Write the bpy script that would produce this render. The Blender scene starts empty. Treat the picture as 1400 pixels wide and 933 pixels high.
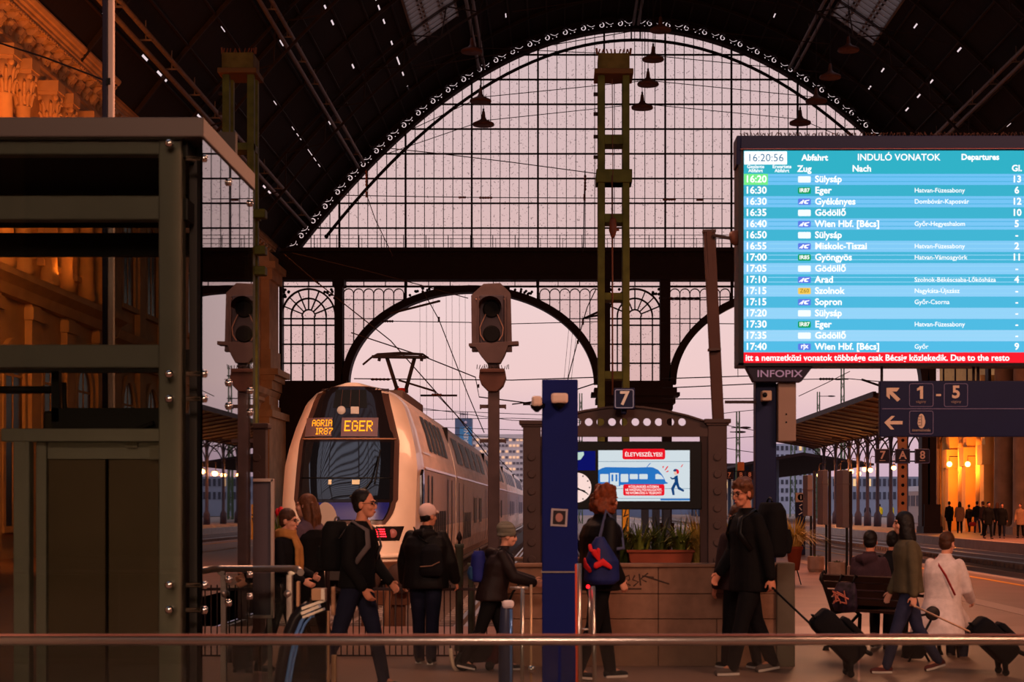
import bpy, math, random
from mathutils import Vector, Matrix, noise
sc = bpy.context.scene
COL = sc.collection
R = math.radians
PI = math.pi
# ------------------------------------------------------------------ camera
F, VX, VY, CH = 2400.0, 765.0, 692.0, 1.62      # focal length in px, vanishing point px, eye height
cam_d = bpy.data.cameras.new('camera')
cam_d.sensor_width = 36.0
cam_d.lens = 36.0 * F / 1400.0
cam_d.shift_x = -(VX - 700.0) / 1400.0
cam_d.shift_y = (VY - 466.5) / 1400.0
cam_d.clip_end = 3000
cam_d.dof.use_dof = True
cam_d.dof.focus_distance = 45.0
cam_d.dof.aperture_fstop = 4.2
cam = bpy.data.objects.new('camera', cam_d)
cam.location = (0, 0, CH)
cam.rotation_euler = (R(90), 0, 0)
COL.objects.link(cam)
sc.camera = cam
# ------------------------------------------------------------------ exposure
sc.view_settings.view_transform = 'Standard'
sc.view_settings.look = 'None'
sc.view_settings.exposure = 0.0
sc.view_settings.gamma = 1.0
sc.view_settings.use_curve_mapping = False
sc.cycles.use_denoising = True
sc.cycles.max_bounces = 8
sc.cycles.transparent_max_bounces = 24
sc.cycles.sample_clamp_indirect = 4.0

def lin(c):
    return tuple(((v/255.0)/12.92 if v/255.0 <= 0.04045 else ((v/255.0+0.055)/1.055)**2.4) for v in c)
# ------------------------------------------------------------------ dusk sky
wd = bpy.data.worlds.new('dusk_sky')
sc.world = wd
wd.use_nodes = True
nt = wd.node_tree
nt.nodes.clear()
wo = nt.nodes.new('ShaderNodeOutputWorld')
bg = nt.nodes.new('ShaderNodeBackground')
tc = nt.nodes.new('ShaderNodeTexCoord')
sx = nt.nodes.new('ShaderNodeSeparateXYZ')
cr = nt.nodes.new('ShaderNodeValToRGB')
nt.links.new(tc.outputs['Generated'], sx.inputs[0])
nt.links.new(sx.outputs['Z'], cr.inputs[0])
nt.links.new(cr.outputs[0], bg.inputs[0])
nt.links.new(bg.outputs[0], wo.inputs[0])
er = cr.color_ramp
for i, (p, c) in enumerate([(0.0, (196, 166, 188)), (0.03, (212, 178, 192)), (0.07, (240, 204, 202)), (0.16, (240, 212, 212)), (0.4, (225, 214, 224)), (1.0, (170, 180, 210))]):
    e = er.elements[i] if i < 2 else er.elements.new(p)
    e.position = p
    e.color = lin(c) + (1,)
bg.inputs[1].default_value = 1.0

def lamp(name, kind, loc, target, energy, col, size=1.0, sizey=None, angle=None):
    l = bpy.data.lights.new(name, kind)
    l.energy = energy
    l.color = lin(col)
    if kind == 'AREA':
        l.size = size
        if sizey:
            l.shape = 'RECTANGLE'
            l.size_y = sizey
    else:
        l.shadow_soft_size = size
    if kind == 'SPOT':
        l.spot_size = R(angle or 60)
        l.spot_blend = 0.6
    o = bpy.data.objects.new(name, l)
    o.location = loc
    if target is not None:
        o.rotation_euler = (Vector(target) - Vector(loc)).to_track_quat('-Z', 'Y').to_euler()
    COL.objects.link(o)
    return o
# warm lamps of the concourse behind and above the viewpoint, and the floodlights of the side building
ORANGE = (255, 206, 182)
lamp('concourse_lamp', 'AREA', (-1, -6, 9.5), (-1, 22, 1), 1500, ORANGE, 6, 2)
lamp('concourse_lamp', 'AREA', (10, 6, 11.0), (9, 30, 0), 1700, (255, 182, 146), 5, 2)
lamp('train_hall_lamp', 'SPOT', (-2.5, 18, 11), (-4.4, 38, 2.0), 17000, (255, 196, 160), 1.6, angle=34)
lamp('facade_floodlight', 'AREA', (-15.4, 51.5, 9.2), (-16.8, 52.5, 16), 130, (255, 126, 42), 2.6, .3)
lamp('facade_floodlight', 'AREA', (-15.4, 58, 9.2), (-16.8, 59, 16), 130, (255, 126, 42), 2.6, .3)
lamp('facade_floodlight', 'AREA', (-13.5, 44, 9.0), (-17.2, 50, 6), 1700, (255, 136, 54), 2.0, 1.0)
lamp('platform_lamp', 'AREA', (-2, 21.5, 8.5), (-2, 22, 0), 420, (255, 176, 136), 3, 3)
lamp('kiosk_lamp', 'SPOT', (-4.2, 2.5, 2.4), (-3.3, 13.5, 0.4), 1000, (255, 200, 160), 0.3, angle=24)  # unseen low spot, added to brighten the lower front of the lift
lamp('platform_lamp', 'AREA', (23, 80, 8), (21, 84, 0), 1900, (255, 158, 112), 2.5, 8)
lamp('platform_lamp', 'AREA', (8, 44, 10), (8, 40, 0), 1500, (255, 164, 122), 3, 8)
# ------------------------------------------------------------------ materials
_mats = {}
def M(name, rgb, rough=0.6, metal=0.0, var=0.0, scale=4.0, bump=0.0, spec=0.2, coat=0.0, vec=None):
    if name in _mats: return _mats[name]
    m = bpy.data.materials.new(name)
    m.use_nodes = True
    t = m.node_tree
    b = t.nodes['Principled BSDF']
    c = lin(rgb)
    b.inputs['Base Color'].default_value = c + (1,)
    b.inputs['Roughness'].default_value = rough
    b.inputs['Metallic'].default_value = metal
    b.inputs['Specular IOR Level'].default_value = spec
    b.inputs['Coat Weight'].default_value = coat
    if var or bump:
        g = t.nodes.new('ShaderNodeTexCoord')
        n = t.nodes.new('ShaderNodeTexNoise')
        n.inputs['Scale'].default_value = scale
        n.inputs['Detail'].default_value = 5
        src = g.outputs['Object']
        if vec:
            mp = t.nodes.new('ShaderNodeMapping')
            mp.inputs['Scale'].default_value = vec
            t.links.new(src, mp.inputs[0])
            src = mp.outputs[0]
        t.links.new(src, n.inputs['Vector'])
        if var:
            r = t.nodes.new('ShaderNodeValToRGB')
            r.color_ramp.elements[0].position = 0.3
            r.color_ramp.elements[1].position = 0.7
            r.color_ramp.elements[0].color = tuple(v*(1-var) for v in c) + (1,)
            r.color_ramp.elements[1].color = tuple(min(1, v*(1+var)) for v in c) + (1,)
            t.links.new(n.outputs['Fac'], r.inputs[0])
            t.links.new(r.outputs[0], b.inputs['Base Color'])
        if bump:
            bp = t.nodes.new('ShaderNodeBump')
            bp.inputs['Strength'].default_value = bump
            bp.inputs['Distance'].default_value = 0.02
            t.links.new(n.outputs['Fac'], bp.inputs['Height'])
            t.links.new(bp.outputs[0], b.inputs['Normal'])
    _mats[name] = m
    return m
def E(name, rgb, strength=1.0):
    if name in _mats: return _mats[name]
    m = bpy.data.materials.new(name)
    m.use_nodes = True
    t = m.node_tree
    t.nodes.clear()
    o = t.nodes.new('ShaderNodeOutputMaterial')
    e = t.nodes.new('ShaderNodeEmission')
    e.inputs[0].default_value = lin(rgb) + (1,)
    e.inputs[1].default_value = strength
    t.links.new(e.outputs[0], o.inputs[0])
    _mats[name] = m
    return m
def GLASS(name, tint=(240, 240, 240), refl=0.06, rough=0.02, dirt=0.0, dscale=8.0, f90=1.0):
    if name in _mats: return _mats[name]
    m = bpy.data.materials.new(name)
    m.use_nodes = True
    t = m.node_tree
    t.nodes.clear()
    o = t.nodes.new('ShaderNodeOutputMaterial')
    tr = t.nodes.new('ShaderNodeBsdfTransparent')
    gl = t.nodes.new('ShaderNodeBsdfGlossy')
    mx = t.nodes.new('ShaderNodeMixShader')
    fr = t.nodes.new('ShaderNodeFresnel')
    fr.inputs[0].default_value = 1.52
    mul = t.nodes.new('ShaderNodeMath'); mul.operation = 'MULTIPLY'; mul.inputs[1].default_value = f90; mul.use_clamp = True
    t.links.new(fr.outputs[0], mul.inputs[0])
    gl.inputs['Roughness'].default_value = rough
    tr.inputs[0].default_value = lin(tint) + (1,)
    t.links.new(mul.outputs[0], mx.inputs[0])
    t.links.new(tr.outputs[0], mx.inputs[1])
    t.links.new(gl.outputs[0], mx.inputs[2])
    out = mx.outputs[0]
    if dirt:
        df = t.nodes.new('ShaderNodeBsdfDiffuse')
        df.inputs[0].default_value = (0.02, 0.015, 0.012, 1)
        g = t.nodes.new('ShaderNodeTexCoord')
        n = t.nodes.new('ShaderNodeTexNoise')
        n.inputs['Scale'].default_value = dscale
        n.inputs['Detail'].default_value = 6
        r = t.nodes.new('ShaderNodeValToRGB')
        r.color_ramp.elements[0].position = 0.62
        r.color_ramp.elements[0].color = (0, 0, 0, 1)
        r.color_ramp.elements[1].position = 0.68
        r.color_ramp.elements[1].color = (dirt, dirt, dirt, 1)
        m2 = t.nodes.new('ShaderNodeMixShader')
        t.links.new(g.outputs['Object'], n.inputs['Vector'])
        t.links.new(n.outputs['Fac'], r.inputs[0])
        t.links.new(r.outputs[0], m2.inputs[0])
        t.links.new(out, m2.inputs[1])
        t.links.new(df.outputs[0], m2.inputs[2])
        out = m2.outputs[0]
    t.links.new(out, o.inputs[0])
    _mats[name] = m
    return m
# ------------------------------------------------------------------ helpers
def P(px, py, d):                      # where the ray through a photograph pixel meets depth d
    return Vector(((px-VX)/F*d, d, CH + (VY-py)/F*d))
def PX(px, d): return (px-VX)/F*d
def PZ(py, d): return CH + (VY-py)/F*d

ORG = {}                               # world origin of every object that parents others
class MB:
    """collects geometry for one mesh object"""
    def __init__(s):
        s.v = []; s.f = []; s.mi = []; s.sm = []; s.m = 0; s.M = None
    def add(s, vs, fs, smooth=False, m=None):
        b = len(s.v)
        if s.M is not None: vs = [s.M @ Vector(v) for v in vs]
        s.v += [tuple(v) for v in vs]
        for f in fs:
            s.f.append(tuple(i+b for i in f)); s.mi.append(s.m if m is None else m); s.sm.append(smooth)
        return s
    def box(s, x0, x1, y0, y1, z0, z1, m=None):
        v = [(x, y, z) for z in (z0, z1) for y in (y0, y1) for x in (x0, x1)]
        return s.add(v, [(0, 2, 3, 1), (4, 5, 7, 6), (0, 1, 5, 4), (2, 6, 7, 3), (0, 4, 6, 2), (1, 3, 7, 5)], m=m)
    def bar(s, p0, p1, w, t, m=None, up=(0, 1, 0)):
        """square bar between two points: width w across, thickness t along `up`"""
        p0, p1 = Vector(p0), Vector(p1)
        d = (p1-p0)
        if d.length < 1e-6: return s
        d.normalize()
        u = Vector(up)
        u = (u - d*u.dot(d))
        if u.length < 1e-4: u = Vector((1, 0, 0)) - d*d.x
        u.normalize()
        c = d.cross(u)
        v = []
        for p in (p0, p1):
            for a, b in ((-1, -1), (1, -1), (1, 1), (-1, 1)):
                v.append(p + c*a*w/2 + u*b*t/2)
        return s.add(v, [(3, 2, 1, 0), (4, 5, 6, 7), (0, 1, 5, 4), (1, 2, 6, 5), (2, 3, 7, 6), (3, 0, 4, 7)], m=m)
    def tube(s, pts, r, seg=8, caps=True, m=None, flat=1.0, ref=None):
        pts = [Vector(p) for p in pts]
        rs = r if isinstance(r, (list, tuple)) else [r]*len(pts)
        n = len(pts)
        vs = []; prev = Vector(ref) if ref is not None else None
        for i in range(n):
            t = (pts[min(i+1, n-1)] - pts[max(i-1, 0)])
            if t.length < 1e-9: t = Vector((0, 0, 1))
            t.normalize()
            if prev is None: prev = Vector((0, 1, 0)) if abs(t.y) < 0.9 else Vector((1, 0, 0))
            u = prev - t*prev.dot(t)
            if u.length < 1e-5: u = t.orthogonal()
            u.normalize(); prev = u
            w = t.cross(u)
            for k in range(seg):
                a = 2*PI*k/seg
                vs.append(pts[i] + u*math.cos(a)*rs[i]*flat + w*math.sin(a)*rs[i])
        fs = []
        for i in range(n-1):
            for k in range(seg):
                k2 = (k+1) % seg
                fs.append((i*seg+k, i*seg+k2, (i+1)*seg+k2, (i+1)*seg+k))
        s.add(vs, fs, smooth=seg > 5, m=m)
        if caps:
            b = len(s.v) - len(vs)
            s.f.append(tuple(b+k for k in reversed(range(seg)))); s.mi.append(s.m if m is None else m); s.sm.append(False)
            s.f.append(tuple(b+(n-1)*seg+k for k in range(seg))); s.mi.append(s.m if m is None else m); s.sm.append(False)
        return s
    def limb(s, pts, rs, seg=12, flat=1.0, ref=None):
        """tube with rounded ends"""
        pts = [Vector(p) for p in pts]; rs = list(rs)
        d0 = (pts[0]-pts[1]).normalized(); d1 = (pts[-1]-pts[-2]).normalized()
        a = [(pts[0]+d0*rs[0]*k, rs[0]*q) for k, q in ((0.95, 0.3), (0.7, 0.71), (0.35, 0.93))]
        b = [(pts[-1]+d1*rs[-1]*k, rs[-1]*q) for k, q in ((0.35, 0.93), (0.7, 0.71), (0.95, 0.3))]
        return s.tube([p for p, _ in a]+pts+[p for p, _ in b], [q for _, q in a]+rs+[q for _, q in b], seg, flat=flat, ref=ref)
    def ell(s, c, r, rot=None, seg=16, rings=10, m=None):
        c = Vector(c)
        vs = []; fs = []
        for i in range(1, rings):
            th = PI*i/rings
            for k in range(seg):
                a = 2*PI*k/seg
                p = Vector((r[0]*math.sin(th)*math.cos(a), r[1]*math.sin(th)*math.sin(a), r[2]*math.cos(th)))
                vs.append(c + (rot @ p if rot is not None else p))
        top, bot = Vector((0, 0, r[2])), Vector((0, 0, -r[2]))
        vs.append(c + (rot @ top if rot is not None else top)); vs.append(c + (rot @ bot if rot is not None else bot))
        it, ib = len(vs)-2, len(vs)-1
        for k in range(seg):
            k2 = (k+1) % seg
            fs.append((it, k, k2))
            for i in range(rings-2):
                fs.append((i*seg+k, (i+1)*seg+k, (i+1)*seg+k2, i*seg+k2))
            fs.append(((rings-2)*seg+k, ib, (rings-2)*seg+k2))
        return s.add(vs, fs, True, m)
    def lathe(s, c, prof, seg=20, axis='z', m=None, smooth=True):
        c = Vector(c); vs = []; fs = []; n = len(prof)
        for r_, h in prof:
            for k in range(seg):
                a = 2*PI*k/seg
                if axis == 'z': q = Vector((r_*math.cos(a), r_*math.sin(a), h))
                elif axis == 'y': q = Vector((r_*math.cos(a), h, r_*math.sin(a)))
                else: q = Vector((h, r_*math.cos(a), r_*math.sin(a)))
                vs.append(c+q)
        for i in range(n-1):
            for k in range(seg):
                k2 = (k+1) % seg
                fs.append((i*seg+k, i*seg+k2, (i+1)*seg+k2, (i+1)*seg+k))
        fs.append(tuple(reversed(range(seg)))); fs.append(tuple((n-1)*seg+k for k in range(seg)))
        return s.add(vs, fs, smooth, m)
    def prism(s, poly, a0, a1, plane='xz', m=None):
        """closed polygon in a plane, extruded along the remaining axis from a0 to a1"""
        n = len(poly)
        def q(p, a):
            return {'xz': (p[0], a, p[1]), 'yz': (a, p[0], p[1]), 'xy': (p[0], p[1], a)}[plane]
        vs = [q(p, a0) for p in poly] + [q(p, a1) for p in poly]
        fs = [tuple(range(n)), tuple(reversed(range(n, 2*n)))]
        for k in range(n):
            k2 = (k+1) % n
            fs.append((k, k+n, k2+n, k2))
        return s.add(vs, fs, m=m)
    def band(s, A, B, y0, y1, m=None):
        """strip between two curves given in (x, z), extruded in y"""
        n = len(A)
        vs = []
        for y in (y0, y1):
            vs += [(p[0], y, p[1]) for p in A] + [(p[0], y, p[1]) for p in B]
        fs = []
        for i in range(n-1):
            fs.append((i, i+1, n+i+1, n+i))
            fs.append((2*n+i, 3*n+i, 3*n+i+1, 2*n+i+1))
            fs.append((i, 2*n+i, 2*n+i+1, i+1))
            fs.append((n+i, n+i+1, 3*n+i+1, 3*n+i))
        fs.append((0, n, 3*n, 2*n)); fs.append((n-1, 3*n-1, 4*n-1, 2*n-1))
        return s.add(vs, fs, m=m)
    def text(s, txt, x, y, z, size, m=None, align='CENTER', bold=0.0, rot=0.0, depth=0.0, sx=1.0):
        vs, fs = text_geo(txt, align, bold, depth/size if size else 0)
        c, sn = math.cos(rot), math.sin(rot)
        out = []
        for a, b, h in vs:
            a2, b2 = a*size*sx, b*size
            out.append((x + a2*c - b2*sn, y - h*size, z + a2*sn + b2*c))
        return s.add(out, fs, m=m)
    def build(s, name, mats, parent=None, bevel=0.0, origin=None, link=True):
        if not isinstance(mats, (list, tuple)): mats = [mats]
        if parent is not None:
            og = ORG.get(parent.name, Vector((0, 0, 0)))
        elif origin is not None: og = Vector(origin)
        else:
            xs = [v[0] for v in s.v]; ys = [v[1] for v in s.v]; zs = [v[2] for v in s.v]
            og = Vector(((min(xs)+max(xs))/2, (min(ys)+max(ys))/2, min(zs)))
        me = bpy.data.meshes.new(name)
        me.from_pydata([(v[0]-og.x, v[1]-og.y, v[2]-og.z) for v in s.v], [], s.f)
        for mt in mats: me.materials.append(mt)
        me.polygons.foreach_set('material_index', s.mi)
        me.polygons.foreach_set('use_smooth', s.sm)
        me.update()
        o = bpy.data.objects.new(name, me)
        COL.objects.link(o)
        if parent is not None: o.parent = parent
        else: o.location = og
        ORG[o.name] = og
        if bevel:
            bm_ = o.modifiers.new('edge', 'BEVEL'); bm_.width = bevel; bm_.segments = 2; bm_.limit_method = 'ANGLE'
        return o
_tcache = {}
def text_geo(txt, align, bold, depth):
    k = (txt, align, bold, depth)
    if k in _tcache: return _tcache[k]
    cu = bpy.data.curves.new('t', 'FONT')
    cu.body = txt; cu.size = 1.0; cu.align_x = align; cu.align_y = 'CENTER'; cu.offset = bold; cu.resolution_u = 3
    if depth: cu.extrude = depth
    o = bpy.data.objects.new('t', cu)
    COL.objects.link(o)
    dg = bpy.context.evaluated_depsgraph_get()
    me = bpy.data.meshes.new_from_object(o.evaluated_get(dg))
    g = ([tuple(v.co) for v in me.vertices], [tuple(p.vertices) for p in me.polygons])
    bpy.data.objects.remove(o); bpy.data.curves.remove(cu); bpy.data.meshes.remove(me)
    _tcache[k] = g
    return g
def tag(o, label=None, cat=None, group=None, kind=None):
    if label: o['label'] = label
    if cat: o['category'] = cat
    if group: o['group'] = group
    if kind: o['kind'] = kind
    return o
def thing(name, label, cat, loc=(0, 0, 0), rotz=0.0, group=None, kind=None, local=False):
    o = bpy.data.objects.new(name, None)
    o.empty_display_size = 0.2
    COL.objects.link(o)
    o.location = loc; o.rotation_euler = (0, 0, rotz)
    ORG[o.name] = Vector((0, 0, 0)) if local else Vector(loc)
    return tag(o, label, cat, group, kind)
def struct(o, label=None):
    o['kind'] = 'structure'
    if label: o['label'] = label
    o['category'] = o.name.split('.')[0].split('_')[0]
    return o
def copy_tree(o, loc, rotz=None, label=None):
    r = o.copy(); COL.objects.link(r); r.location = loc
    if rotz is not None: r.rotation_euler = (0, 0, rotz)
    if label: r['label'] = label
    for ch in list(o.children):
        c = ch.copy(); COL.objects.link(c); c.parent = r
        for g in list(ch.children):
            d = g.copy(); COL.objects.link(d); d.parent = c
    return r
def remesh(mb, voxel, smooth=3, fac=0.5):
    """the union of the collected closed shapes as one continuous skin; returns a new MB"""
    me = bpy.data.meshes.new('r'); me.from_pydata(mb.v, [], mb.f); me.update()
    o = bpy.data.objects.new('r', me); COL.objects.link(o)
    a = o.modifiers.new('a', 'REMESH'); a.mode = 'VOXEL'; a.voxel_size = voxel; a.adaptivity = 0.0
    if smooth:
        b = o.modifiers.new('b', 'SMOOTH'); b.iterations = smooth; b.factor = fac
    dg = bpy.context.evaluated_depsgraph_get()
    m2 = bpy.data.meshes.new_from_object(o.evaluated_get(dg))
    r = MB()
    r.add([tuple(v.co) for v in m2.vertices], [tuple(p.vertices) for p in m2.polygons], True)
    bpy.data.objects.remove(o); bpy.data.meshes.remove(me); bpy.data.meshes.remove(m2)
    return r
rnd = random.Random(7)
# palette
STEEL_D = M('iron_dark', (52, 38, 38), 0.6, 0.3, 0.15, 2.0)
IRON_BR = M('iron_brown_paint', (74, 56, 53), 0.55, 0.1, 0.15, 3.0, 0.05)
SIGNAL_P = M('signal_paint', (80, 64, 65), 0.6, 0.1, 0.2, 4.0, 0.1)
GREEN_P = M('mast_green_paint', (92, 96, 40), 0.6, 0.1, 0.3, 2.5, 0.1)
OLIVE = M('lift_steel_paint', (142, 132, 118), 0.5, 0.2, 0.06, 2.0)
STAIN = M('stainless_steel', (190, 178, 168), 0.28, 0.9, 0.05, 20.0)
CHROME = M('polished_steel', (220, 215, 210), 0.12, 1.0)
BLACK = M('black_plastic', (8, 7, 8), 0.45)
NAVY = M('navy_paint', (6, 22, 96), 0.7, 0.0, 0.08, 3.0)
NAVY_D = M('navy_sign_paint', (15, 22, 62), 0.5, 0.0, 0.05, 3.0)
WIREM = M('wire_metal', (48, 38, 40), 0.6, 0.3)
INSUL = M('insulator_ceramic', (110, 66, 54), 0.4)
STONE = M('facade_stone', (196, 160, 124), 0.8, 0.0, 0.18, 1.2, 0.15)
STONE_D = M('pier_stone', (150, 122, 104), 0.8, 0.0, 0.2, 1.5, 0.15)
CONC = M('concrete', (168, 142, 124), 0.85, 0.0, 0.15, 6.0, 0.2)
PLANTER = M('planter_stone', (138, 102, 82), 0.75, 0.0, 0.14, 9.0, 0.15)
WHITE_P = M('white_paint', (214, 204, 198), 0.5, 0.0, 0.05, 3.0)
SIGNW = M('sign_white', (232, 224, 214), 0.5)
# ------------------------------------------------------------------ ground
FLOORM = M('concourse_asphalt', (138, 104, 90), 0.48, 0.0, 0.12, 0.8, 0.03)
PLATM = M('platform_asphalt', (132, 100, 88), 0.55, 0.0, 0.14, 0.9, 0.05)
EDGEM = M('platform_edge_stone', (172, 146, 134), 0.7, 0.0, 0.12, 1.5, 0.1)
BALLM = M('ballast', (92, 74, 66), 0.95, 0.0, 0.35, 7.0, 0.6)
m = MB()
m.box(-40, 45, -30, 20, -0.6, 0)
m.box(-40, 10.2, 20, 23.6, -0.6, 0)
m.box(19.8, 45, 20, 23.6, -0.6, 0)
struct(m.build('floor', FLOORM))
m = MB(); m.box(0.9, 9.9, 23.6, 300, -0.6, 0); m.box(9.9, 10.2, 23.6, 300, -0.6, 0.0, 1); m.box(0.9, 1.2, 23.6, 300, -0.6, 0.002, 1)
struct(m.build('platform', [PLATM, EDGEM]), 'dark asphalt platform in the middle with a yellow safety line')
m = MB(); m.box(20.15, 45, 23.6, 420, -0.6, 0); m.box(19.8, 20.15, 23.6, 420, -0.6, 0.0, 1)
struct(m.build('platform', [PLATM, EDGEM]), 'raised platform with a pale stone edge where the distant crowd walks')
m = MB(); m.box(-18, -6.35, 23.6, 300, -0.6, 0)
struct(m.build('platform', [PLATM]), 'platform beside the left flank of the train')
m = MB(); m.box(-6.35, 0.9, 23.6, 900, -0.9, -0.62); m.box(10.2, 19.8, 20, 900, -0.9, -0.62); m.box(-150, -18, 100, 900, -0.9, -0.66); m.box(45, 260, 100, 900, -0.9, -0.66)
m.box(-18, 45, 420, 900, -0.9, -0.64)
struct(m.build('ground', BALLM))
m = MB(); m.box(9.32, 9.48, 20.5, 300, 0.0, 0.006)
struct(m.build('trim_1', M('safety_line_yellow', (224, 150, 40), 0.6)), 'yellow safety line along the platform edge')
m = MB(); m.box(6.85, 7.25, 20.5, 300, 0.0, 0.006)
struct(m.build('trim_2', M('guide_strip', (176, 148, 132), 0.7)), 'pale guide strip set in the asphalt')
# ------------------------------------------------------------------ tracks
RAILM = M('rail_steel', (150, 134, 126), 0.35, 0.8)
SLEEP = M('sleeper_concrete', (128, 110, 104), 0.9, 0, 0.2, 4)
def track(xc, y0, y1, label):
    t = thing('railway_track', label, 'track', (xc, y0, -0.62), group='tracks leading out of the hall')
    for s_ in (-1, 1):
        m = MB(); x = xc + s_*0.75
        m.prism([(x-.07, -.46), (x+.07, -.46), (x+.012, -.43), (x+.012, -.34), (x+.036, -.33), (x+.036, -.29), (x-.036, -.29), (x-.036, -.33), (x-.012, -.34), (x-.012, -.43)], y0, y1)
        m.build('rail', RAILM, t)
    m = MB(); y = y0+0.3
    while y < y1:
        m.box(xc-1.25, xc+1.25, y, y+.24, -.62, -.46); y += 0.65 if y < 140 else 2.0
    tag(m.build('sleepers', SLEEP, t), kind='stuff')
track(-4.5, 27, 320, 'railway track under the parked double-deck train')
track(-0.9, 27, 320, 'railway track between the train and the middle platform')
track(12.3, 21, 320, 'railway track next to the yellow safety line')
track(17.4, 21, 320, 'railway track next to the pale far platform edge')
# ------------------------------------------------------------------ roof
def roofz(x): return 30.79 - 13.89*((x-4.5)/20.96)**2
ROOFM = M('roof_boards', (32, 24, 22), 0.85, 0.0, 0.2, 1.2, 0.0, vec=(0.2, 6, 1))
m = MB()
xs = []
slots = [-15.4, -13.4, -12.2, -10.4, -8.6, -3.0, 0.2, 2.6, 6.4, 8.8, 12.0, 17.6, 19.4, 21.2, 22.4]
n = 56
base = [4.5 + 20.98*(-1 + 2*i/n) for i in range(n+1)]
for b in base:
    if all(abs(b-s_) > 0.25 for s_ in slots) and not (-7.6 < b < -5.4) and not (14.4 < b < 16.6): xs.append((b, None))
for s_ in slots: xs += [(s_-.03, 'a'), (s_+.03, None)]
for a_, b_ in ((-7.6, -5.4), (14.4, 16.6)): xs += [(a_, 'sky'), (b_, None)]
xs.sort()
ys = [-30 + 3*i for i in range(int(135/3))] + [105.2]
ysf = sorted(set([y for y in ys if y <= 48] + [48 + 0.8*i for i in range(0, 72)] + [105.2]))
for i in range(len(xs)-1):
    xa, ka = xs[i]; xb = xs[i+1][0]
    if ka == 'a':
        run = 0; k = 0
        yl = ysf if not (-14.2 <= xa < 5.0) else [-30, 8] + [y for y in ysf if y >= 32]
        skip = 8 if -14.2 <= xa < 5.0 else None
        for j in range(len(yl)-1):
            if skip is not None and yl[j] == skip: continue
            if yl[j] >= 48 and rnd.random() < 0.16 and yl[j] < 100: continue
            m.add([(xa, yl[j], roofz(xa)), (xb, yl[j], roofz(xb)), (xb, yl[j+1], roofz(xb)), (xa, yl[j+1], roofz(xa))], [(0, 1, 2, 3)])
    else:
        if ka == 'sky': segs = [(-30, 8), (32, 78), (93, 105.2)] if xa < 0 else [(-30, 78), (93, 105.2)]
        elif -14.2 <= xa < 5.0: segs = [(-30, 8), (32, 40), (40, 105.2)]
        else: segs = [(-30, 40), (40, 105.2)]
        for y0, y1 in segs:
            m.add([(xa, y0, roofz(xa)), (xb, y0, roofz(xb)), (xb, y1, roofz(xb)), (xa, y1, roofz(xa))], [(0, 1, 2, 3)])
m.box(-18.5, 27.5, -31, -30, 0, 31.5)                                # the head building closes the hall behind
struct(m.build('ceiling', ROOFM), 'dark boarded vault of the train hall')
# skylight louvres
for wi, (a_, b_) in enumerate(((-7.6, -5.4), (14.4, 16.6))):
    m = MB(); y = 78.2
    while y < 93:
        m.bar((a_, y, roofz(a_)-.05), (b_, y, roofz(b_)-.05), .34, .06); y += .75
    for f_ in (0.0, 0.33, 0.66, 1.0):
        x = a_+(b_-a_)*f_; m.bar((x, 78, roofz(x)-.1), (x, 93, roofz(x)-.1), .08, .12)
    w = m.build('window_%d' % (wi+5), M('louvre_steel', (120, 112, 108), 0.6))
    struct(w, 'louvred skylight in the vault, %s of the arch crown' % ('left' if wi == 0 else 'right'))
m = MB(); y = 8.3
while y < 32:
    [m.bar((xq, y, roofz(xq)-.05), (xq+3.3, y, roofz(xq+3.3)-.05), .16, .06) for xq in (-14.6, -11.3, -8.0, -4.7, -1.4, 1.9)]; y += .62
for x in (-14.2, -11.8, -9.5, -7.2, -5, -2.8, -.5, 2.2, 5.0): m.bar((x, 8, roofz(x)-.1), (x, 32, roofz(x)-.1), .14, .16)
struct(m.build('window_7', M('louvre_steel', (120, 112, 108), 0.6)), 'long roof light above the concourse, out of the frame')
# ribs and purlins
RIBM = M('roof_iron', (48, 37, 32), 0.7, 0.2, 0.2, 3)
m = MB()
for yb in (100, 92, 84, 76, 68, 60, 52, 44, 31, 26.5, 22, 17.5, 13, 9):
    pts = [Vector((x, yb, roofz(x)-.12)) for x in [4.5+20.9*(-1+2*i/48) for i in range(49)]]
    for a_, b_ in zip(pts, pts[1:]): m.bar(a_, b_, .16, .14)
for yb in (90, 74):
    A = [4.5+20.6*(-1+2*i/40) for i in range(41)]
    lo = []
    for x in A:
        t_ = Vector((1, 0, -2*13.89*(x-4.5)/20.96**2)); t_.normalize(); nn = Vector((t_.z, 0, -t_.x))
        lo.append(Vector((x, yb, roofz(x)))+nn*1.3)
    up = [Vector((x, yb, roofz(x)-.2)) for x in A]
    for i in range(40):
        m.bar(lo[i], lo[i+1], .11, .11); m.bar(up[i], up[i+1], .11, .11)
        m.bar(up[i], lo[i+1], .06, .06) if i % 2 == 0 else m.bar(lo[i], up[i+1], .06, .06)
for i in range(1, 40):
    x = 4.5+20.98*(-1+2*i/40)
    m.bar((x, 40, roofz(x)-.08), (x, 105, roofz(x)-.08), .07, .1)
struct(m.build('ceiling_beam', RIBM), 'iron ribs and purlins under the dark vault')
PIPEM = M('catwalk_tube', (124, 106, 94), 0.55, 0.2, 0.15, 5)
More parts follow.
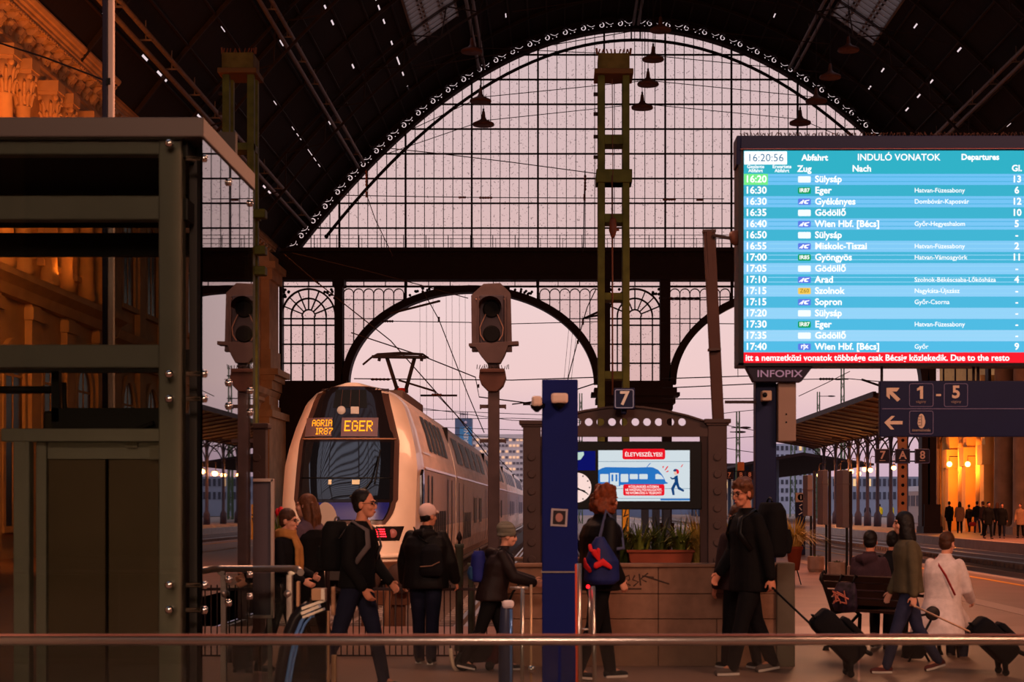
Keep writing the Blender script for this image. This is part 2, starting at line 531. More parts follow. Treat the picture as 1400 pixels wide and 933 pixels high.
for k, xx in enumerate((-14.8, -11.7, -4.6, 4.5, 13.7, 20.7, 23.8)):
    m = MB()
    for dx in (-.15, .15):
        x = xx+dx; z = roofz(x)-.75
        m.tube([(x, 44, z), (x, 103.5, z)], .095, 8)
    y = 46
    while y < 103:
        z = roofz(xx)
        m.bar((xx-.22, y, z-.72), (xx+.22, y, z-.72), .06, .06); m.bar((xx, y, z-.72), (xx, y, z), .04, .04); y += 4.2
    struct(m.build('ceiling_rail', PIPEM), ['lowest', 'second lowest', 'third', 'crown', 'third', 'second lowest', 'lowest'][k] + ' pair of tubes along the vault, %s slope' % ('left' if k < 3 else 'middle' if k == 3 else 'right'))
# ------------------------------------------------------------------ gable: everything measured on its own plane
D0 = 104.8
def g(px, py): return ((px-VX)/F*D0, CH+(VY-py)/F*D0)
U = D0/F                                 # metres per photograph pixel on the gable plane
def gp(u): return (868+480*u)            # arch parameter
def arch(px, off=0.0):                   # border line moved inwards by `off` px
    u = (px-868)/480.0
    y = 26+318*u*u
    sl = 2*318*u/480.0
    l = math.hypot(1, sl)
    return (px - sl/l*off*1.0, y + off/l)
IRON = M('gable_iron', (40, 28, 30), 0.65, 0.2, 0.1, 2)
m = MB()
# beam, piers, pedestals
def gbox(m, x0, x1, y0, y1, ya, yb, mi=None):
    a = g(x0, y1); b = g(x1, y0)
    m.box(a[0], b[0], ya, yb, a[1], b[1], mi)
gbox(m, 384, 1352, 345, 383, D0-.5, D0+.5)
gbox(m, 384, 1352, 342, 347, D0-.9, D0+.7)
gbox(m, 336, 386, 330, 386, D0-.4, D0+.4); gbox(m, 1350, 1404, 330, 386, D0-.4, D0+.4)
gbox(m, 384, 1352, 378, 384, D0-.7, D0+.6)
for x in range(392, 1346, 16): gbox(m, x, x+7, 349, 352, D0-.62, D0-.5)
for s_ in (0, 1):
    X = (lambda v: v) if s_ == 0 else (lambda v: 1736-v)
    def sb(x0, x1, y0, y1, ya, yb):
        a, b = sorted((X(x0), X(x1))); gbox(m, a, b, y0, y1, ya, yb)
    sb(383, 387, 383, 540, D0-.4, D0+.4)
    sb(458.5, 469.5, 383, 728, D0-.5, D0+.5)
    sb(456, 472, 384, 393, D0-.6, D0+.6)
    sb(820, 834, 383, 560, D0-.5, D0+.5)
    if s_ == 0:
        sb(384, 476, 522, 729, D0-.8, D0+.8)
    else:
        sb(454, 476, 690, 729, D0-.8, D0+.8)
        sb(452, 478, 720, 729, D0-1, D0+1)
gbox(m, 817, 919, 522, 560, D0-.8, D0+.8)
for xa_, xb_ in ((818, 831), (905, 918)):
    gbox(m, xa_, xb_, 560, 729, D0-.4, D0+.4); gbox(m, xa_-3, xb_+3, 715, 729, D0-.7, D0+.7)
for x0, x1, y0, y1 in ((812, 924, 532, 538), (808, 928, 538, 543), (814, 922, 546, 553), (818, 918, 556, 562)):
    gbox(m, x0, x1, y0, y1, D0-1.1, D0+1.1)
struct(m.build('wall_end', IRON), 'dark iron beam, piers and pedestals of the hall end wall')
# scroll border: a plate with scroll-shaped openings
def stroke(path, w):
    L = []; Rr = []; n = len(path)
    for i in range(n):
        a = path[max(i-1, 0)]; b = path[min(i+1, n-1)]
        dx, dy = b[0]-a[0], b[1]-a[1]; l = math.hypot(dx, dy) or 1
        ww = w*(0.7+0.3*math.sin(PI*min(1, (i+0.5)/n*1.0)))
        L.append((path[i][0]-dy/l*ww, path[i][1]+dx/l*ww)); Rr.append((path[i][0]+dy/l*ww, path[i][1]-dx/l*ww))
    return L + Rr[::-1]
def scroll(L, flip):
    holes = []
    c = (5.2, 5.0)
    path = []
    for i in range(26):
        th = 2.35*PI*i/25; r = 1.25+2.95*i/25
        path.append((c[0]+r*math.cos(th+0.3*PI), c[1]+r*math.sin(th+0.3*PI)))
    last = path[-1]
    for i in range(1, 12):
        t = i/11.0
        path.append((last[0]+(L-4.0-last[0])*t, last[1]+(6.2-last[1])*t + 2.6*math.sin(PI*2*t)*(1-0.3*t)))
    holes.append(stroke(path, 0.72))
    holes.append([(L-7.5+1.0*math.cos(a), 2.3+1.0*math.sin(a)) for a in [2*PI*k/8 for k in range(8)]])
    holes.append([(12.5+0.8*math.cos(a), 1.6+0.8*math.sin(a)) for a in [2*PI*k/8 for k in range(8)]])
    holes.append([(L-11.5+.8*math.cos(a), 9.0+0.8*math.sin(a)) for a in [2*PI*k/8 for k in range(8)]])
    if flip: holes = [[(L-x, y) for x, y in h] for h in holes]
    return holes
from mathutils.geometry import delaunay_2d_cdt
def inside(p, poly):
    x, y = p; r = False; n = len(poly); j = n-1
    for i in range(n):
        xi, yi = poly[i]; xj, yj = poly[j]
        if (yi > y) != (yj > y) and x < (xj-xi)*(y-yi)/(yj-yi)+xi: r = not r
        j = i
    return r
def plate(mb, outline, holes, y, th):
    """flat plate in the x-z plane pierced by the given openings"""
    ox, oz = outline[0]
    loops = [[((q[0]-ox)*10, (q[1]-oz)*10) for q in pl] for pl in [outline]+holes]
    vs = []; es = []
    for lp in loops:
        b0 = len(vs); vs += [Vector(q) for q in lp]; es += [(b0+i, b0+(i+1) % len(lp)) for i in range(len(lp))]
    v2, e2, f2 = delaunay_2d_cdt(vs, es, [], 0, 1e-5)[:3]
    keep = []
    for f in f2:
        c = (sum(v2[i].x for i in f)/len(f), sum(v2[i].y for i in f)/len(f))
        if inside(c, loops[0]) and not any(inside(c, h) for h in loops[1:]): keep.append(tuple(f))
    n = len(v2)
    out = [(ox+v.x/10, y-th/2, oz+v.y/10) for v in v2] + [(ox+v.x/10, y+th/2, oz+v.y/10) for v in v2]
    fs = keep + [tuple(i+n for i in reversed(f)) for f in keep]
    cnt = {}
    for f in keep:
        for i in range(len(f)): k = (f[i], f[(i+1) % len(f)]); cnt[k] = 1
    for (p, q) in list(cnt):
        if (q, p) not in cnt: fs.append((q, p, p+n, q+n))
    mb.add(out, fs)
# arc length table
tab = [(-1.0 + 2.0*i/1200) for i in range(1201)]
acc = [0.0]
for a_, b_ in zip(tab, tab[1:]):
    pa, pb = arch(gp(a_)), arch(gp(b_)); acc.append(acc[-1]+math.dist(pa, pb))
def at_s(s_):
    lo = 0
    import bisect
    i = min(max(bisect.bisect_left(acc, s_), 1), len(acc)-1)
    f_ = (s_-acc[i-1])/(acc[i]-acc[i-1])
    return tab[i-1]+(tab[i]-tab[i-1])*f_
def warp(s_, t):                          # t px outwards from the inner edge of the border (width 15)
    s_ = min(max(s_, 0.0), acc[-1])
    return g(*arch(gp(at_s(s_)), 15.5-t))
total = acc[-1]
NS = 46
SL = total/NS
m = MB()
for k in range(NS):
    s0 = k*SL
    out = [warp(s0+SL*i/10, -0.2) for i in range(11)] + [warp(s0+SL*i/10, 17.5) for i in range(10, -1, -1)]
    hs = [[warp(s0+x, y+4.2) for x, y in h] for h in scroll(SL, k >= NS//2)]
    plate(m, out, hs, D0-.1, .12)
inn = [warp(total*i/160, -0.4) for i in range(161)]; inn2 = [warp(total*i/160, 2.6) for i in range(161)]
m.band(inn, inn2, D0-.45, D0+.3)
o1 = [warp(total*i/160, 15.0) for i in range(161)]; o2 = [(x, z+1.6) for x, z in [warp(total*i/160, 17.5) for i in range(161)]]
m.band(o1, o2, D0-.3, D0+.3)
struct(m.build('trim_3', IRON), 'pierced scrollwork border around the great arch window')
# great arch window
W1 = tag(thing('window_1', 'great arched end window of many panes', 'window', (4.5, D0, g(868, 345)[1])), kind='structure')
def inner_y(px):
    lo = None
    u = (px-868)/480.0
    sl = 2*318*u/480.0
    return 26+318*u*u+16*math.hypot(1, sl)
m = MB()
thick = [464, 554.5, 645, 735.5, 826, 909.5, 1000, 1090.5, 1181, 1271.5]
for x in thick:
    if inner_y(x) < 343: a = g(x, 345); b = g(x, inner_y(x)-4); m.bar((a[0], D0, a[1]), (b[0], D0, b[1]), 2.5*U, .22)
edges = [373.5]+thick+[1362]
for a_, b_ in zip(edges, edges[1:]):
    k = 6 if abs((b_-a_)-83.5) < 1 else 7
    for i in range(1, k):
        x = a_+(b_-a_)*i/k
        if inner_y(x) < 340:
            p = g(x, 345); q = g(x, inner_y(x)-4); m.bar((p[0], D0, p[1]), (q[0], D0, q[1]), 0.95*U, .1)
for i in range(8):
    y = 75+33.86*i
    h = 480*math.sqrt(max(0, (y-42)/318.0))-4
    # half-width where the inner edge reaches y
    lo, hi = 0.0, 480.0
    for _ in range(30):
        mid = (lo+hi)/2
        if inner_y(868+mid) < y+4: lo = mid
        else: hi = mid
    p = g(868-lo, y); q = g(868+lo, y); m.bar((p[0], D0, p[1]), (q[0], D0, q[1]), 1.9*U, .16)
m.build('glazing_bars', IRON, W1)
m = MB()
prof = []
for i in range(81):
    x = 412+(1324-412)*i/80
    y = min(inner_y(x)-2, 345)
    prof.append((x, y))
vs = [(g(x, y)[0], D0+.06, g(x, y)[1]) for x, y in prof] + [(g(x, 346)[0], D0+.06, g(x, 346)[1]) for x, y in prof]
m.add(vs, [(i, i+1, 81+i+1, 81+i) for i in range(80)])
GLZ = GLASS('gable_glass', (238, 228, 226), dirt=0.55, dscale=9.0)
m.build('glass', GLZ, W1)
# inner tie arch of the gable
m = MB()
pts = []
for i in range(49):
    x = 450+(1286-450)*i/48
    y = 62+0.00152*(x-868)**2
    q = g(x, y); pts.append((q[0], D0-1.2, q[1]))
m.tube(pts, .095, 8)
for x in (862, 874):
    a = g(x, 62); b = g(x, 40); m.tube([(a[0], D0-1.2, a[1]), (b[0], D0-1.2, b[1])], .05, 6)
for x in (450, 1286):
    q = g(x, 62+0.00152*(x-868)**2); m.ell((q[0], D0-1.2, q[1]), (.13, .13, .13))
struct(m.build('trim_4', IRON), 'slender curved tie bar inside the arch window')
# railing on the beam
m = MB()
for y in (324, 329, 335.5, 341):
    a = g(414, y); b = g(1322, y); m.tube([(a[0], D0-.7, a[1]), (b[0], D0-.7, b[1])], .018, 5)
x = 432
while x < 1320:
    a = g(x, 346); b = g(x, 324); m.bar((a[0], D0-.7, a[1]), (b[0], D0-.7, b[1]), .045, .045)
    a = g(x+4, 346); b = g(x+4, 328); m.bar((a[0], D0-.7, a[1]), (b[0], D0-.7, b[1]), .03, .03)
    x += 30.3
struct(m.build('trim_5', IRON), 'thin railing on top of the end wall beam')
# lower windows
def lowwin(name, label, cx):
    w = tag(thing(name, label, 'window', (g(cx, 522)[0], D0, g(cx, 522)[1])), kind='structure')
    m = MB()
    def ln(x0, y0, x1, y1, wd_):
        a = g(cx+x0, y0); b = g(cx+x1, y1); m.bar((a[0], D0, a[1]), (b[0], D0, b[1]), wd_*U, .14)
    for y in (392, 436, 445, 471, 497, 522): ln(-37, y, 37, y, 2.0)
    for x in (-24, -8, 8, 24): ln(x, 432, x, 522, 1.8)
    ln(0, 384, 0, 392, 1.4); 
    for rr, wd_ in ((36.5, 2.4), (24, 2.2), (9, 1.8)):
        A = [g(cx+(rr-wd_/2)*math.cos(a), 433-(rr-wd_/2)*1.03*math.sin(a)) for a in [PI*i/24 for i in range(25)]]
        B = [g(cx+(rr+wd_/2)*math.cos(a), 433-(rr+wd_/2)*1.03*math.sin(a)) for a in [PI*i/24 for i in range(25)]]
        m.band(A, B, D0-.07, D0+.07)
    for i in range(1, 8):
        a = PI*i/8; ln(9*math.cos(a), 433-9*math.sin(a), 36*math.cos(a), 433-36*math.sin(a), 1.7)
    for s_ in (-1, 1):                        # lacy corner fillings
        for k in range(13):
            qx = 36-rnd.random()*16; qy = 395+rnd.random()*(36-qx)*0.2 + rnd.random()*17
            if math.hypot(qx, qy-433) < 40: continue
            c = g(cx+s_*qx, qy)
            m.lathe((c[0], D0, c[1]), [(1.1*U, -.03), (2.1*U, -.03), (2.1*U, .03), (1.1*U, .03)], 7, 'y')
        ln(s_*36.5, 392, s_*36.5, 435, 1.6)
    m.build('glazing_bars', IRON, w)
    m = MB(); a = g(cx-37, 522); b = g(cx+37, 384)
    m.add([(a[0], D0+.08, a[1]), (b[0], D0+.08, a[1]), (b[0], D0+.08, b[1]), (a[0], D0+.08, b[1])], [(0, 1, 2, 3)])
    m.build('glass', GLZ, w)
lowwin('window_2', 'fanlight window above the train, end wall', 422)
lowwin('window_3', 'fanlight window above the middle pedestal, end wall', 868)
lowwin('window_4', 'fanlight window behind the departure board, end wall', 1314)
# track arches
def trackarch(name, label, cx):
    t = tag(thing(name, label, 'arch', (g(cx, 525)[0], D0, g(cx, 525)[1])), kind='structure')
    m = MB()
    A = [g(cx+167*math.cos(a), 526-125*math.sin(a)) for a in [PI*i/60 for i in range(61)]]
    B = [g(cx+177.5*math.cos(a), 526-134.5*math.sin(a)) for a in [PI*i/60 for i in range(61)]]
    m.band(A, B, D0-.5, D0+.5)
    for s_ in (-1, 1):
        a, b = sorted((cx+s_*167, cx+s_*178)); q0 = g(a, 729 if abs(a-868) > 70 else 523); q1 = g(b, 524)
        m.box(q0[0], q1[0], D0-.5, D0+.5, q0[1], q1[1])
    m.build('arch_ring', IRON, t)
    m = MB()
    def ry(x):
        v = 1-((x-cx)/172.0)**2
        return 526-130*math.sqrt(max(0, v))
    def ln(x0, y0, x1, y1, wd_):
        a = g(x0, y0); b = g(x1, y1); m.bar((a[0], D0, a[1]), (b[0], D0, b[1]), wd_*U, .12)
    ln(cx-176, 392, cx+176, 392, 2.6)
    ln(cx-90.5, 384, cx-90.5, 412, 3.5); ln(cx+90.5, 384, cx+90.5, 412, 3.5)
    for i in range(-5, 6):
        if i: ln(cx+i*29.5, 384, cx+i*29.5, 392, 1.0)
    for s_ in (-1, 1):
        for i in range(7):
            x = cx+s_*(93+13.7*i)
            ln(x, 401, x, ry(x), 1.3)
            if i < 6:
                x2 = x+s_*6.85
                A = [g(x2+6.2*math.cos(a), 402-6.2*math.sin(a)) for a in [PI*k/10 for k in range(11)]]
                B = [g(x2+7.4*math.cos(a), 402-7.6*math.sin(a)) for a in [PI*k/10 for k in range(11)]]
                m.band(A, B, D0-.05, D0+.05)
        for y in (410, 436, 471, 497):
            xo = cx+s_*176
            if y > 526-130: 
                v = 1-((526-y)/130.0)**2
                xi = cx+s_*172*math.sqrt(max(v, 0))
                if abs(xi-cx) < 175 and abs(xi-cx) > 92: ln(xi, y, xo, y, 1.1)
                elif abs(xi-cx) <= 92: ln(cx+s_*92, y, xo, y, 1.1)
        # heart scrollwork in the crown corners
        for k in range(9):
            qx = 55+rnd.random()*30; qy = 394.5+rnd.random()*((qx-50)*0.34)
            if qy > ry(cx+s_*qx)-2: continue
            c = g(cx+s_*qx, qy)
            m.lathe((c[0], D0, c[1]), [(.8*U, -.03), (2.0*U, -.03), (2.0*U, .03), (.8*U, .03)], 7, 'y')
    m.build('glazing_bars', IRON, t)
    m = MB()
    for s_ in (-1, 1):
        xs_ = [cx+s_*(176-86*i/20) for i in range(21)]
        vs = [(g(x, 384)[0], D0+.06, g(x, 384)[1]) for x in xs_] + [(g(x, ry(x))[0], D0+.06, g(x, ry(x))[1]) for x in xs_]
        m.add(vs, [(i, i+1, 22+i, 21+i) for i in range(20)])
    a = g(cx-90, 392); b = g(cx+90, 384)
    m.add([(a[0], D0+.06, a[1]), (b[0], D0+.06, a[1]), (b[0], D0+.06, b[1]), (a[0], D0+.06, b[1])], [(0, 1, 2, 3)])
    m.build('glass', GLZ, t)
    m = MB()
    for s_ in (-1, 1):                        # solid crown between bar and ring
        xs_ = [cx+s_*(52-52*i/10) for i in range(11)]
        A = [g(x, 392) for x in xs_]; B = [g(x, ry(x)) for x in xs_]
        m.band(A, B, D0-.1, D0+.1)
    m.build('crown_plate', IRON, t)
trackarch('wall_arch', 'iron arch over the train at the hall end', 645)
trackarch('wall_arch', 'iron arch left of the departure board at the hall end', 1091)
# ------------------------------------------------------------------ left facade
m = MB()
m.box(-19, -17.3, -30, 104.3, 0, 16.9)                        # wall
m.box(-19, -16.9, 30, 64.4, 0, 15.5)                            # projecting block
def extr(prof, y0, y1, mi=None):
    m.prism(prof, y0, y1, 'xz', mi)
ZC = lambda z: 15.84+(z-15.6)*1.11
def entab(x, y0, y1):
    extr([(a, ZC(b)) for a, b in [(x-1.2, 15.2), (x, 15.2), (x+.04, 15.32), (x+.04, 15.4), (x+.09, 15.45), (x+.09, 15.55), (x+.16, 15.6), (x+.16, 15.68), (x+.06, 15.72), (x+.06, 16.4), (x-1.2, 16.4)]], y0, y1)
    extr([(a, ZC(b)) for a, b in [(x-1.2, 16.36), (x+.5, 16.36), (x+.5, 16.46), (x+.56, 16.48), (x+.56, 16.56), (x+.64, 16.6), (x+.66, 16.68), (x+.72, 16.7), (x+.8, 16.8), (x+.8, 16.86), (x-1.2, 16.9)]], y0, y1)
entab(-16.9, 30, 64.5); entab(-17.35, 64.5, 104.2)
extr([(-18.5, 7.2), (-17.1, 7.2), (-17.05, 7.5), (-16.85, 7.6), (-16.85, 7.8), (-16.6, 7.95), (-16.5, 8.25), (-18.5, 8.3)], 66, 104.2)
extr([(-18.5, 8.0), (-16.6, 8.0), (-16.5, 8.3), (-16.2, 8.5), (-16.2, 8.7), (-18.5, 8.8)], 30, 66)
# pier at the gable end with its own capital
m.box(-18.6, -16.62, 100.5, 103.8, 0, 16.2)
for z0, z1, e in ((8.3, 8.8, .18), (8.8, 9.1, .35), (9.1, 9.45, .6), (9.45, 10.6, .1), (7.0, 7.4, .12), (14.6, 15.2, .2), (15.2, 15.6, .4)):
    m.box(-18.6, -16.62+e, 100.5-e, 103.8+e, z0, z1)
m.box(-18.4, -16.2, 98, 103.9, 0, 6.6); m.box(-18.5, -16.0, 97.8, 104, 6.6, 7.0)
# pilasters and recessed arches
y = 31.5
while y < 100:
    xw = -16.9 if y < 66 else -17.3
    m.box(xw-.1, xw+.22, y, y+1.0, 0, 8.0); m.box(xw-.1, xw+.3, y-.1, y+1.1, 7.5, 7.9)
    if y > 66: m.box(xw-.1, xw+.22, y, y+1.0, 8.4, 15.4)
    y += 4.0
wall = struct(m.build('wall_left', STONE, origin=(-17.3, 60, 0)), 'classical stone facade lit orange along the hall')
# arched windows in the facade
WIND = M('facade_window_dark', (34, 22, 18), 0.25)
y = 33.1; wi = 0
while y < 98:
    xw = -16.88 if y < 64 else -17.28
    m = MB()
    for z0, zs in ((1.0, 5.6), (9.6, 12.4)):
        pl = [(y, z0), (y+1.9, z0)] + [(y+.95+.95*math.cos(a), zs+.95*math.sin(a)) for a in [PI*i/10 for i in range(11)]]
        m.prism(pl, xw, xw+.04, 'yz', 0)
        A = [(y+.95+.95*math.cos(a), zs+.95*math.sin(a)) for a in [PI*i/10 for i in range(11)]]
        B = [(y+.95+1.2*math.cos(a), zs+1.2*math.sin(a)) for a in [PI*i/10 for i in range(11)]]
        for i in range(10): m.prism([A[i], A[i+1], B[i+1], B[i]], xw-.02, xw+.14, 'yz', 1)
        m.box(xw-.02, xw+.14, y-.25, y, z0, zs, 1); m.box(xw-.02, xw+.14, y+1.9, y+2.15, z0, zs, 1)
        m.box(xw-.02, xw+.2, y-.35, y+2.25, z0-.2, z0, 1)
        m.box(xw, xw+.06, y+.92, y+.98, z0, zs+.9, 1); m.box(xw, xw+.06, y, y+1.9, zs, zs+.08, 1)
    m.build('window', [WIND, STONE], wall); wi += 1
    y += 4.0
# modillion brackets
def bracket(y, x):
    m = MB()
    pl = [(0, 15.72), (.08, 15.72), (.11, 15.84), (.2, 15.9), (.26, 15.98), (.27, 16.07), (.23, 16.14), (.34, 16.2), (.42, 16.27), (.43, 16.36), (0, 16.36)]
    m.prism([(x+a, ZC(b)) for a, b in pl], y-.16, y+.16)
    m.lathe((x+.15, y, ZC(16.03)), [(.12, -.19), (.12, .19)], 12, 'y'); m.lathe((x+.15, y, ZC(16.03)), [(.06, -.215), (.06, .215)], 10, 'y')
    m.lathe((x+.35, y, ZC(16.3)), [(.06, -.18), (.06, .18)], 10, 'y')
    for yy in (-.1, 0, .1): m.bar((x+.09, y+yy, ZC(15.74)), (x+.28, y+yy, ZC(16.06)), .03, .03)
    return m.build('bracket', STONE, wall)
b0 = bracket(41, -16.84)
y = 41+.96
while y < 64.3:
    b = b0.copy(); COL.objects.link(b); b.location = b0.location + Vector((0, y-41, 0)); y += .96
while y < 103:
    b = b0.copy(); COL.objects.link(b); b.location = b0.location + Vector((-.45, y-41, 0)); y += .96
m = MB()
y = 41
while y < 64.3: m.box(-16.75, -16.36, y-.07, y+.07, ZC(16.31), ZC(16.37)); y += .24
m.build('dentils', STONE, wall)
# columns with leafy capitals
def fcolumn(y):
    x = -16.62
    m = MB()
    m.lathe((x, y, 0), [(.34, 8.8), (.34, 9.0), (.29, 9.05), (.31, 9.2), (.26, 9.3), (.26, 11.5), (.22, 13.9), (.25, 13.95), (.25, 14.0)], 20)
    c = m.build('facade_column', STONE, wall)
    m = MB()
    m.lathe((x, y, 0), [(.22, 14.0), (.24, 14.2), (.27, 14.6), (.36, 14.95)], 20)
    for k in range(8):
        a = 2*PI*k/8
        for (r0, z0, h) in ((.235, 14.02, .38), (.25, 14.32, .42)):
            aa = a + (PI/8 if z0 > 14.2 else 0)
            q = [Vector((x+math.cos(aa)*(r0+o_), y+math.sin(aa)*(r0+o_), z0+zz)) for o_, zz in ((0, 0), (.03, h*.5), (.07, h*.85), (.14, h), (.15, h*.86))]
            m.limb(q, [.06, .07, .06, .045, .03], 6, flat=.5)
    for sx_ in (-1, 1):
        for sy_ in (-1, 1): m.lathe((x+sx_*.27, y+sy_*.27, 14.88), [(.1, -.05), (.1, .05)], 12, 'y')
    m.box(x-.36, x+.36, y-.36, y+.36, 14.95, 15.06); m.box(x-.4, x+.4, y-.4, y+.4, 15.06, 15.4)
    m.build('capital', STONE, c)
    return c
for y in (48.6, 50.4, 52.6, 54.4, 57.2, 59.0, 61.6, 63.4): fcolumn(y)
# ------------------------------------------------------------------ right wall
m = MB()
m.box(26.6, 28, -30, 104.2, 0, 17.2); m.box(25.3, 28, -30, 104.2, 11.2, 12.4); m.box(25.1, 28, -30, 104.2, 12.4, 12.9); m.box(25.6, 28, -30, 104.2, 15.6, 17.4)
wr = struct(m.build('wall_right', STONE_D, origin=(26.6, 60, 0)), 'brown stone side wall of the hall')
y = 102.3
while y > 40:
    m = MB()
    m.lathe((25.9, y, 0), [(.8, 0), (.8, .4), (.62, .6), (.58, 1.0), (.54, 10.2), (.62, 10.3), (.6, 10.5), (.8, 11.2)], 20)
    m.build('wall_column', STONE_D, wr)
    m = MB(); m.box(25.1, 26.7, y-.8, y+.8, 0, .45); m.build('pedestal', STONE_D, wr)
    y -= 4.3
# lamp-lit wall just beyond the gable
OCHRE = M('ochre_plaster', (226, 176, 104), 0.8, 0, 0.1, 1.0)
m = MB(); m.box(26.2, 27.5, 105.2, 121, 0, 12)
wb = struct(m.build('wall_outer', OCHRE, origin=(26.2, 112, 0)), 'ochre pilastered wall lit by globe lamps outside the hall')
for y in (106.0, 110.8, 115.6, 120.2):
    m = MB(); m.box(25.5, 26.3, y-.5, y+.5, 0, 4.1); m.box(25.35, 26.3, y-.65, y+.65, 4.1, 5.3)
    m.prism([(25.6, 5.3), (26.3, 5.3), (26.3, 9.5), (25.3, 9.5)], y-.45, y+.45); m.build('pilaster', OCHRE, wb)
for y in (108.4, 113.2, 118):
    m = MB()
    for yy in (-1.2, -.6, .6, 1.2): m.lathe((26.15, y+yy, 0), [(.16, 0), (.16, 4.0), (.22, 4.1), (.16, 4.2), (.16, 8)], 10)
    m.lathe((26.2, y, 0), [(.5, 0), (.5, 5.6), (.42, 5.8), (.2, 6.0)], 16)
    m.build('niche_shaft', OCHRE, wb)
# ------------------------------------------------------------------ the double-deck train
TX, RZ = -4.5, -0.29                      # centre line, rail top
TW = M('train_white', (226, 196, 176), 0.3, 0.0, 0.06, 1.5, coat=0.3)
TWD = M('train_white_dusty', (238, 214, 204), 0.5, 0.0, 0.16, 1.2, vec=(1, .6, 3))
TGR = M('train_grey_band', (168, 152, 162), 0.45, 0.0, 0.06, 2)
TMASK = M('train_mask_black', (26, 20, 22), 0.12, 0.0, coat=0.5)
TPIL = M('train_mask_brown', (74, 50, 44), 0.22)
TGLASS = M('train_windscreen', (16, 18, 24), 0.03, 0.0, spec=0.9, coat=1.0)
TBLUE = M('train_blue', (24, 30, 110), 0.3)
TDARK = M('train_underframe', (34, 27, 26), 0.7)
PROF = [(1.25, .25), (1.38, .5), (1.44, .9), (1.45, 1.4), (1.45, 2.75), (1.40, 3.1), (1.27, 3.62), (1.08, 4.16), (.86, 4.40), (.45, 4.56), (0, 4.60)]
def hw(z):
    for (a, z0), (b, z1) in zip(PROF, PROF[1:]):
        if z <= z1: 
            t = max(0, (z-z0)/(z1-z0)); return a+(b-a)*t
    return 0.0
def S(x, z, off=0.0):                     # nose surface: x across, z above rail
    w = max(hw(z)*0.985, 0.05)
    u = min(1.0, abs(x)/w)
    k = z-1.75
    sl = 0.25*math.log(1+math.exp(k/0.25)) * 0.50
    low = 0.35*max(0, .75-z)
    d = 36.6 + sl + low + 0.80*u**4.6 - off
    return Vector((TX+x, d, RZ+z))
train = thing('train', 'white double-deck passenger train with black cab mask at the platform', 'train', (TX, 36.6, RZ))
m = MB(); nu, nz = 36, 44
zs = [.35 + (4.58-.35)*i/nz for i in range(nz+1)]
vs = []
for z in zs:
    for i in range(nu+1):
        u = -1+2*i/nu
        vs.append(S(u*hw(z)*0.985, z))
fs = [(j*(nu+1)+i, j*(nu+1)+i+1, (j+1)*(nu+1)+i+1, (j+1)*(nu+1)+i) for j in range(nz) for i in range(nu)]
m.add(vs, fs, True)
for s_ in (-1, 1):                         # flanks of the nose, back to the straight body
    vs = []; 
    for z in zs:
        a = S(s_*hw(z)*0.985, z)
        b = Vector((TX+s_*hw(z), 39.6, RZ+z))
        vs += [a, a.lerp(b, .33)+Vector((s_*.01, 0, 0)), a.lerp(b, .66)+Vector((s_*.01, 0, 0)), b]
    m.add(vs, [(j*4+i, j*4+i+1, (j+1)*4+i+1, (j+1)*4+i) for j in range(nz) for i in range(3)], True)
top = S(0, 4.58); 
m.build('cab_shell', TW, train)
def overlay(name, mat, wfun, z0, z1, off, n=16, mz=24, parent=train, cx=0.0):
    m = MB(); vs = []
    for j in range(mz+1):
        z = z0+(z1-z0)*j/mz
        w = wfun(z)
        a, b = (cx-w, cx+w) if not isinstance(w, tuple) else w
        for i in range(n+1): vs.append(S(a+(b-a)*i/n, z, off))
    m.add(vs, [(j*(n+1)+i, j*(n+1)+i+1, (j+1)*(n+1)+i+1, (j+1)*(n+1)+i) for j in range(mz) for i in range(n)], True)
    return m.build(name, mat, parent)
def maskw(z):
    if z < 2.0: return 1.06-(2.0-z)**2*0.9
    if z < 3.3: return 1.10 - .02*(z-2)
    return 1.07-(z-3.3)*.28
mask = overlay('cab_mask', TPIL, maskw, 1.52, 4.50, .02, 18, 40)
def innerw(z): return maskw(z)-.10 - (0.03 if z > 3.5 else 0)
overlay('mask_panel', TMASK, innerw, 1.60, 4.48, .03, 18, 40, mask)
overlay('blue_panel', TBLUE, lambda z: innerw(z)-.03, 1.62, 1.98, .036, 16, 8, mask)
overlay('windscreen', TGLASS, lambda z: .93-(z-2.0)*.02, 2.05, 3.27, .04, 16, 16, mask)
overlay('roof_vent', M('vent_black', (8, 7, 8), .6), lambda z: .36-(z-4.1)*.1, 4.02, 4.42, .036, 8, 6, mask)
m = MB()
for x in (-.2, 0, .2): m.tube([S(x, 4.02, .05), S(x*.9, 4.42, .05)], .008, 5)
m.build('vent_bars', TPIL, mask)
m = MB()
pts = [S(-1.0+2.0*i/20, 3.34, .05) for i in range(21)]
m.tube(pts, .022, 6)
m.build('mask_ledge', M('ledge_copper', (150, 104, 78), .35), mask)
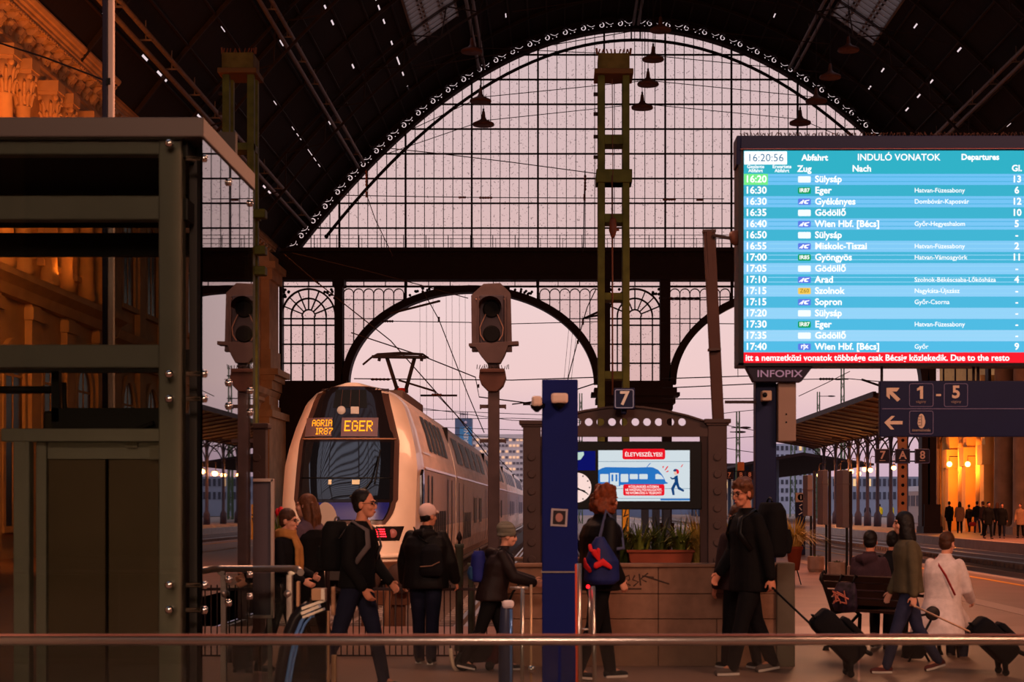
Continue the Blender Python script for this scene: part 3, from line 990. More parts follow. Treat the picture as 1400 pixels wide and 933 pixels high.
# destination displays
DISP = M('display_backing', (112, 84, 84), 0.25, coat=0.5)
LED = E('led_amber', (255, 150, 24), 2.2)
FONT5 = {'A': ['01110', '10001', '10001', '11111', '10001', '10001', '10001'], 'G': ['01110', '10001', '10000', '10111', '10001', '10001', '01110'],
 'R': ['11110', '10001', '10001', '11110', '10100', '10010', '10001'], 'I': ['111', '010', '010', '010', '010', '010', '111'],
 '8': ['01110', '10001', '10001', '01110', '10001', '10001', '01110'], '7': ['11111', '00001', '00010', '00100', '01000', '01000', '01000'],
 'E': ['11111', '10000', '10000', '11110', '10000', '10000', '11111']}
def dots(m, txt, x0, z0, p, wide=1.0):
    x = x0
    for ch in txt:
        gl = FONT5[ch]
        for r_, row in enumerate(gl):
            for c_, v in enumerate(row):
                if v == '1':
                    xa = x+c_*p*wide; zz = z0-r_*p
                    a = [S(xa, zz, .062), S(xa+p*.9*wide, zz, .062), S(xa+p*.9*wide, zz-p*.9, .062), S(xa, zz-p*.9, .062)]
                    m.add(a, [(0, 1, 2, 3)])
        x += (len(gl[0])+1)*p*wide
disp = overlay('destination_display', DISP, lambda z: (-.95, -.36), 3.39, 3.80, .045, 8, 6, mask)
disp2 = overlay('destination_display', DISP, lambda z: (-.16, .62), 3.39, 3.80, .045, 8, 6, mask)
m = MB(); dots(m, 'AGRIA', -.80, 3.755, .0205, .80); dots(m, 'IR87', -.70, 3.575, .0205, .85); m.build('led_text', LED, disp if False else mask)
m = MB(); dots(m, 'EGER', -.09, 3.735, .0335, .78); m.build('led_text', LED, mask)
# equipment behind the mask top: round horn cover and square speaker
m = MB(); c = S(-.18, 3.98-.02, .05); m.lathe(c, [(.085, -.03), (.095, .0), (.095, .03)], 18, 'y'); m.build('horn_cover', M('horn_grey', (190, 176, 168), .5), mask)
m = MB(); c = S(.11, 3.97, .05); m.box(c.x-.09, c.x+.09, c.y-.03, c.y+.03, c.z-.09, c.z+.07); m.build('speaker_panel', M('horn_grey', (190, 176, 168), .5), mask, bevel=.012)
# wiper and stickers
m = MB(); m.tube([S(.28, 2.06, .07), S(.55, 2.45, .08), S(.66, 2.95, .08)], .018, 6); m.tube([S(.1, 2.1, .07), S(.42, 2.3, .08)], .014, 5); m.tube([S(.62, 2.4, .09), S(.7, 3.1, .09)], .02, 5)
m.build('wiper', BLACK, train)
STICK = M('sticker_paper', (214, 204, 170), .7)
for x, w in ((-.36, .07), (.14, .16)):
    m = MB(); m.add([S(x, 2.36, .06), S(x+w, 2.36, .06), S(x+w, 2.46, .06), S(x, 2.46, .06)], [(0, 1, 2, 3)]); m.build('sticker', STICK, mask)
m = MB()
pl = [S(-.95+1.9*i/12, 2.5, .05) for i in range(13)]; m.tube(pl, .012, 5); m.build('dashboard_edge', BLACK, mask)
# tail lamps
for s_ in (-1, 1):
    f0 = (lambda s_: (lambda z: (.62*s_, 1.22*s_) if s_ > 0 else (-1.22, -.62)))(s_)
    pod = overlay('lamp_pod', TMASK, (lambda z, s_=s_: ((.60+(z-1.16)*.2, 1.13+(z-1.16)*.3) if s_ > 0 else (-1.13-(z-1.16)*.3, -.60-(z-1.16)*.2))), 1.18, 1.48, .015, 8, 4)
    m = MB()
    for i in range(5):
        for j in range(4):
            c = S(s_*(.68+.038*i+.012*j), 1.42-.05*j, .05); m.ell(c, (.017, .012, .014), seg=8, rings=5)
    m.build('tail_lamp', E('tail_red', (255, 26, 36), 9.0), pod)
    m = MB(); c = S(s_*1.0, 1.33, .02); m.lathe(c, [(.085, -.02), (.1, .0), (.085, .04)], 16, 'y'); m.build('headlamp', M('headlamp_lens', (140, 84, 80), .15), pod)
# bumper skirt and coupler
m = MB()
pts = [S(-1.3+2.6*i/20, .86, .03) for i in range(21)]
m.tube(pts, .05, 6); m.build('bumper_strip', TW, train)
m = MB(); m.box(TX-1.15, TX+1.15, 37.3, 38.5, RZ+.12, RZ+.45); m.box(TX-.22, TX+.22, 36.1, 37.4, RZ+.45, RZ+.8); m.box(TX-.3, TX+.3, 35.9, 36.15, RZ+.38, RZ+.88)
m.tube([(TX+.5, 36.6, RZ+.62), (TX+.55, 36.3, RZ+.4), (TX+.52, 36.4, RZ+.15)], .05, 8); m.tube([(TX-.5, 36.6, RZ+.62), (TX-.55, 36.3, RZ+.4), (TX-.52, 36.4, RZ+.15)], .05, 8)
m.build('coupler', TDARK, train, bevel=.02)
for i, x in enumerate((.62, -.62)):
    m = MB(); m.box(TX+x-.18, TX+x+.18, 36.25, 36.7, RZ+.42, RZ+.78); m.box(TX+x-.14, TX+x+.14, 36.15, 36.25, RZ+.46, RZ+.74); m.build('crash_box', M('crash_box_tan', (120, 92, 78), .7), train, bevel=.015)
# side mirror covers
for s_ in (-1, 1):
    m = MB(); x = TX+s_*1.42
    m.prism([(38.5, 1.55), (38.9, 1.6), (38.95, 2.5), (38.75, 2.72), (38.45, 2.6), (38.4, 1.9)], x-.06, x+.09 if s_ > 0 else x+.06, 'yz')
    m.M = None
    mm = MB(); mm.add([(a, b, c+RZ) for a, b, c in m.v], m.f); mm.build('mirror_housing', TMASK, train, bevel=.02)
# carriages
def car(y0, y1, idx):
    m = MB()
    ring = [(-w, z) for w, z in PROF[:-1]] + [(0, 4.60)] + [(w, z) for w, z in reversed(PROF[:-1])]
    n = len(ring)
    ysr = [y0, y1]
    vs = [(TX+w, y, RZ+z) for y in ysr for w, z in ring]
    for i in range(n-1):
        zmid = (ring[i][1]+ring[i+1][1])/2
        mi = 0 if zmid > 2.75 or zmid < 1.35 else 1
        m.add([vs[i], vs[i+1], vs[n+i+1], vs[n+i]], [(0, 1, 2, 3)], m=mi)
    m.add([vs[i] for i in range(n)], [tuple(range(n))], m=0); m.add([vs[n+i] for i in range(n)], [tuple(reversed(range(n)))], m=0)
    m.box(TX-1.2, TX+1.2, y0+.3, y1-.3, RZ+.2, RZ+.5, 2)
    c = m.build('carriage', [TWD, TGR, TDARK], train)
    return c
def side(z, y, off=.02, s_=1):
    w = hw(z)
    return Vector((TX+s_*(w+off), y, RZ+z))
def sidepanel(m, ya, yb, za, zb, s_=1, off=.02, n=4):
    vs = []
    for j in range(n+1):
        z = za+(zb-za)*j/n; vs += [side(z, ya, off, s_), side(z, yb, off, s_)]
    m.add(vs, [(2*j, 2*j+1, 2*j+3, 2*j+2) for j in range(n)], True)
TWIN = M('train_side_glass', (26, 21, 22), 0.5, spec=0.1)
TWINB = M('train_side_glass_blue', (30, 38, 84), 0.45, spec=0.2)
cars = [(39.6, 51.4), (51.9, 76.5), (77.0, 101.5), (102, 126.5), (127, 151)]
for ci, (y0, y1) in enumerate(cars):
    c = car(y0, y1, ci)
    for s_ in (1, -1):
        m = MB()
        if ci == 0:
            for k in range(5): sidepanel(m, 42.2+1.45*k, 43.2+1.45*k, 3.22, 4.08, s_)
            m.build('roof_grille', TWIN, c)
            m = MB()
            for k in range(7): sidepanel(m, 42.4+.7*k, 42.8+.7*k, .95, 1.78, s_)
            m.build('side_grille', TWIN, c)
            m = MB()
            for ya in (40.6, 41.8, 47.7, 49.5): sidepanel(m, ya, ya+.3, .7, 2.62, s_)
            m.build('door_seam', BLACK, c)
            m = MB(); sidepanel(m, 39.7, 51.3, 2.74, 2.80, s_, .03); sidepanel(m, 39.7, 41.8, 3.1, 3.14, s_, .03); m.build('trim_line', TW, c)
        else:
            yy = y0+1.8; k = 0
            m = MB()
            while yy < y1-3.5:
                sidepanel(m, yy, yy+2.9, 3.2, 4.0, s_); yy += 4.1
            m.build('window', TWIN if ci < 3 else TWINB, c)
            if ci == 1:
                m = MB()
                for k in range(7): sidepanel(m, 55.9+.66*k, 56.25+.66*k, .85, 1.7, s_)
                m.build('side_grille', TWIN, c)
            m = MB(); yy = y0+(10.5 if ci == 1 else 5.5)
            while yy < y1-7:
                sidepanel(m, yy, yy+1.9, 1.3, 2.2, s_); yy += 4.1
            m.build('window', TWIN if ci < 3 else TWINB, c)
            m = MB()
            for ya in (y0+1.2, y0+3.6, y1-4.2, y1-1.8): sidepanel(m, ya, ya+.28, .55, 2.6, s_)
            m.build('door_seam', BLACK, c)
            m = MB(); sidepanel(m, y0+.1, y1-.1, 2.74, 2.80, s_, .03); m.build('trim_line', TW, c)
    m = MB(); m.box(TX-1.2, TX+1.2, y1, y1+.5, RZ+.6, RZ+4.2); m.build('gangway', TDARK, train)
m = MB(); m.box(TX+.2, TX+.85, 41, 47, RZ+4.35, RZ+4.62); m.box(TX-.85, TX-.2, 41, 47, RZ+4.35, RZ+4.62); m.build('roof_equipment', M('roof_gear', (92, 70, 62), .7), train, bevel=.04)
# pantograph
pan = thing('pantograph', 'raised dark pantograph with red insulator on the train roof', 'pantograph', (TX, 50, RZ+4.58))
pan.parent = train; pan.location = Vector((TX, 50, RZ+4.58)) - Vector((TX, 36.6, RZ)); del pan['category']
d = 50
m = MB(); a = P(549, 553, d); b = P(549, 531, d); m.lathe((a.x, d, a.z-.1), [(.14, 0), (.16, .12), (.11, .16), (.16, .22), (.11, .27), (.16, .33), (.11, .38), (.12, b.z-a.z+.1)], 14); m.build('insulator', M('insulator_red', (190, 40, 26), .4), pan)
m = MB()
for q0, q1 in (((543, 533), (529, 489)), ((555, 533), (567, 489))):
    m.tube([P(*q0, d), P(*q1, d)], .055, 8)
m.tube([P(540, 535, d), P(558, 535, d)], .06, 8); m.tube([P(540, 535, d), P(544, 528, d)], .05, 6)
m.build('arm', STEEL_D, pan)
m = MB()
m.tube([P(496, 499, d), P(508, 489, d), P(516, 484.5, d), P(548, 482.5, d), P(578, 484.5, d), P(586, 490, d)], .03, 7)
m.bar(P(509, 488, d), P(582, 489, d), .07, .3); m.bar(P(514, 485, d), P(578, 485, d), .04, .1)
for x in (519, 577): m.bar(P(x, 490, d), P(x-1, 494, d), .08, .1)
m.build('collector_head', STEEL_D, pan)
# ------------------------------------------------------------------ glazed lift tower
LD = 13.5; LS = F/LD
LX = -2.74
lift = thing('lift_tower', 'glazed lift tower with olive steel frame and steel doors', 'lift', (-4.2, 14.4, 0))
def lx(px, d=LD): return PX(px, d)
def lz(py, d=LD): return PZ(py, d)
LX0 = -5.9; DB = 15.5
m = MB()
m.box(lx(219), lx(250), LD-.06, LD+.12, 0, lz(189))                     # corner post
for y0, y1 in ((189, 213), (269, 302), (472, 504)): m.box(LX0, lx(220), LD-.05, LD+.1, lz(y1), lz(y0))
m.box(LX0, LX0+.15, LD-.06, LD+.12, 0, lz(189))
m.build('front_frame', OLIVE, lift, bevel=.012)
m = MB()
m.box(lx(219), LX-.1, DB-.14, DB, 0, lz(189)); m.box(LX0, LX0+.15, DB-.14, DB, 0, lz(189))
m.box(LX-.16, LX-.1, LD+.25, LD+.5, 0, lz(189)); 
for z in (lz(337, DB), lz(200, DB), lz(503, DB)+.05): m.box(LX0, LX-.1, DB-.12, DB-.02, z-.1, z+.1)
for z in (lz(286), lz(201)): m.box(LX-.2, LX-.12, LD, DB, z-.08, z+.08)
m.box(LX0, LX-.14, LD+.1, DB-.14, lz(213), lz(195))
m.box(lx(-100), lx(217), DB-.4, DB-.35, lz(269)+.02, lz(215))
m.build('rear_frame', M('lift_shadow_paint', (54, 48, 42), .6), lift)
m = MB()
m.box(LX0-.3, PX(278, 13.35), 13.35, 15.62, lz(187, 13.35), lz(160, 13.35))
m.build('roof', M('lift_roof_sheet', (90, 80, 74), .5, .2), lift, bevel=.01)
LG = GLASS('lift_glass', (222, 226, 222), f90=1.0)
LGS = GLASS('lift_side_glass', (205, 208, 204), f90=1.75, rough=.01)
m = MB(); m.box(LX0, lx(254, 13.38), 13.37, 13.385, 0.02, lz(190, 13.38)); m.build('front_glass', LG, lift)
m = MB(); m.box(LX, LX+.015, 13.4, 15.6, 0.02, lz(192)); m.build('side_glass', LGS, lift)
m = MB(); m.box(LX0+.1, LX-.2, DB+.02, DB+.035, 0.02, lz(192)); m.build('rear_glass', LG, lift)
# landing door
m = MB()
m.box(lx(18), lx(40), LD, LD+.12, 0, lz(604)); m.box(lx(40)+.02, lx(58), LD+.1, LD+.2, 0, lz(604)); m.box(lx(0), lx(219), LD+.02, LD+.14, lz(604), lz(586))
m.build('door_frame', OLIVE, lift, bevel=.008)
LDOOR = M('lift_door_steel', (96, 76, 56), .5, .3, .1, 1.5)
for a, b in ((62, 146), (150, 219)):
    m = MB(); m.box(lx(a, 13.7), lx(b, 13.7), 13.66, 13.72, .01, lz(628, 13.7)); m.build('door_leaf', LDOOR, lift, bevel=.006)
m = MB(); m.box(lx(62, 13.7), lx(219, 13.7), 13.64, 13.72, lz(628, 13.7), lz(604, 13.7)); m.build('door_header', OLIVE, lift)
m = MB(); 
m.box(lx(60), lx(219), 13.7, 13.8, lz(600), lz(556)); m.tube([(lx(-60), 13.75, lz(534)+.02), (lx(60), 13.75, lz(534)+.02)], .03, 8); m.box(lx(60), lx(70), 13.7, 13.78, lz(575), lz(505))
m.tube([(lx(75), 13.75, lz(520)), (lx(76), 13.75, lz(560)), (lx(85), 13.75, lz(568)), (lx(215), 13.75, lz(568))], .02, 8)
m.tube([(lx(172), 13.66, lz(590)), (lx(204), 13.66, lz(577))], .02, 6)
m.build('door_operator', M('operator_dark', (38, 32, 27), .6), lift)
m = MB(); m.box(lx(168), lx(183), 13.6, 13.61, lz(612), lz(594)); m.box(lx(200), lx(216), 13.6, 13.61, lz(628), lz(606)); m.build('notice', M('notice_paper', (140, 128, 110), .8), lift)
# car and shaft back
m = MB(); m.box(lx(40), LX-.25, 13.85, 15.2, .02, lz(562, 13.85)); m.build('lift_car', M('lift_car_sheet', (60, 50, 40), .4, .4), lift, bevel=.02)
for (x, y) in ((232, 197), (232, 512), (232, 546), (232, 800), (232, 834)):
    m = MB(); m.lathe((lx(x, 13.36), 13.36, lz(y, 13.36)), [(.01, -.055), (.028, -.045), (.032, -.02), (.026, 0), (.02, .05)], 14, 'y'); m.build('glass_bolt', CHROME, lift)
for dd in (13.45, 14.45, 15.45):
    for z in (lz(197)-.12, lz(512), lz(546), lz(800), lz(834)):
        m = MB(); m.lathe((LX, dd, z), [(.02, -.12), (.02, -.01), (.03, 0), (.03, .035), (.01, .045)], 12, 'x'); m.build('glass_bolt', CHROME, lift)
# ------------------------------------------------------------------ front balustrade
D = 8.8
bal = thing('glass_balustrade', 'steel handrail on clear glass panels running across the whole view', 'balustrade', (0, D, 0))
m = MB(); m.tube([(-6, D, PZ(876.5, D)), (6, D, PZ(876.5, D))], .0225, 16); m.build('handrail', STAIN, bal)
m = MB(); m.bar((-6, D, PZ(868.5, D)), (6, D, PZ(868.5, D)), .008, .03); m.build('rail_cap', M('rail_cap_red', (150, 92, 80), .5), bal)
BG = GLASS('balustrade_glass', (226, 232, 228), f90=1.0)
xs_ = [-6.0 + 1.5*i for i in range(9)]
for a, b in zip(xs_, xs_[1:]):
    m = MB(); m.box(a+.006, b-.006, D-.006, D+.006, .03, PZ(879, D)); m.build('glass_panel', BG, bal)
m = MB(); m.box(-6, 6, D-.04, D+.04, 0, .06); m.build('base_channel', STAIN, bal)
# ------------------------------------------------------------------ planter wall
D = 17.7
pl = thing('planter_wall', 'low stone-clad planter wall under the portal with a tag scrawled on it', 'planter', (.9, D, 0))
x0, x1 = PX(690, D), PX(1064, D)
m = MB(); m.box(x0+.01, x1-.01, D+.03, D+2.2, 0, .95); m.build('core', M('planter_core', (70, 54, 46), .9), pl)
k = 0
for (ya, yb) in ((775, 812), (812.8, 846.5), (847.3, 912)):
    j = {775: [690, 795, 900, 1064], 812.8: [690, 742, 900, 1064], 847.3: [690, 795, 900, 980, 1064]}[ya]
    for a, b in zip(j, j[1:]):
        m = MB(); m.box(PX(a, D)+.003, PX(b, D)-.003, D, D+.05, max(0, PZ(yb, D)), PZ(ya, D)); m.build('stone_slab', PLANTER, pl, bevel=.006)
m = MB(); m.box(x0-.02, x1+.02, D-.03, D+.25, PZ(776, D), PZ(771, D)); m.box(x0-.02, x1+.02, D+1.95, D+2.25, PZ(776, D), PZ(771, D)); m.build('coping', PLANTER, pl, bevel=.01)
m = MB(); m.box(x0, x1, D+.2, D+2, .94, .965); m.build('soil', M('soil', (44, 32, 26), .95), pl)
m = MB()
def px_path(pts, d): return [P(x, y, d) for x, y in pts]
for pts in ([(847, 786), (852, 799), (858, 802)], [(853, 790), (860, 787), (861, 793), (854, 796), (862, 801)], [(868, 787), (865, 793), (873, 796), (866, 802)], [(874, 785), (876, 801)], [(886, 784), (876, 792), (884, 796)], [(845, 805.5), (877, 805.5)], [(884, 789), (915, 799)], [(878, 788), (894, 790)]):
    m.tube(px_path(pts, D-.003), .008, 5, flat=.3)
m.build('graffiti_tag', M('graffiti_paint', (70, 52, 44), .8), pl)
m = MB(); m.box(PX(1062, D-.05), PX(1087, D-.05), D-.05, D+.25, 0, PZ(770, D)); 
ep = m.build('corner_post', M('corner_post_stone', (92, 82, 70), .75, 0, .1, 6), pl, bevel=.01)
# ------------------------------------------------------------------ portal with the information screen
D = 18.3
po = thing('information_portal', 'brown riveted iron portal framing the information screen', 'portal', (PX(855, D), D, 1.0))
def pcol(name, xa, xb, ytop, ybot, par, mirror=False):
    m = MB(); a, b = PX(xa, D), PX(xb, D)
    m.box(a, b, D, D+.16, PZ(ybot, D), PZ(ytop, D))
    m.box(a-.04, b+.04, D-.03, D+.2, PZ(ytop+6, D), PZ(ytop, D)); m.box(a-.02, b+.02, D-.015, D+.18, PZ(ytop+9, D), PZ(ytop+6, D))
    c = m.build(name, IRON_BR, par, bevel=.008)
    m = MB(); y = 625; cx = (a+b)/2
    while y < min(ybot, 770):
        m.lathe((cx, D, PZ(y, D)), [(.034, -.004), (.042, -.004), (.042, -.012), (.034, -.012)], 18, 'y'); m.lathe((cx, D, PZ(y, D)), [(.008, -.002), (.006, -.006)], 8, 'y')
        y += 23.4
    m.build('round_cap', IRON_BR, c)
    return c
pcol('column', 715, 739, 575, 774, po); pcol('column', 968, 994, 573, 774, po)
m = MB()
m.box(PX(958, D), PX(968, D), D+.02, D+.14, PZ(774, D), PZ(597, D)); m.box(PX(739, D), PX(749, D), D+.02, D+.14, PZ(774, D), PZ(597, D))
m.build('inner_post', STEEL_D, po)
out = [(740, 589), (740, 579), (770, 570), (800, 563), (830, 558.5), (855, 557), (880, 558.5), (910, 563), (940, 570), (968, 579), (968, 589)]
q = [(PX(x, D), PZ(y, D)) for x, y in out]
hol = []
for i in range(11):
    cx = 773+16.0*i; hol.append([(PX(cx+5.3*math.cos(a), D), PZ(577+5.3*math.sin(a), D)) for a in [2*PI*k/18 for k in range(18)]])
m = MB(); plate(m, q, hol, D+.06, .05)
m.build('arched_plate', IRON_BR, po)
m = MB(); m.bar(P(740, 592, D+.07), P(968, 592, D+.07), 11/131.0, .12)
tp = [P(x, y-1, D+.07) for x, y in out[1:-1]]
for a, b in zip(tp, tp[1:]): m.bar(a, b, .02, .13)
m.build('beam', IRON_BR, po)
# screen
DS = D-.03
scn = thing('information_screen', 'black framed screen showing a blue train and a running figure', 'screen', (PX(855, DS), DS, PZ(697, DS)))
m = MB(); m.box(PX(746, DS), PX(959, DS), DS-.04, DS+.10, PZ(697, DS), PZ(604, DS)); m.build('housing', BLACK, scn, bevel=.01)
DF = DS-.043
def srect(m, xa, xb, ya, yb, lay=0, mi=None, r=0):
    d = DF-.0012*lay
    if r:
        pts = []
        for cx, cy, a0 in ((xb-r, ya+r, -PI/2), (xb-r, yb-r, 0), (xa+r, yb-r, PI/2), (xa+r, ya+r, PI)):
            for i in range(5): a = a0+PI/2*i/4; pts.append((cx+r*math.cos(a), cy+r*math.sin(a)))
    else: pts = [(xa, ya), (xb, ya), (xb, yb), (xa, yb)]
    spoly(m, pts, lay, mi)
def spoly(m, pts, lay=0, mi=None):
    d = DF-.0012*lay
    v = [P(x, y, d) for x, y in pts]
    m.add(v, [tuple(reversed(range(len(v))))], m=mi)
SW, SR, SB, SN, SP, SBD = E('screen_white', (214, 226, 232), .95), E('screen_red', (232, 20, 36), 1.0), E('screen_blue', (40, 116, 196), .95), E('screen_navy', (18, 66, 122), .9), E('screen_clock', (255, 222, 214), .95), E('screen_deep_blue', (16, 20, 110), .8)
SLINE = E('screen_line', (150, 176, 196), .8)
m = MB(); srect(m, 818, 943, 616, 685.5, 0); m.build('slide', SW, scn)
m = MB(); 
for y in (631, 668, 681.5): srect(m, 818, 943, y, y+.8, 1)
m.build('slide_line', SLINE, scn)
m = MB(); srect(m, 851, 909.5, 614, 628.5, 2, r=3); m.build('red_panel', SR, scn)
m = MB(); srect(m, 852, 908.5, 662.5, 678, 4, r=2.5); m.build('red_panel', SR, scn)
m = MB(); 
train_pts = [(818, 664), (818, 643), (823, 640.5), (828, 639), (870, 639.5), (888, 639), (893, 639.5), (900, 643), (905, 649), (909, 656), (910, 659), (913, 660.5), (913, 661.5), (909, 662), (906, 663), (848, 663.5), (848, 665), (836, 665)]
spoly(m, train_pts, 2); spoly(m, [(884, 639), (888, 634), (890.5, 633), (888.7, 634.8), (885, 639)], 2); m.build('train_picture', SB, scn)
m = MB()
srect(m, 820.5, 832, 648.5, 659.5, 3, r=1); srect(m, 834, 846, 647, 664.5, 3); srect(m, 848.5, 859, 648.5, 659.5, 3, r=1); srect(m, 861, 872, 648.5, 655.5, 3, r=1); srect(m, 874, 885.5, 648.5, 655.5, 3, r=1)
m.build('train_windows', SW, scn); m = MB(); spoly(m, [(896, 655.5), (896, 649), (899, 648), (904, 650), (908, 655.5)], 3); m.build('cab_window', SW, scn)
m = MB(); srect(m, 836, 838.5, 649, 658.5, 4); srect(m, 841.5, 844, 649, 658.5, 4); m.build('door_windows', SB, scn)
m = MB()
spoly(m, [(922, 652), (926.5, 650), (927.5, 660), (922.5, 661)], 3)
spoly(m, [(922, 659.5), (925.5, 661), (921.5, 669), (922.5, 677), (919.5, 677.5), (917.5, 668)], 3)
spoly(m, [(923, 660), (927.5, 660), (929, 666), (935.5, 670.5), (934.5, 673), (927, 669.5)], 3)
spoly(m, [(923.5, 652.5), (924.5, 655.5), (918.5, 656), (916, 653.5), (917, 652.5), (919.5, 654)], 4)
spoly(m, [(920.5, 643.5), (922, 641.8), (925, 641.5), (927.5, 643), (928, 646.5), (925.5, 645), (921, 645)], 4)
m.build('running_figure', SN, scn)
m = MB(); spoly(m, [(921.5, 645), (925.5, 645), (926, 649), (923.5, 650.5), (921.5, 648.5)], 3); m.build('figure_face', E('screen_skin', (240, 200, 180), .9), scn)
m = MB(); spoly(m, [(924.5, 642), (927.5, 642.5), (928.5, 645.5), (927.5, 648.5), (925.5, 648)], 5)
for p4 in ([(905.5, 638), (908, 637.5), (906.5, 641)], [(914, 638), (912, 637.8), (908.5, 643.5), (910, 643.5)], [(914, 643.5), (910.5, 645), (910.5, 646), (914, 645.5)], [(934, 635.5), (932.8, 635.3), (930.5, 639), (931.5, 639.3)]): spoly(m, p4, 3)
m.build('red_accents', SR, scn)
m = MB()
m.text('ÉLETVESZÉLYES!', PX(880, DF), DF-.004, PZ(622, DF), 7.6/131, bold=.015, sx=.95)
STX = E('screen_text', (255, 240, 236), 1.0); m.build('slide_text', STX, scn); m = MB()
for i, t_ in enumerate(('KÖZLEKEDÉS KÖZBEN', 'NE HASZNÁLJ FÜLHALLGATÓT,', 'NE NYOMKODD A TELEFONT!')): m.text(t_, PX(880, DF), DF-.007, PZ(666+4.3*i, DF), 4.4/131, bold=.02, sx=.92 if i == 0 else .80)
m.build('slide_text', STX, scn)
m = MB(); srect(m, 903, 943, 682.3, 684.6, 3); m.build('footer_bar', SB, scn)
m = MB(); srect(m, 760, 814, 617, 643.5, 1); m.build('blue_panel', SBD, scn)
m = MB(); spoly(m, [(770, 632), (779, 620), (798, 618), (798.5, 622), (794, 628.5), (780, 632)], 2); m.build('panel_mark', E('screen_mint', (196, 222, 210), .9), scn)
m = MB(); spoly(m, [(788+20.5*math.cos(a), 667+20.5*math.sin(a)) for a in [2*PI*k/40 for k in range(40)]], 1); m.build('clock_face', SP, scn)
m = MB()
for k in range(12):
    a = 2*PI*k/12; c, s_ = math.cos(a), math.sin(a)
    spoly(m, [(788+17*c-.8*s_, 667+17*s_+.8*c), (788+19*c-.8*s_, 667+19*s_+.8*c), (788+19*c+.8*s_, 667+19*s_-.8*c), (788+17*c+.8*s_, 667+17*s_-.8*c)], 2)
spoly(m, [(788, 666), (803, 674), (802.5, 675.5), (787, 668)], 2); spoly(m, [(786, 667), (800, 671), (800, 673), (786, 669)], 2)
m.build('clock_hands', E('screen_ink', (30, 20, 24), .5), scn)
# number seven sign
D7 = 18.1
s7 = thing('platform_sign', 'navy square sign with the number 7 on top of the portal', 'sign', (PX(853.5, D7), D7, PZ(560, D7)))
m = MB(); m.box(PX(839, D7), PX(868, D7), D7-.03, D7+.05, PZ(560, D7), PZ(531, D7)); m.box(PX(850, D7), PX(857, D7), D7+.05, D7+.2, PZ(566, D7), PZ(536, D7)); m.build('panel', NAVY_D, s7, bevel=.01)
def frame_xz(m, xa, xb, ya, yb, w, d, r=3, th=.006):
    def rr(o):
        pts = []
        for cx, cy, a0 in ((xb-r, ya+r, -PI/2), (xb-r, yb-r, 0), (xa+r, yb-r, PI/2), (xa+r, ya+r, PI)):
            for i in range(6): a = a0+PI/2*i/5; pts.append((PX(cx+(r-o)*math.cos(a), d), PZ(cy+(r-o)*math.sin(a), d)))
        return pts
    A, B = rr(0), rr(w)
    m.band(A+[A[0]], B+[B[0]], d-th, d)
m = MB(); frame_xz(m, 840.5, 866.5, 532.5, 558.5, 1.3, D7-.03, 3); m.build('border', M('sign_border', (150, 160, 196), .5), s7)
m = MB(); m.text('7', PX(853.5, D7), D7-.036, PZ(545.8, D7), 26/132.6, bold=.025); m.build('number', SIGNW, s7)
# leaning brown post on the portal
lp = thing('leaning_post', 'brown steel post leaning above the right side of the portal', 'post', P(982, 575, D))
m = MB(); m.bar(P(982, 577, D+.08), P(969.5, 317, D+.08), .118, .11); m.bar(P(980.5, 560, D+.08), P(969.3, 316, D+.02), .06, .02); m.build('shaft', M('post_brown', (78, 50, 44), .6, .1, .12, 3), lp, bevel=.006)
m = MB(); m.bar(P(976.6, 480, D+.02), P(976.5, 477, D+.02), .13, .13); m.bar(P(969.5, 318.5, D+.08), P(969.4, 315, D+.08), .135, .13); m.build('collar', IRON_BR, lp)
m = MB(); m.bar(P(975, 322, D), P(999, 326, D), .03, .04); m.tube([P(999, 326, D), P(1014, 324, D)], .02, 6); m.build('bracket', STEEL_D, lp)
m = MB(); c = P(1005, 325, D); m.lathe(c, [(.02, -.08), (.05, -.05), (.065, 0), (.06, .05), (.03, .07)], 12, 'z'); m.build('camera_head', M('camera_brown', (120, 74, 60), .5), lp)
m = MB(); m.bar(P(991, 550, D+.05), P(1034, 550, D+.05), .03, .03); tag(m.build('tie_bar', STEEL_D), 'short dark bar between the leaning post and the navy board column', 'bar')
# second riveted column by the lift
D2 = 18.3
rc = thing('riveted_column', 'brown riveted iron column half hidden behind the lift glass', 'column', (PX(352, D2), D2, 0), kind='thing')
m = MB(); m.box(PX(341, D2), PX(363, D2), D2, D2+.16, 0, PZ(580, D2)); m.box(PX(337, D2), PX(367, D2), D2-.03, D2+.2, PZ(586, D2), PZ(579, D2)); m.build('shaft', IRON_BR, rc, bevel=.008)
m = MB()
for k in range(7): m.lathe((PX(351, D2), D2, PZ(626+23.4*k, D2)), [(.034, -.004), (.042, -.004), (.042, -.012), (.034, -.012)], 18, 'y')
m.build('round_cap', IRON_BR, rc)
# ------------------------------------------------------------------ departure board
D = 18.2; KB = F/D
bd = thing('departure_board', 'large lit turquoise departure board with rows of train times', 'board', (PX(1210, D), D, PZ(500, D)))
m = MB(); m.box(PX(1009.5, D), PX(1418, D), D, D+.45, PZ(500, D), PZ(190, D)); m.build('cabinet', M('board_cabinet', (18, 18, 32), .5), bd, bevel=.012)
m = MB(); m.box(PX(1012, D), PX(1418, D), D-.06, D+.3, PZ(204.5, D), PZ(187, D)); m.prism([(D-.06, PZ(187, D)), (D+.3, PZ(187, D)), (D+.3, PZ(226, D)), (D-.02, PZ(226, D))], PX(1006.5, D), PX(1012.5, D), 'yz'); m.build('hood', M('hood_navy', (15, 22, 60), .5), bd, bevel=.006)
m = MB(); m.bar(P(1012, 203.6, D-.065), P(1418, 203.2, D-.065), .008, .006); m.build('hood_edge', M('edge_red', (150, 84, 80), .5), bd)
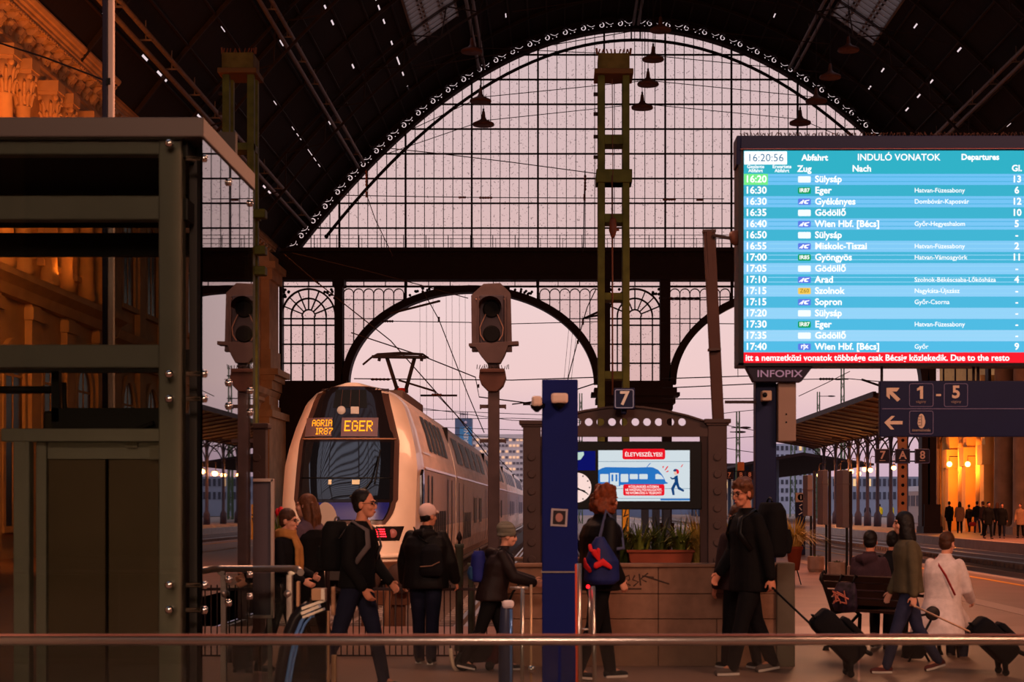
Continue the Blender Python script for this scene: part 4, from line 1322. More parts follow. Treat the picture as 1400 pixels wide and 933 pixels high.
m = MB(); m.box(PX(1009.5, D), PX(1016.5, D), D-.02, D, PZ(500, D), PZ(204, D)); m.box(PX(1411, D), PX(1418, D), D-.02, D, PZ(500, D), PZ(204, D)); m.box(PX(1009.5, D), PX(1418, D), D-.02, D, PZ(501, D), PZ(496.5, D)); m.build('bezel', M('bezel_black', (22, 18, 26), .4), bd)
m = MB()
x = 1014
while x < 1416:
    for k in range(2):
        dx = rnd.uniform(-4, 4); m.tube([P(x, 187.5, D+.1*k), P(x+dx*.4, 184, D+.1*k-.01), P(x+dx, 180.5+rnd.random()*2.5, D+.1*k-.03)], .0045, 4)
    x += 4.6
tag(m.build('bird_spikes', M('spike_steel', (120, 84, 70), .4, .6), bd), kind='stuff')
DB_ = D-.012
TEAL, LBLUE = (58, 178, 204), (112, 196, 246)
def mixc(a, b, t): return tuple(int(a[i]+(b[i]-a[i])*t) for i in range(3))
def brect(m, xa, xb, ya, yb, lay=0, mi=None, r=0):
    d = DB_-.0015*lay
    if r:
        pts = []
        for cx, cy, a0 in ((xb-r, ya+r, -PI/2), (xb-r, yb-r, 0), (xa+r, yb-r, PI/2), (xa+r, ya+r, PI)):
            for i in range(4): a = a0+PI/2*i/3; pts.append((cx+r*math.cos(a), cy+r*math.sin(a)))
    else: pts = [(xa, ya), (xb, ya), (xb, yb), (xa, yb)]
    v = [P(a, b, d) for a, b in pts]
    m.add(v, [tuple(reversed(range(len(v))))], m=mi)
BW = E('board_white', (255, 255, 255), 1.15)
BINK = E('board_clock_ink', (44, 120, 160), .9)
def btext(m, t_, x, y, size, align='LEFT', bold=.018, sx=1.0, lay=2, mi=None):
    m.text(t_, PX(x, DB_), DB_-.0015*lay-.001, PZ(y, DB_), size/KB, align=align, bold=bold, sx=sx, m=mi)
hd = MB(); brect(hd, 1016.5, 1411, 206, 238, 0); hd = hd.build('header_field', E('board_header', (50, 178, 200), 1.0), bd)
m = MB(); brect(m, 1017.5, 1076, 207, 225, 1); m.build('clock_field', BW, hd)
m = MB(); btext(m, '16:20:56', 1046.5, 216.3, 14.6, 'CENTER', .0, 1.0); m.build('clock_text', BINK, hd)
m = MB(); btext(m, 'Abfahrt', 1096, 216, 11.6, bold=.03); btext(m, 'INDULÓ VONATOK', 1172, 215.6, 12.8, bold=.012, sx=.98); btext(m, 'Departures', 1314, 215.2, 11.2, bold=.03)
btext(m, 'Zug', 1090, 231.3, 12.2, bold=.025); btext(m, 'Nach', 1165, 231, 12.2, bold=.025); btext(m, 'Gl.', 1383, 230.5, 12, bold=.025)
for x, a in ((1033, 'Geplante'), (1069, 'Erwartete')):
    btext(m, a, x, 228.2, 6.4, 'CENTER', .02); btext(m, 'Abfahrt', x, 233.7, 6.4, 'CENTER', .02)
m.build('header_text', BW, hd)
ROWS = [('16:20', 'w', 'Sülysáp', '', '13'), ('16:30', 'IR87', 'Eger', 'Hatvan-Füzesabony', '6'), ('16:30', 'IC', 'Gyékényes', 'Dombóvár-Kaposvár', '12'), ('16:35', 'w', 'Gödöllő', '', '10'),
 ('16:40', 'EC', 'Wien Hbf. [Bécs]', 'Győr-Hegyeshalom', '5'), ('16:50', 'w', 'Sülysáp', '', '-'), ('16:55', 'IC', 'Miskolc-Tiszai', 'Hatvan-Füzesabony', '2'), ('17:00', 'IR85', 'Gyöngyös', 'Hatvan-Vámosgyörk', '11'),
 ('17:05', 'w', 'Gödöllő', '', '-'), ('17:10', 'IC', 'Arad', 'Szolnok-Békéscsaba-Lőkösháza', '4'), ('17:15', 'Z60', 'Szolnok', 'Nagykáta-Újszász', '-'), ('17:15', 'IC', 'Sopron', 'Győr-Csorna', '-'),
 ('17:20', 'w', 'Sülysáp', '', '-'), ('17:30', 'IR87', 'Eger', 'Hatvan-Füzesabony', '-'), ('17:35', 'w', 'Gödöllő', '', '-'), ('17:40', 'rjx', 'Wien Hbf. [Bécs]', 'Győr', '9')]
BGREEN, BVIO, BYEL, BGN = E('badge_green', (20, 160, 90), 1.0), E('badge_violet', (96, 124, 232), 1.0), E('badge_yellow', (250, 206, 90), 1.0), E('row_green', (120, 240, 140), 1.0)
BPALE = E('badge_white', (238, 248, 255), 1.1)
BST = E('row_stripe', (150, 216, 250), 1.0); BST2 = E('row_stripe_dark', (74, 178, 224), 1.0)
for i, (t_, bdg, dest, via, pf) in enumerate(ROWS):
    yc = 245.4+15.27*i; ya, yb = yc-7.63, yc+7.63
    tt = i/15.0
    col = mixc(LBLUE, (160, 218, 252), tt) if i % 2 == 0 else mixc(TEAL, (84, 190, 232), tt)
    m = MB(); brect(m, 1016.5, 1411, ya, yb, 0)
    row = m.build('timetable_row', E('row_%02d' % i, col, 1.0), bd)
    m = MB()
    if i % 2 == 0 or i in (7, 9):
        for dy in (-3.4, 3.0): brect(m, 1050, 1411, yc+dy-.5, yc+dy+.5, .5)
        m.build('scan_line', BST2 if i < 6 else BST, row)
    if i == 0:
        m = MB(); brect(m, 1017, 1050, ya, yb, 1); m.build('time_field', BGN, row)
    m = MB(); btext(m, t_, 1018.5, yc, 13.4, bold=.022); m.build('time_text', BW, row)
    m = MB(); btext(m, dest, 1114, yc, 12.6, bold=.024); m.build('destination_text', BW, row)
    if via: m = MB(); btext(m, via, 1250, yc, 8.8, bold=.008); m.build('via_text', BW, row)
    m = MB(); btext(m, pf, 1390, yc, 13, 'CENTER', .024); m.build('track_text', BW, row)
    m = MB(); brect(m, 1091, 1108.5, yc-4.4, yc+4.4, 1, r=1.5)
    m.build('train_badge', {'w': BPALE, 'IC': BVIO, 'EC': BVIO, 'rjx': BVIO, 'Z60': BYEL}.get(bdg, BGREEN), row)
    m = MB()
    if bdg.startswith('IR'): btext(m, bdg, 1099.8, yc, 7.6, 'CENTER', .02)
    elif bdg == 'Z60': btext(m, bdg, 1099.8, yc, 7.6, 'CENTER', .0)
    elif bdg == 'rjx': btext(m, 'rjx', 1099.8, yc-.8, 9, 'CENTER', .03)
    elif bdg in ('IC', 'EC'):
        d = DB_-.004
        for pts in ([(1095, yc+3), (1097.5, yc-2.5), (1099.5, yc-2.5), (1097, yc+3)], [(1099, yc+1), (1100, yc-1.8), (1107, yc-2.8), (1106, yc-1.4), (1102.5, yc-.8), (1102, yc+1.2), (1105, yc+1.5), (1104.5, yc+2.8), (1100, yc+2.8)], [(1092, yc+2.8), (1095.5, yc-.5), (1097, yc-.5), (1094, yc+2.8)]):
            v = [P(a, b, d) for a, b in pts]; m.add(v, [tuple(reversed(range(len(v))))])
    if m.v: m.build('badge_text', BYEL if False else (E('badge_ink', (150, 120, 40), .8) if bdg == 'Z60' else BW), row)
m = MB(); brect(m, 1016.5, 1411, 481.8, 497, 0); tk = m.build('ticker_field', E('ticker_red', (255, 30, 46), 1.0), bd)
m = MB(); btext(m, 'itt a nemzetközi vonatok többsége csak Bécsig közlekedik. Due to the resto', 1019, 489.8, 11.9, bold=.02, sx=.985); m.build('ticker_text', BW, tk)
# board support
m = MB(); m.prism([(PX(1020, D), PZ(501, D)), (PX(1112, D), PZ(501, D)), (PX(1096, D), PZ(522, D)), (PX(1031, D), PZ(522, D))], D+.02, D+.2)
su = m.build('support_plate', M('support_purple', (34, 28, 48), .5), bd, bevel=.006)
m = MB(); m.text('INFOPIX', PX(1066, D), D+.012, PZ(511.5, D), 13.5/KB, bold=.012, sx=1.22); m.build('maker_text', M('maker_lilac', (176, 168, 226), .5), su)
cp = thing('board_column', 'navy column carrying the departure board', 'column', (PX(1047, D+.3), D+.3, .97), kind='thing')
m = MB(); m.box(PX(1033, D+.2), PX(1061.5, D+.2), D+.2, D+.42, .97, PZ(503, D)); m.build('shaft', NAVY_D, cp, bevel=.01)
m = MB(); m.box(PX(1064, D+.1), PX(1088.5, D+.1), D+.1, D+.4, PZ(603, D), PZ(522, D)); bx = m.build('cable_box', M('cable_box_grey', (146, 120, 108), .6, 0, .05, 3), cp, bevel=.008)
m = MB()
for y in (566, 577): m.lathe((PX(1075, D+.1), D+.1, PZ(y, D)), [(.008, -.01), (.01, 0)], 8, 'y')
m.build('screw', BLACK, bx)
cc = thing('camera', 'small beige surveillance camera on the navy board column', 'camera', P(1047, 545, D+.15))
m = MB(); m.box(PX(1041, D+.1), PX(1054, D+.1), D+.02, D+.2, PZ(548, D), PZ(534, D)); m.build('body', M('camera_beige', (186, 160, 138), .5), cc, bevel=.012)
m = MB(); m.lathe((PX(1046, D), D+.02, PZ(540, D)), [(.022, -.02), (.028, 0)], 12, 'y'); m.build('lens', BLACK, cc)
# direction sign below the board
D = 18.35; KS = F/D
ds = thing('direction_sign', 'long navy hanging sign with arrows to tracks 1 - 5', 'sign', (PX(1310, D), D, PZ(597, D)))
m = MB(); m.box(PX(1203, D), PX(1416, D), D, D+.1, PZ(597.5, D), PZ(521, D)); m.build('panel', NAVY_D, ds, bevel=.008)
m = MB()
for x in (1205.5, 1331, 1337): m.bar(P(x, 525, D+.05), P(x, 500, D+.05), .025, .025)
m.build('hanger', STEEL_D, ds)
SIGNB = M('sign_beige', (214, 188, 168), .55)
def mk(pts, m, d=D-.006):
    m.prism([(PX(a, d), PZ(b, d)) for a, b in pts], d, d+.006)
m = MB(); mk([(1212, 530.5), (1230, 530.5), (1226, 535.5), (1220, 535.5), (1231, 546), (1227, 549.5), (1216.5, 539), (1216.5, 546), (1212, 542)], m); m.build('arrow', SIGNB, ds); m = MB(); mk([(1209, 578), (1219, 569), (1223.5, 569), (1216.5, 576), (1234, 576), (1234, 580.5), (1216.5, 580.5), (1222.5, 587.5), (1218, 587.5)], m); m.build('arrow', SIGNB, ds)
m = MB(); frame_xz(m, 1243, 1276, 524.5, 556.5, .7, D, 3); frame_xz(m, 1290.5, 1323, 524.5, 556.5, .7, D, 3); frame_xz(m, 1243, 1276, 562, 594, .7, D, 3)
m.bar(P(1206, 559.2, D-.003), P(1412, 559.2, D-.003), .006, .006); m.build('border', M('sign_border_lilac', (120, 112, 150), .5), ds)
m = MB(); mk([(1257.5, 528.3), (1262, 528.3), (1262, 545.5), (1258, 545.5), (1258, 533), (1254, 534.5), (1254, 531.2), (1256.5, 530)], m); m.text('5', PX(1307, D), D-.006, PZ(537, D), 23.5/KS, bold=.03); mk([(1280, 539), (1286.5, 539), (1286.5, 541.8), (1280, 541.8)], m)
m.build('number', SIGNB, ds)
m = MB(); m.text('vágány', PX(1259, D), D-.006, PZ(549.5, D), 5.2/KS); m.text('vágány', PX(1307, D), D-.006, PZ(549.5, D), 5.2/KS); m.text('üzemeltetés', PX(1259.5, D), D-.006, PZ(588.5, D), 5.2/KS, bold=.02); m.build('caption', M('sign_caption', (150, 130, 124), .5), ds)
m = MB(); m.prism([(PX(1259.5+5.4*math.cos(a)*(1-.12*(math.sin(a) > 0)), D), PZ(576-10*math.sin(a), D)) for a in [2*PI*k/24 for k in range(24)]], D-.006, D); ic = m.build('icon', SIGNB, ds)
m = MB()
for y in (570, 574, 578, 582): m.bar(P(1255.5, y, D-.008), P(1259, y, D-.008), .006, .003)
m.bar(P(1260, 568, D-.008), P(1260, 583, D-.008), .005, .003); m.build('icon_lines', NAVY_D, ic)
# ------------------------------------------------------------------ navy pillar in the middle
D = 14.0
np_ = thing('navy_pillar', 'tall navy square pillar in the middle of the view', 'pillar', (PX(766, D), D, 0), kind='thing')
m = MB(); m.box(PX(741, D), PX(790, D), D, D+.28, 0, PZ(519, D)); m.build('shaft', NAVY, np_, bevel=.008)
m = MB(); m.box(PX(740, D), PX(791, D), D-.008, D+.29, PZ(783.5, D), PZ(781.5, D)); m.build('steel_band', STAIN, np_)
LAMPW = M('lamp_cream', (226, 196, 178), .4)
def spot(px, py, lab, side_=0):
    t = thing('floodlight', lab, 'light', P(px, py, D-.05), group='small floodlights on the navy pillar')
    m = MB(); w, h = (23, 14) if not side_ else (14, 14)
    c = P(px, py, D-.07); m.box(c.x-w/2/171, c.x+w/2/171, c.y-.05, c.y+.03, c.z-h/2/171, c.z+h/2/171); m.build('lamp_glass', LAMPW, t, bevel=.02)
    m = MB(); m.lathe((c.x, c.y+.01, c.z-.085), [(.012, 0), (.045, .03), (.055, .06)], 12); m.build('lamp_back', BLACK, t)
    m = MB(); m.bar((c.x, c.y, c.z-.03), (c.x+(.08 if side_ else 0), D+.05, c.z-.03), .03, .03); m.build('bracket', BLACK, t)
spot(765, 545, 'cream floodlight on the front of the navy pillar'); spot(734, 549, 'cream floodlight on the left flank of the navy pillar', 1)
m = MB(); m.M = Matrix.Rotation(R(3), 4, 'Y'); m.M = Matrix.Translation(P(764.5, 708, D-.004)) @ m.M
m.box(-.066, .066, -.002, .002, -.07, .07)
st = tag(thing('sticker', 'small peeling photo sticker on the navy pillar', 'sticker', P(764.5, 708, D-.004)))
m.build('paper', M('sticker_grey', (170, 160, 164), .7), st)
m2 = MB(); m2.M = m.M; m2.box(-.05, .05, -.004, -.002, -.055, .055); m2.build('picture', M('sticker_dark', (40, 32, 36), .6), st)
m3 = MB(); m3.M = m.M; m3.ell((.0, -.004, .0), (.03, .001, .035)); m3.build('picture_face', M('sticker_skin', (170, 120, 112), .6), st)
# ------------------------------------------------------------------ signal
D = 25.0; K = F/D
sg = thing('railway_signal', 'grey-brown railway signal seen from behind the platform end on a tall pole', 'signal', (PX(674, D), D, 0))
m = MB(); oct_ = [(645, 481), (644, 404), (661, 388), (684, 387), (698, 401), (700, 481)]
m.prism([(PX(a, D), PZ(b, D)) for a, b in oct_], D, D+.12)
for x in (654, 691): m.bar(P(x, 405, D-.02), P(x, 480, D-.02), .025, .05)
hd = m.build('backing_plate', SIGNAL_P, sg, bevel=.008)
m = MB(); m.bar(P(641, 472, D-.02), P(646, 472, D-.02), .04, .1); m.prism([(PX(a, D), PZ(b, D)) for a, b in [(642, 470), (709, 467), (709, 472), (695, 473), (690, 486), (684, 497), (666, 497), (657, 486), (650, 475), (642, 475)]], D-.06, D+.18); m.build('mount', SIGNAL_P, sg, bevel=.006)
m = MB(); m.box(PX(656, D), PX(689, D), D-.05, D, PZ(472, D), PZ(404, D)); m.build('lamp_housing', M('signal_housing', (58, 50, 58), .6), hd, bevel=.02)
m = MB()
c = P(671, 416, D); 
vs = []; n = 14
for i in range(n+1):
    a = PI*i/n
    for (rr, yy) in ((.15, -.02), (.16, -.28)): vs.append((c.x+rr*math.cos(a), c.y+yy, c.z-.06+rr*math.sin(a)*.9))
m.add(vs, [(2*i, 2*i+2, 2*i+3, 2*i+1) for i in range(n)], True)
m.add([(v[0]*1.0, v[1], v[2]-.012) for v in vs], [(2*i, 2*i+1, 2*i+3, 2*i+2) for i in range(n)], True)
m.build('hood', M('hood_rust', (60, 36, 30), .7), hd)
m = MB()
for y in (423, 457): q = P(672, y, D-.05); m.lathe(q, [(.10, -.02), (.12, -.02), (.125, .0), (.12, .02)], 20, 'y')
m.build('lens', M('lens_black', (12, 10, 13), .6, spec=.1), hd)
m = MB()
for s_ in (-1, 1): m.tube([P(672+s_*8, 430, D-.08), P(672+s_*16, 448, D-.08), P(672+s_*15, 458, D-.08), P(672+s_*10, 466, D-.07)], .008, 5)
for x, y in ((651, 409.5), (655, 409.5), (671.5, 405), (690, 409)): m.ell(P(x, y, D-.03), (.014, .014, .014), seg=6, rings=4)
m.build('wire_guard', M('guard_brass', (150, 112, 96), .5), hd)
m = MB()
m.box(PX(667, D), PX(682.5, D), D+.02, D+.18, 0, PZ(484, D)); m.build('pole', SIGNAL_P, sg, bevel=.01)
m = MB(); m.prism([(PX(a, D), PZ(b, D)) for a, b in [(656, 505), (690, 505), (692, 517), (688, 528), (680, 536), (668, 536), (658, 526), (655, 517)]], D-.05, D+.2)
m.bar(P(656, 507, D-.06), P(690, 507, D-.06), .06, .05); m.build('lower_housing', M('signal_rust', (82, 54, 48), .7, 0, .2, 5), sg, bevel=.015)
for y in (556, 603):
    m = MB(); m.bar(P(657, y, D+.1), P(691, y, D+.1), .05, .06); m.bar(P(657, y-2.5, D+.1), P(657, y+3.5, D+.1), .02, .08); m.bar(P(691, y-2.5, D+.1), P(691, y+3.5, D+.1), .02, .08)
    m.build('step_bar', SIGNAL_P, sg)
m = MB()
for k in range(16):
    x = 652+k*2.9; m.tube([P(x, 505, D), P(x+rnd.uniform(-3, 3), 498+rnd.random()*3, D-.05)], .005, 4)
m.build('bird_spikes', SIGNAL_P, sg)
# ------------------------------------------------------------------ green masts
def mast(xa, xb, ytop, label, rungs, D=46.0):
    t = thing('catenary_mast', label, 'mast', (PX((xa+xb)/2, D), D, 0), group='green catenary masts')
    w = (xb-xa)*.215
    for a in (xa, xb-w):
        m = MB(); m.box(PX(a, D), PX(a+w, D), D-.12, D+.12, 0, PZ(ytop+38, D))
        m.box(PX(a, D), PX(a+w, D), D+.5, D+.7, 0, PZ(ytop+38, D)); m.build('upright', GREEN_P, t, bevel=.01)
    for (ya, yb, e) in rungs:
        m = MB(); m.box(PX(xa-e, D), PX(xb+e, D), D-.1, D+.6, PZ(yb, D), PZ(ya, D)); m.build('rung', GREEN_P, t, bevel=.01)
    m = MB(); m.box(PX(xa, D), PX(xb, D), D-.2, D+.75, PZ(ytop+31, D), PZ(ytop+9, D)); m.build('counterweight_box', M('mast_rust_green', (104, 88, 40), .7, 0, .35, 3), t, bevel=.02)
    m = MB(); m.box(PX(xa-5, D), PX(xb+5, D), D-.3, D+.85, PZ(ytop+38, D), PZ(ytop+31, D)); m.build('ledge', M('mast_ledge', (110, 78, 44), .7), t, bevel=.015)
    m = MB(); n = 9
    for i in range(n+1):
        x = xa+(xb-xa)*i/n; m.tube([P(x, ytop+9, D-.15), P(x+rnd.uniform(-3, 3), ytop+1, D-.2)], .018, 4)
    m.tube([P(xa-1, ytop+9, D-.1), P(xa-2, ytop, D-.1)], .03, 5); m.tube([P(xb+1, ytop+9, D-.1), P(xb+2, ytop, D-.1)], .03, 5)
    m.build('spike_row', M('spike_rust', (120, 70, 52), .6), t)
    m = MB()
    for y in (ytop+63, ytop+90, ytop+121, ytop+149): m.box(PX(xa-6, D), PX(xa, D), D-.06, D+.06, PZ(y+2, D), PZ(y-2, D))
    m.build('step_iron', STEEL_D, t)
    return t
cm = mast(817.5, 860.5, 66, 'green catenary mast standing before the arch window', [(185, 198, 0), (238, 251, 3), (293, 305, 0), (401, 411, 0), (508, 519, 0), (610, 620, 0)])
m = MB(); m.box(PX(815, 46), PX(864, 46), 45.8, 46.6, PZ(251, 46), PZ(233, 46)); m.build('mid_box', GREEN_P, cm, bevel=.02)
m = MB(); 
m.tube([P(837, 108, 45.8), P(838, 240, 45.8)], .012, 5); m.tube([P(837, 240, 45.8), P(837.5, 540, 45.8)], .025, 6); m.build('cable', M('cable_rust', (110, 70, 56), .6), cm)
m = MB(); q = P(838, 315, 45.7); m.limb([q+Vector((0, 0, .25)), q, q+Vector((0, 0, -.15))], [.09, .11, .06], 10); m.tube([q, q+Vector((.16, 0, .02))], .04, 6); m.build('tension_weight', INSUL, cm)
lm = mast(305, 348, 65, 'green catenary mast rising behind the lift roof', [(196, 206, 0), (288, 298, 4), (338, 346, 4), (366, 374, 6)])
for k in range(1, 4):
    pass
for y in (293, 343, 371):
    m = MB(); m.box(PX(347, 46), PX(364, 46), 45.8, 46.2, PZ(y+6, 46), PZ(y-6, 46)); m.build('side_bracket', GREEN_P, lm, bevel=.03)
m = MB(); m.box(PX(340, 46), PX(350, 46), 45.5, 45.8, 0, PZ(300, 46)); m.build('front_upright', GREEN_P, lm, bevel=.01)
# ------------------------------------------------------------------ pendant lamps on span wires
LAMPM = M('pendant_enamel', (112, 74, 62), .55, .1, .15, 3)
def pendant(px, py, d, label):
    t = thing('pendant_lamp', label, 'lamp', P(px, py+8, d), group='industrial pendant lamps under the vault')
    c = P(px, py, d); s_ = d/F
    m = MB(); m.lathe((c.x, d, c.z), [(.02, 14*s_), (2*s_, 12*s_), (3*s_, 4*s_), (5*s_, 1.0*s_), (14.5*s_, -3.6*s_), (15*s_, -5.5*s_), (14.4*s_, -7*s_), (4*s_, -5*s_), (2.5*s_, -6*s_), (.02, -6*s_)], 20)
    m.build('shade', LAMPM, t)
    m = MB(); m.lathe((c.x, d, c.z), [(.02, 17*s_), (1.3*s_, 16*s_), (1.3*s_, 12*s_)], 8); m.build('cap', STEEL_D, t)
    zt = roofz(c.x)-.2
    m = MB(); m.tube([(c.x, d, c.z+14*s_), (c.x, d, zt)], .018, 5); m.build('suspension', WIREM, t)
rows = [('first from the top', 79.7), ('second from the top', 84.9), ('third from the top', 89.8), ('lowest', 95.0)]
cent = [(903, 36), (893, 76), (886, 110), (878, 142)]
left = [(632, 22), (645, 65), (657, 133), (661, 165)]
right = [(1160, 63), (1135, 100), (1116, 133), (1094, 163)]
left[0] = None
left[1] = (645, 65)
for (nm, d), c, l, r in zip(rows, cent, left, right):
    pendant(c[0], c[1], d, 'pendant lamp in the middle column, ' + nm)
    if l: pendant(l[0], l[1], d if l[1] != 65 else 79.7, 'pendant lamp in the left column, ' + nm)
    pendant(r[0], r[1], d, 'pendant lamp in the right column, ' + nm)
def wire(label, pts, d, r=.016, ins=(), group='overhead wires in the hall', sag=0.0, cat='wire'):
    q = []
    for i, p in enumerate(pts):
        dd = p[2] if len(p) > 2 else d
        q.append(P(p[0], p[1], dd))
    pp = [q[0]]
    for a, b in zip(q, q[1:]):
        n = 6 if sag else 1
        for i in range(1, n+1):
            t = i/n; v = a.lerp(b, t); v.z -= sag*4*t*(1-t); pp.append(v)
    t = thing('overhead_wire', label, cat, pp[0], group=group)
    m = MB(); m.tube(pp, r, 5, caps=False); m.build('strand', WIREM, t)
    for (x, y, L, ang) in ins:
        m = MB(); c = P(x, y, d); k = d/F
        dirv = Vector((math.cos(ang), 0, -math.sin(ang)))
        n = 5
        prof = []
        ptsr = []; rs = []
        for i in range(n*2+1):
            ptsr.append(c+dirv*((i/(n*2)-.5)*L*k)); rs.append((1.9 if i % 2 else 1.0)*k)
        m.tube(ptsr, rs, 8); m.build('insulator', INSUL if d < 60 else STEEL_D, t)
G1 = 'span wires of the pendant lamps'
for i, (nm, d) in enumerate(rows):
    c, l, r = cent[i], left[i], right[i]
    e = [(560, 95), (560, 92), (545, 185), (515, 215)][i]; f_ = [(1240, 100), (1230, 135), (1180, 165), (1150, 187)][i]
    pts = [e] + ([l] if l else []) + [c, r, f_]
    wire('span wire carrying the %s pendant lamps' % nm, pts, d, .022, group=G1)
wire('bare span wire crossing above the pendant lamps', [(700, 16), (880, -10), (1050, 2), (1300, 60)], 74, .022, group=G1)
H = 46.0
wire('wire with a round insulator above the left fanlight', [(388, 347), (432, 385), (534, 466), (625, 569), (668, 625)], 60, .02, [(432, 385, 12, .7)])
wire('thin wire crossing the left end of the beam', [(400, 346), (512, 373), (575, 390), (640, 408)], 60, .016)
wire('wire falling through the left arch to the signal', [(575, 392), (600, 437), (640, 540), (662, 592)], 70, .02, [(600, 412, 4, 0), (600, 437, 7, 1.57)])
wire('level wire through the left arch at lamp height of the signal', [(508, 439), (640, 441), (700, 443), (818, 440)], 80, .02, [(530, 439.5, 16, 0)])
wire('lower level wire between pantograph and signal', [(484, 518), (700, 520), (818, 516)], 62, .02, [(520, 519, 26, 0)])
wire('contact wire sloping down from the pantograph', [(480, 455), (580, 488), (650, 516), (655, 543), (760, 556)], 62, .022, [(654, 528, 5, 1.57)])
wire('cantilever tube beside the pantograph', [(545, 520), (594, 535), (597, 541), (575, 541), (625, 541)], 58, .035, [(597, 540, 14, 0)])
wire('wire sloping from the cantilever to the right', [(594, 537), (625, 569), (660, 605), (700, 646)], 90, .02)
wire('cantilever bar under the left arch', [(533, 429), (600, 412)], 66, .045)
wire('wire across the arch window rising to the mast', [(505, 200), (600, 210), (700, 222), (820, 238)], 50, .014)
wire('horizontal wire across the arch window with two insulators', [(462, 267), (640, 270), (990, 272)], 52, .014, [(632, 270, 10, 0), (664, 270.5, 18, 0), (915, 273, 18, 0), (957, 273.5, 10, 0)])
wire('short wire with an insulator string left of the middle mast', [(800, 233), (799, 262), (798, 330), (797, 345)], 48, .016, [(800, 250, 22, 1.57), (799, 270, 9, 1.57)])
wire('wire down the left side of the middle mast', [(815, 395), (803, 420), (797, 440), (789, 470), (778, 512), (768, 560)], 60, .018, [(797, 440, 9, 1.57), (790, 468, 5, 1.57)])
wire('cantilever from the middle mast into the left arch', [(820, 426), (797, 436), (818, 431)], 52, .04)
wire('wire string at the upper left end of the tie bar', [(500, 230), (501, 266), (513, 300), (537, 350)], 56, .014, [(501, 244, 22, 1.57), (501, 266, 8, 1.57)])
wire('level wire through the right arch', [(903, 442), (1010, 443)], 75, .02, [(1006, 442, 7, 1.57)])
wire('upper wire with a long insulator in the right arch', [(905, 408), (965, 407), (1010, 406)], 75, .022, [(935, 408, 46, 0)])
wire('level wire under the right arch', [(905, 518), (1033, 514)], 70, .022)
wire('second level wire under the right arch', [(905, 531), (1033, 525)], 70, .022)
wire('third level wire under the right arch', [(905, 546), (1033, 545)], 70, .02)
wire('thin vertical wire beside the leaning post', [(1006, 420), (1008, 443), (1009, 516)], 72, .014)
wire('wire in the gap below the board running right', [(1096, 519), (1160, 518), (1203, 522)], 80, .02, [(1130, 518.5, 20, 0)])
wire('dark cantilever left of the direction sign', [(1178, 519), (1204, 528)], 60, .04)
wire('sloping wire above the tilted canopy', [(1092, 542), (1130, 524), (1162, 508)], 90, .02)
wire('wire at the left edge of the navy pillar', [(700, 553), (742, 548), (815, 524)], 60, .022, [(720, 553, 10, 0)])
wire('wire across the grey facade top left', [(0, 59), (60, 78), (118, 100), (160, 117)], 30, .016)
for k, x in enumerate((574, 583, 592, 610, 618, 628, 636)):
    wire('fine vertical dropper wire in the left arch', [(x, 524-125*math.sqrt(1-((x-645)/167.0)**2)), (x+.5, 575)], D0, .010, group='fine droppers in the left arch')
for k, x in enumerate((778, 783, 788)):
    wire('fine dropper wire right of the left arch', [(x, 522-125*math.sqrt(1-((x-645)/167.0)**2)), (x-7, 520)], D0, .012, group='fine droppers right of the left arch')
for k, (ya, yb) in enumerate(((560, 566), (574, 572), (590, 600), (556, 575), (583, 588))):
    wire('distant overhead line low behind the train', [(560, ya), (700, yb), (794, yb+3)], 160, .03, group='distant lines low behind the train')
for k, (ya, yb) in enumerate(((566, 560), (580, 590), (600, 597), (612, 620))):
    wire('distant overhead line right of the portal', [(985, ya), (1009, (ya+yb)/2), (1040, yb)], 150, .03, group='distant lines right of the portal')
# ------------------------------------------------------------------ tall lamp post beside the facade
D = 20.0
tp_ = thing('lamp_post', 'slim pale pole rising past the orange cornice', 'post', (PX(148, D), D, 0))
m = MB(); m.box(PX(147, D), PX(155, D), D, D+.08, 0, 9.5); m.build('pale_shaft', M('pole_pale', (196, 172, 160), .5), tp_, bevel=.015)
m = MB(); m.box(PX(139, D), PX(146.5, D), D+.01, D+.09, 0, 9.5); m.build('dark_shaft', M('pole_navy', (36, 30, 48), .5), tp_, bevel=.012)
m = MB(); m.box(PX(146, D), PX(151, D), D-.02, D, PZ(116, D), PZ(107, D)); m.build('clip', BLACK, tp_)
# ------------------------------------------------------------------ left foreground: notice board, side rail, escalator ends
D = 16.5
nb = thing('notice_board', 'grey notice board in a pale steel frame beside the lift', 'board', (PX(357, D), D, 0))
m = MB(); m.box(PX(335, D), PX(371, D), D+.005, D+.03, PZ(843, D), PZ(658, D)); m.build('panel', M('notice_panel', (92, 80, 88), .5, 0, .05, 4), nb)
m = MB()
for a, b in (((333, 657), (374.5, 657)), ((333, 843.5), (374.5, 843.5))): m.bar(P(*a, D), P(*b, D), .03, .05)
for x in (334, 372.7): m.bar(P(x, 655.5, D), P(x, 845, D), .03, .05)
m.build('frame', M('frame_pale', (196, 172, 160), .4, .3), nb, bevel=.004)
m = MB()
for x in (337, 369): m.bar(P(x, 845, D+.02), (PX(x, D), D+.02, 0), .04, .04)
m.build('leg', STAIN, nb)
D = 15.8
sr = thing('side_handrail', 'short steel handrail with glass below, between lift and escalator', 'handrail', (PX(345, D), D, 0))
m = MB(); m.tube([P(273, 779.5, D), P(286, 778.5, D), P(400, 778, D), P(407, 778.5, D-.1), P(411, 783, D-.5)], .032, 10); m.build('rail', STAIN, sr)
m = MB(); m.box(PX(392, D), PX(400, D), D-.03, D+.03, 0, PZ(786, D)); m.bar(P(395, 786, D), P(403, 781, D), .05, .05); m.build('post', STAIN, sr, bevel=.005)
m = MB()
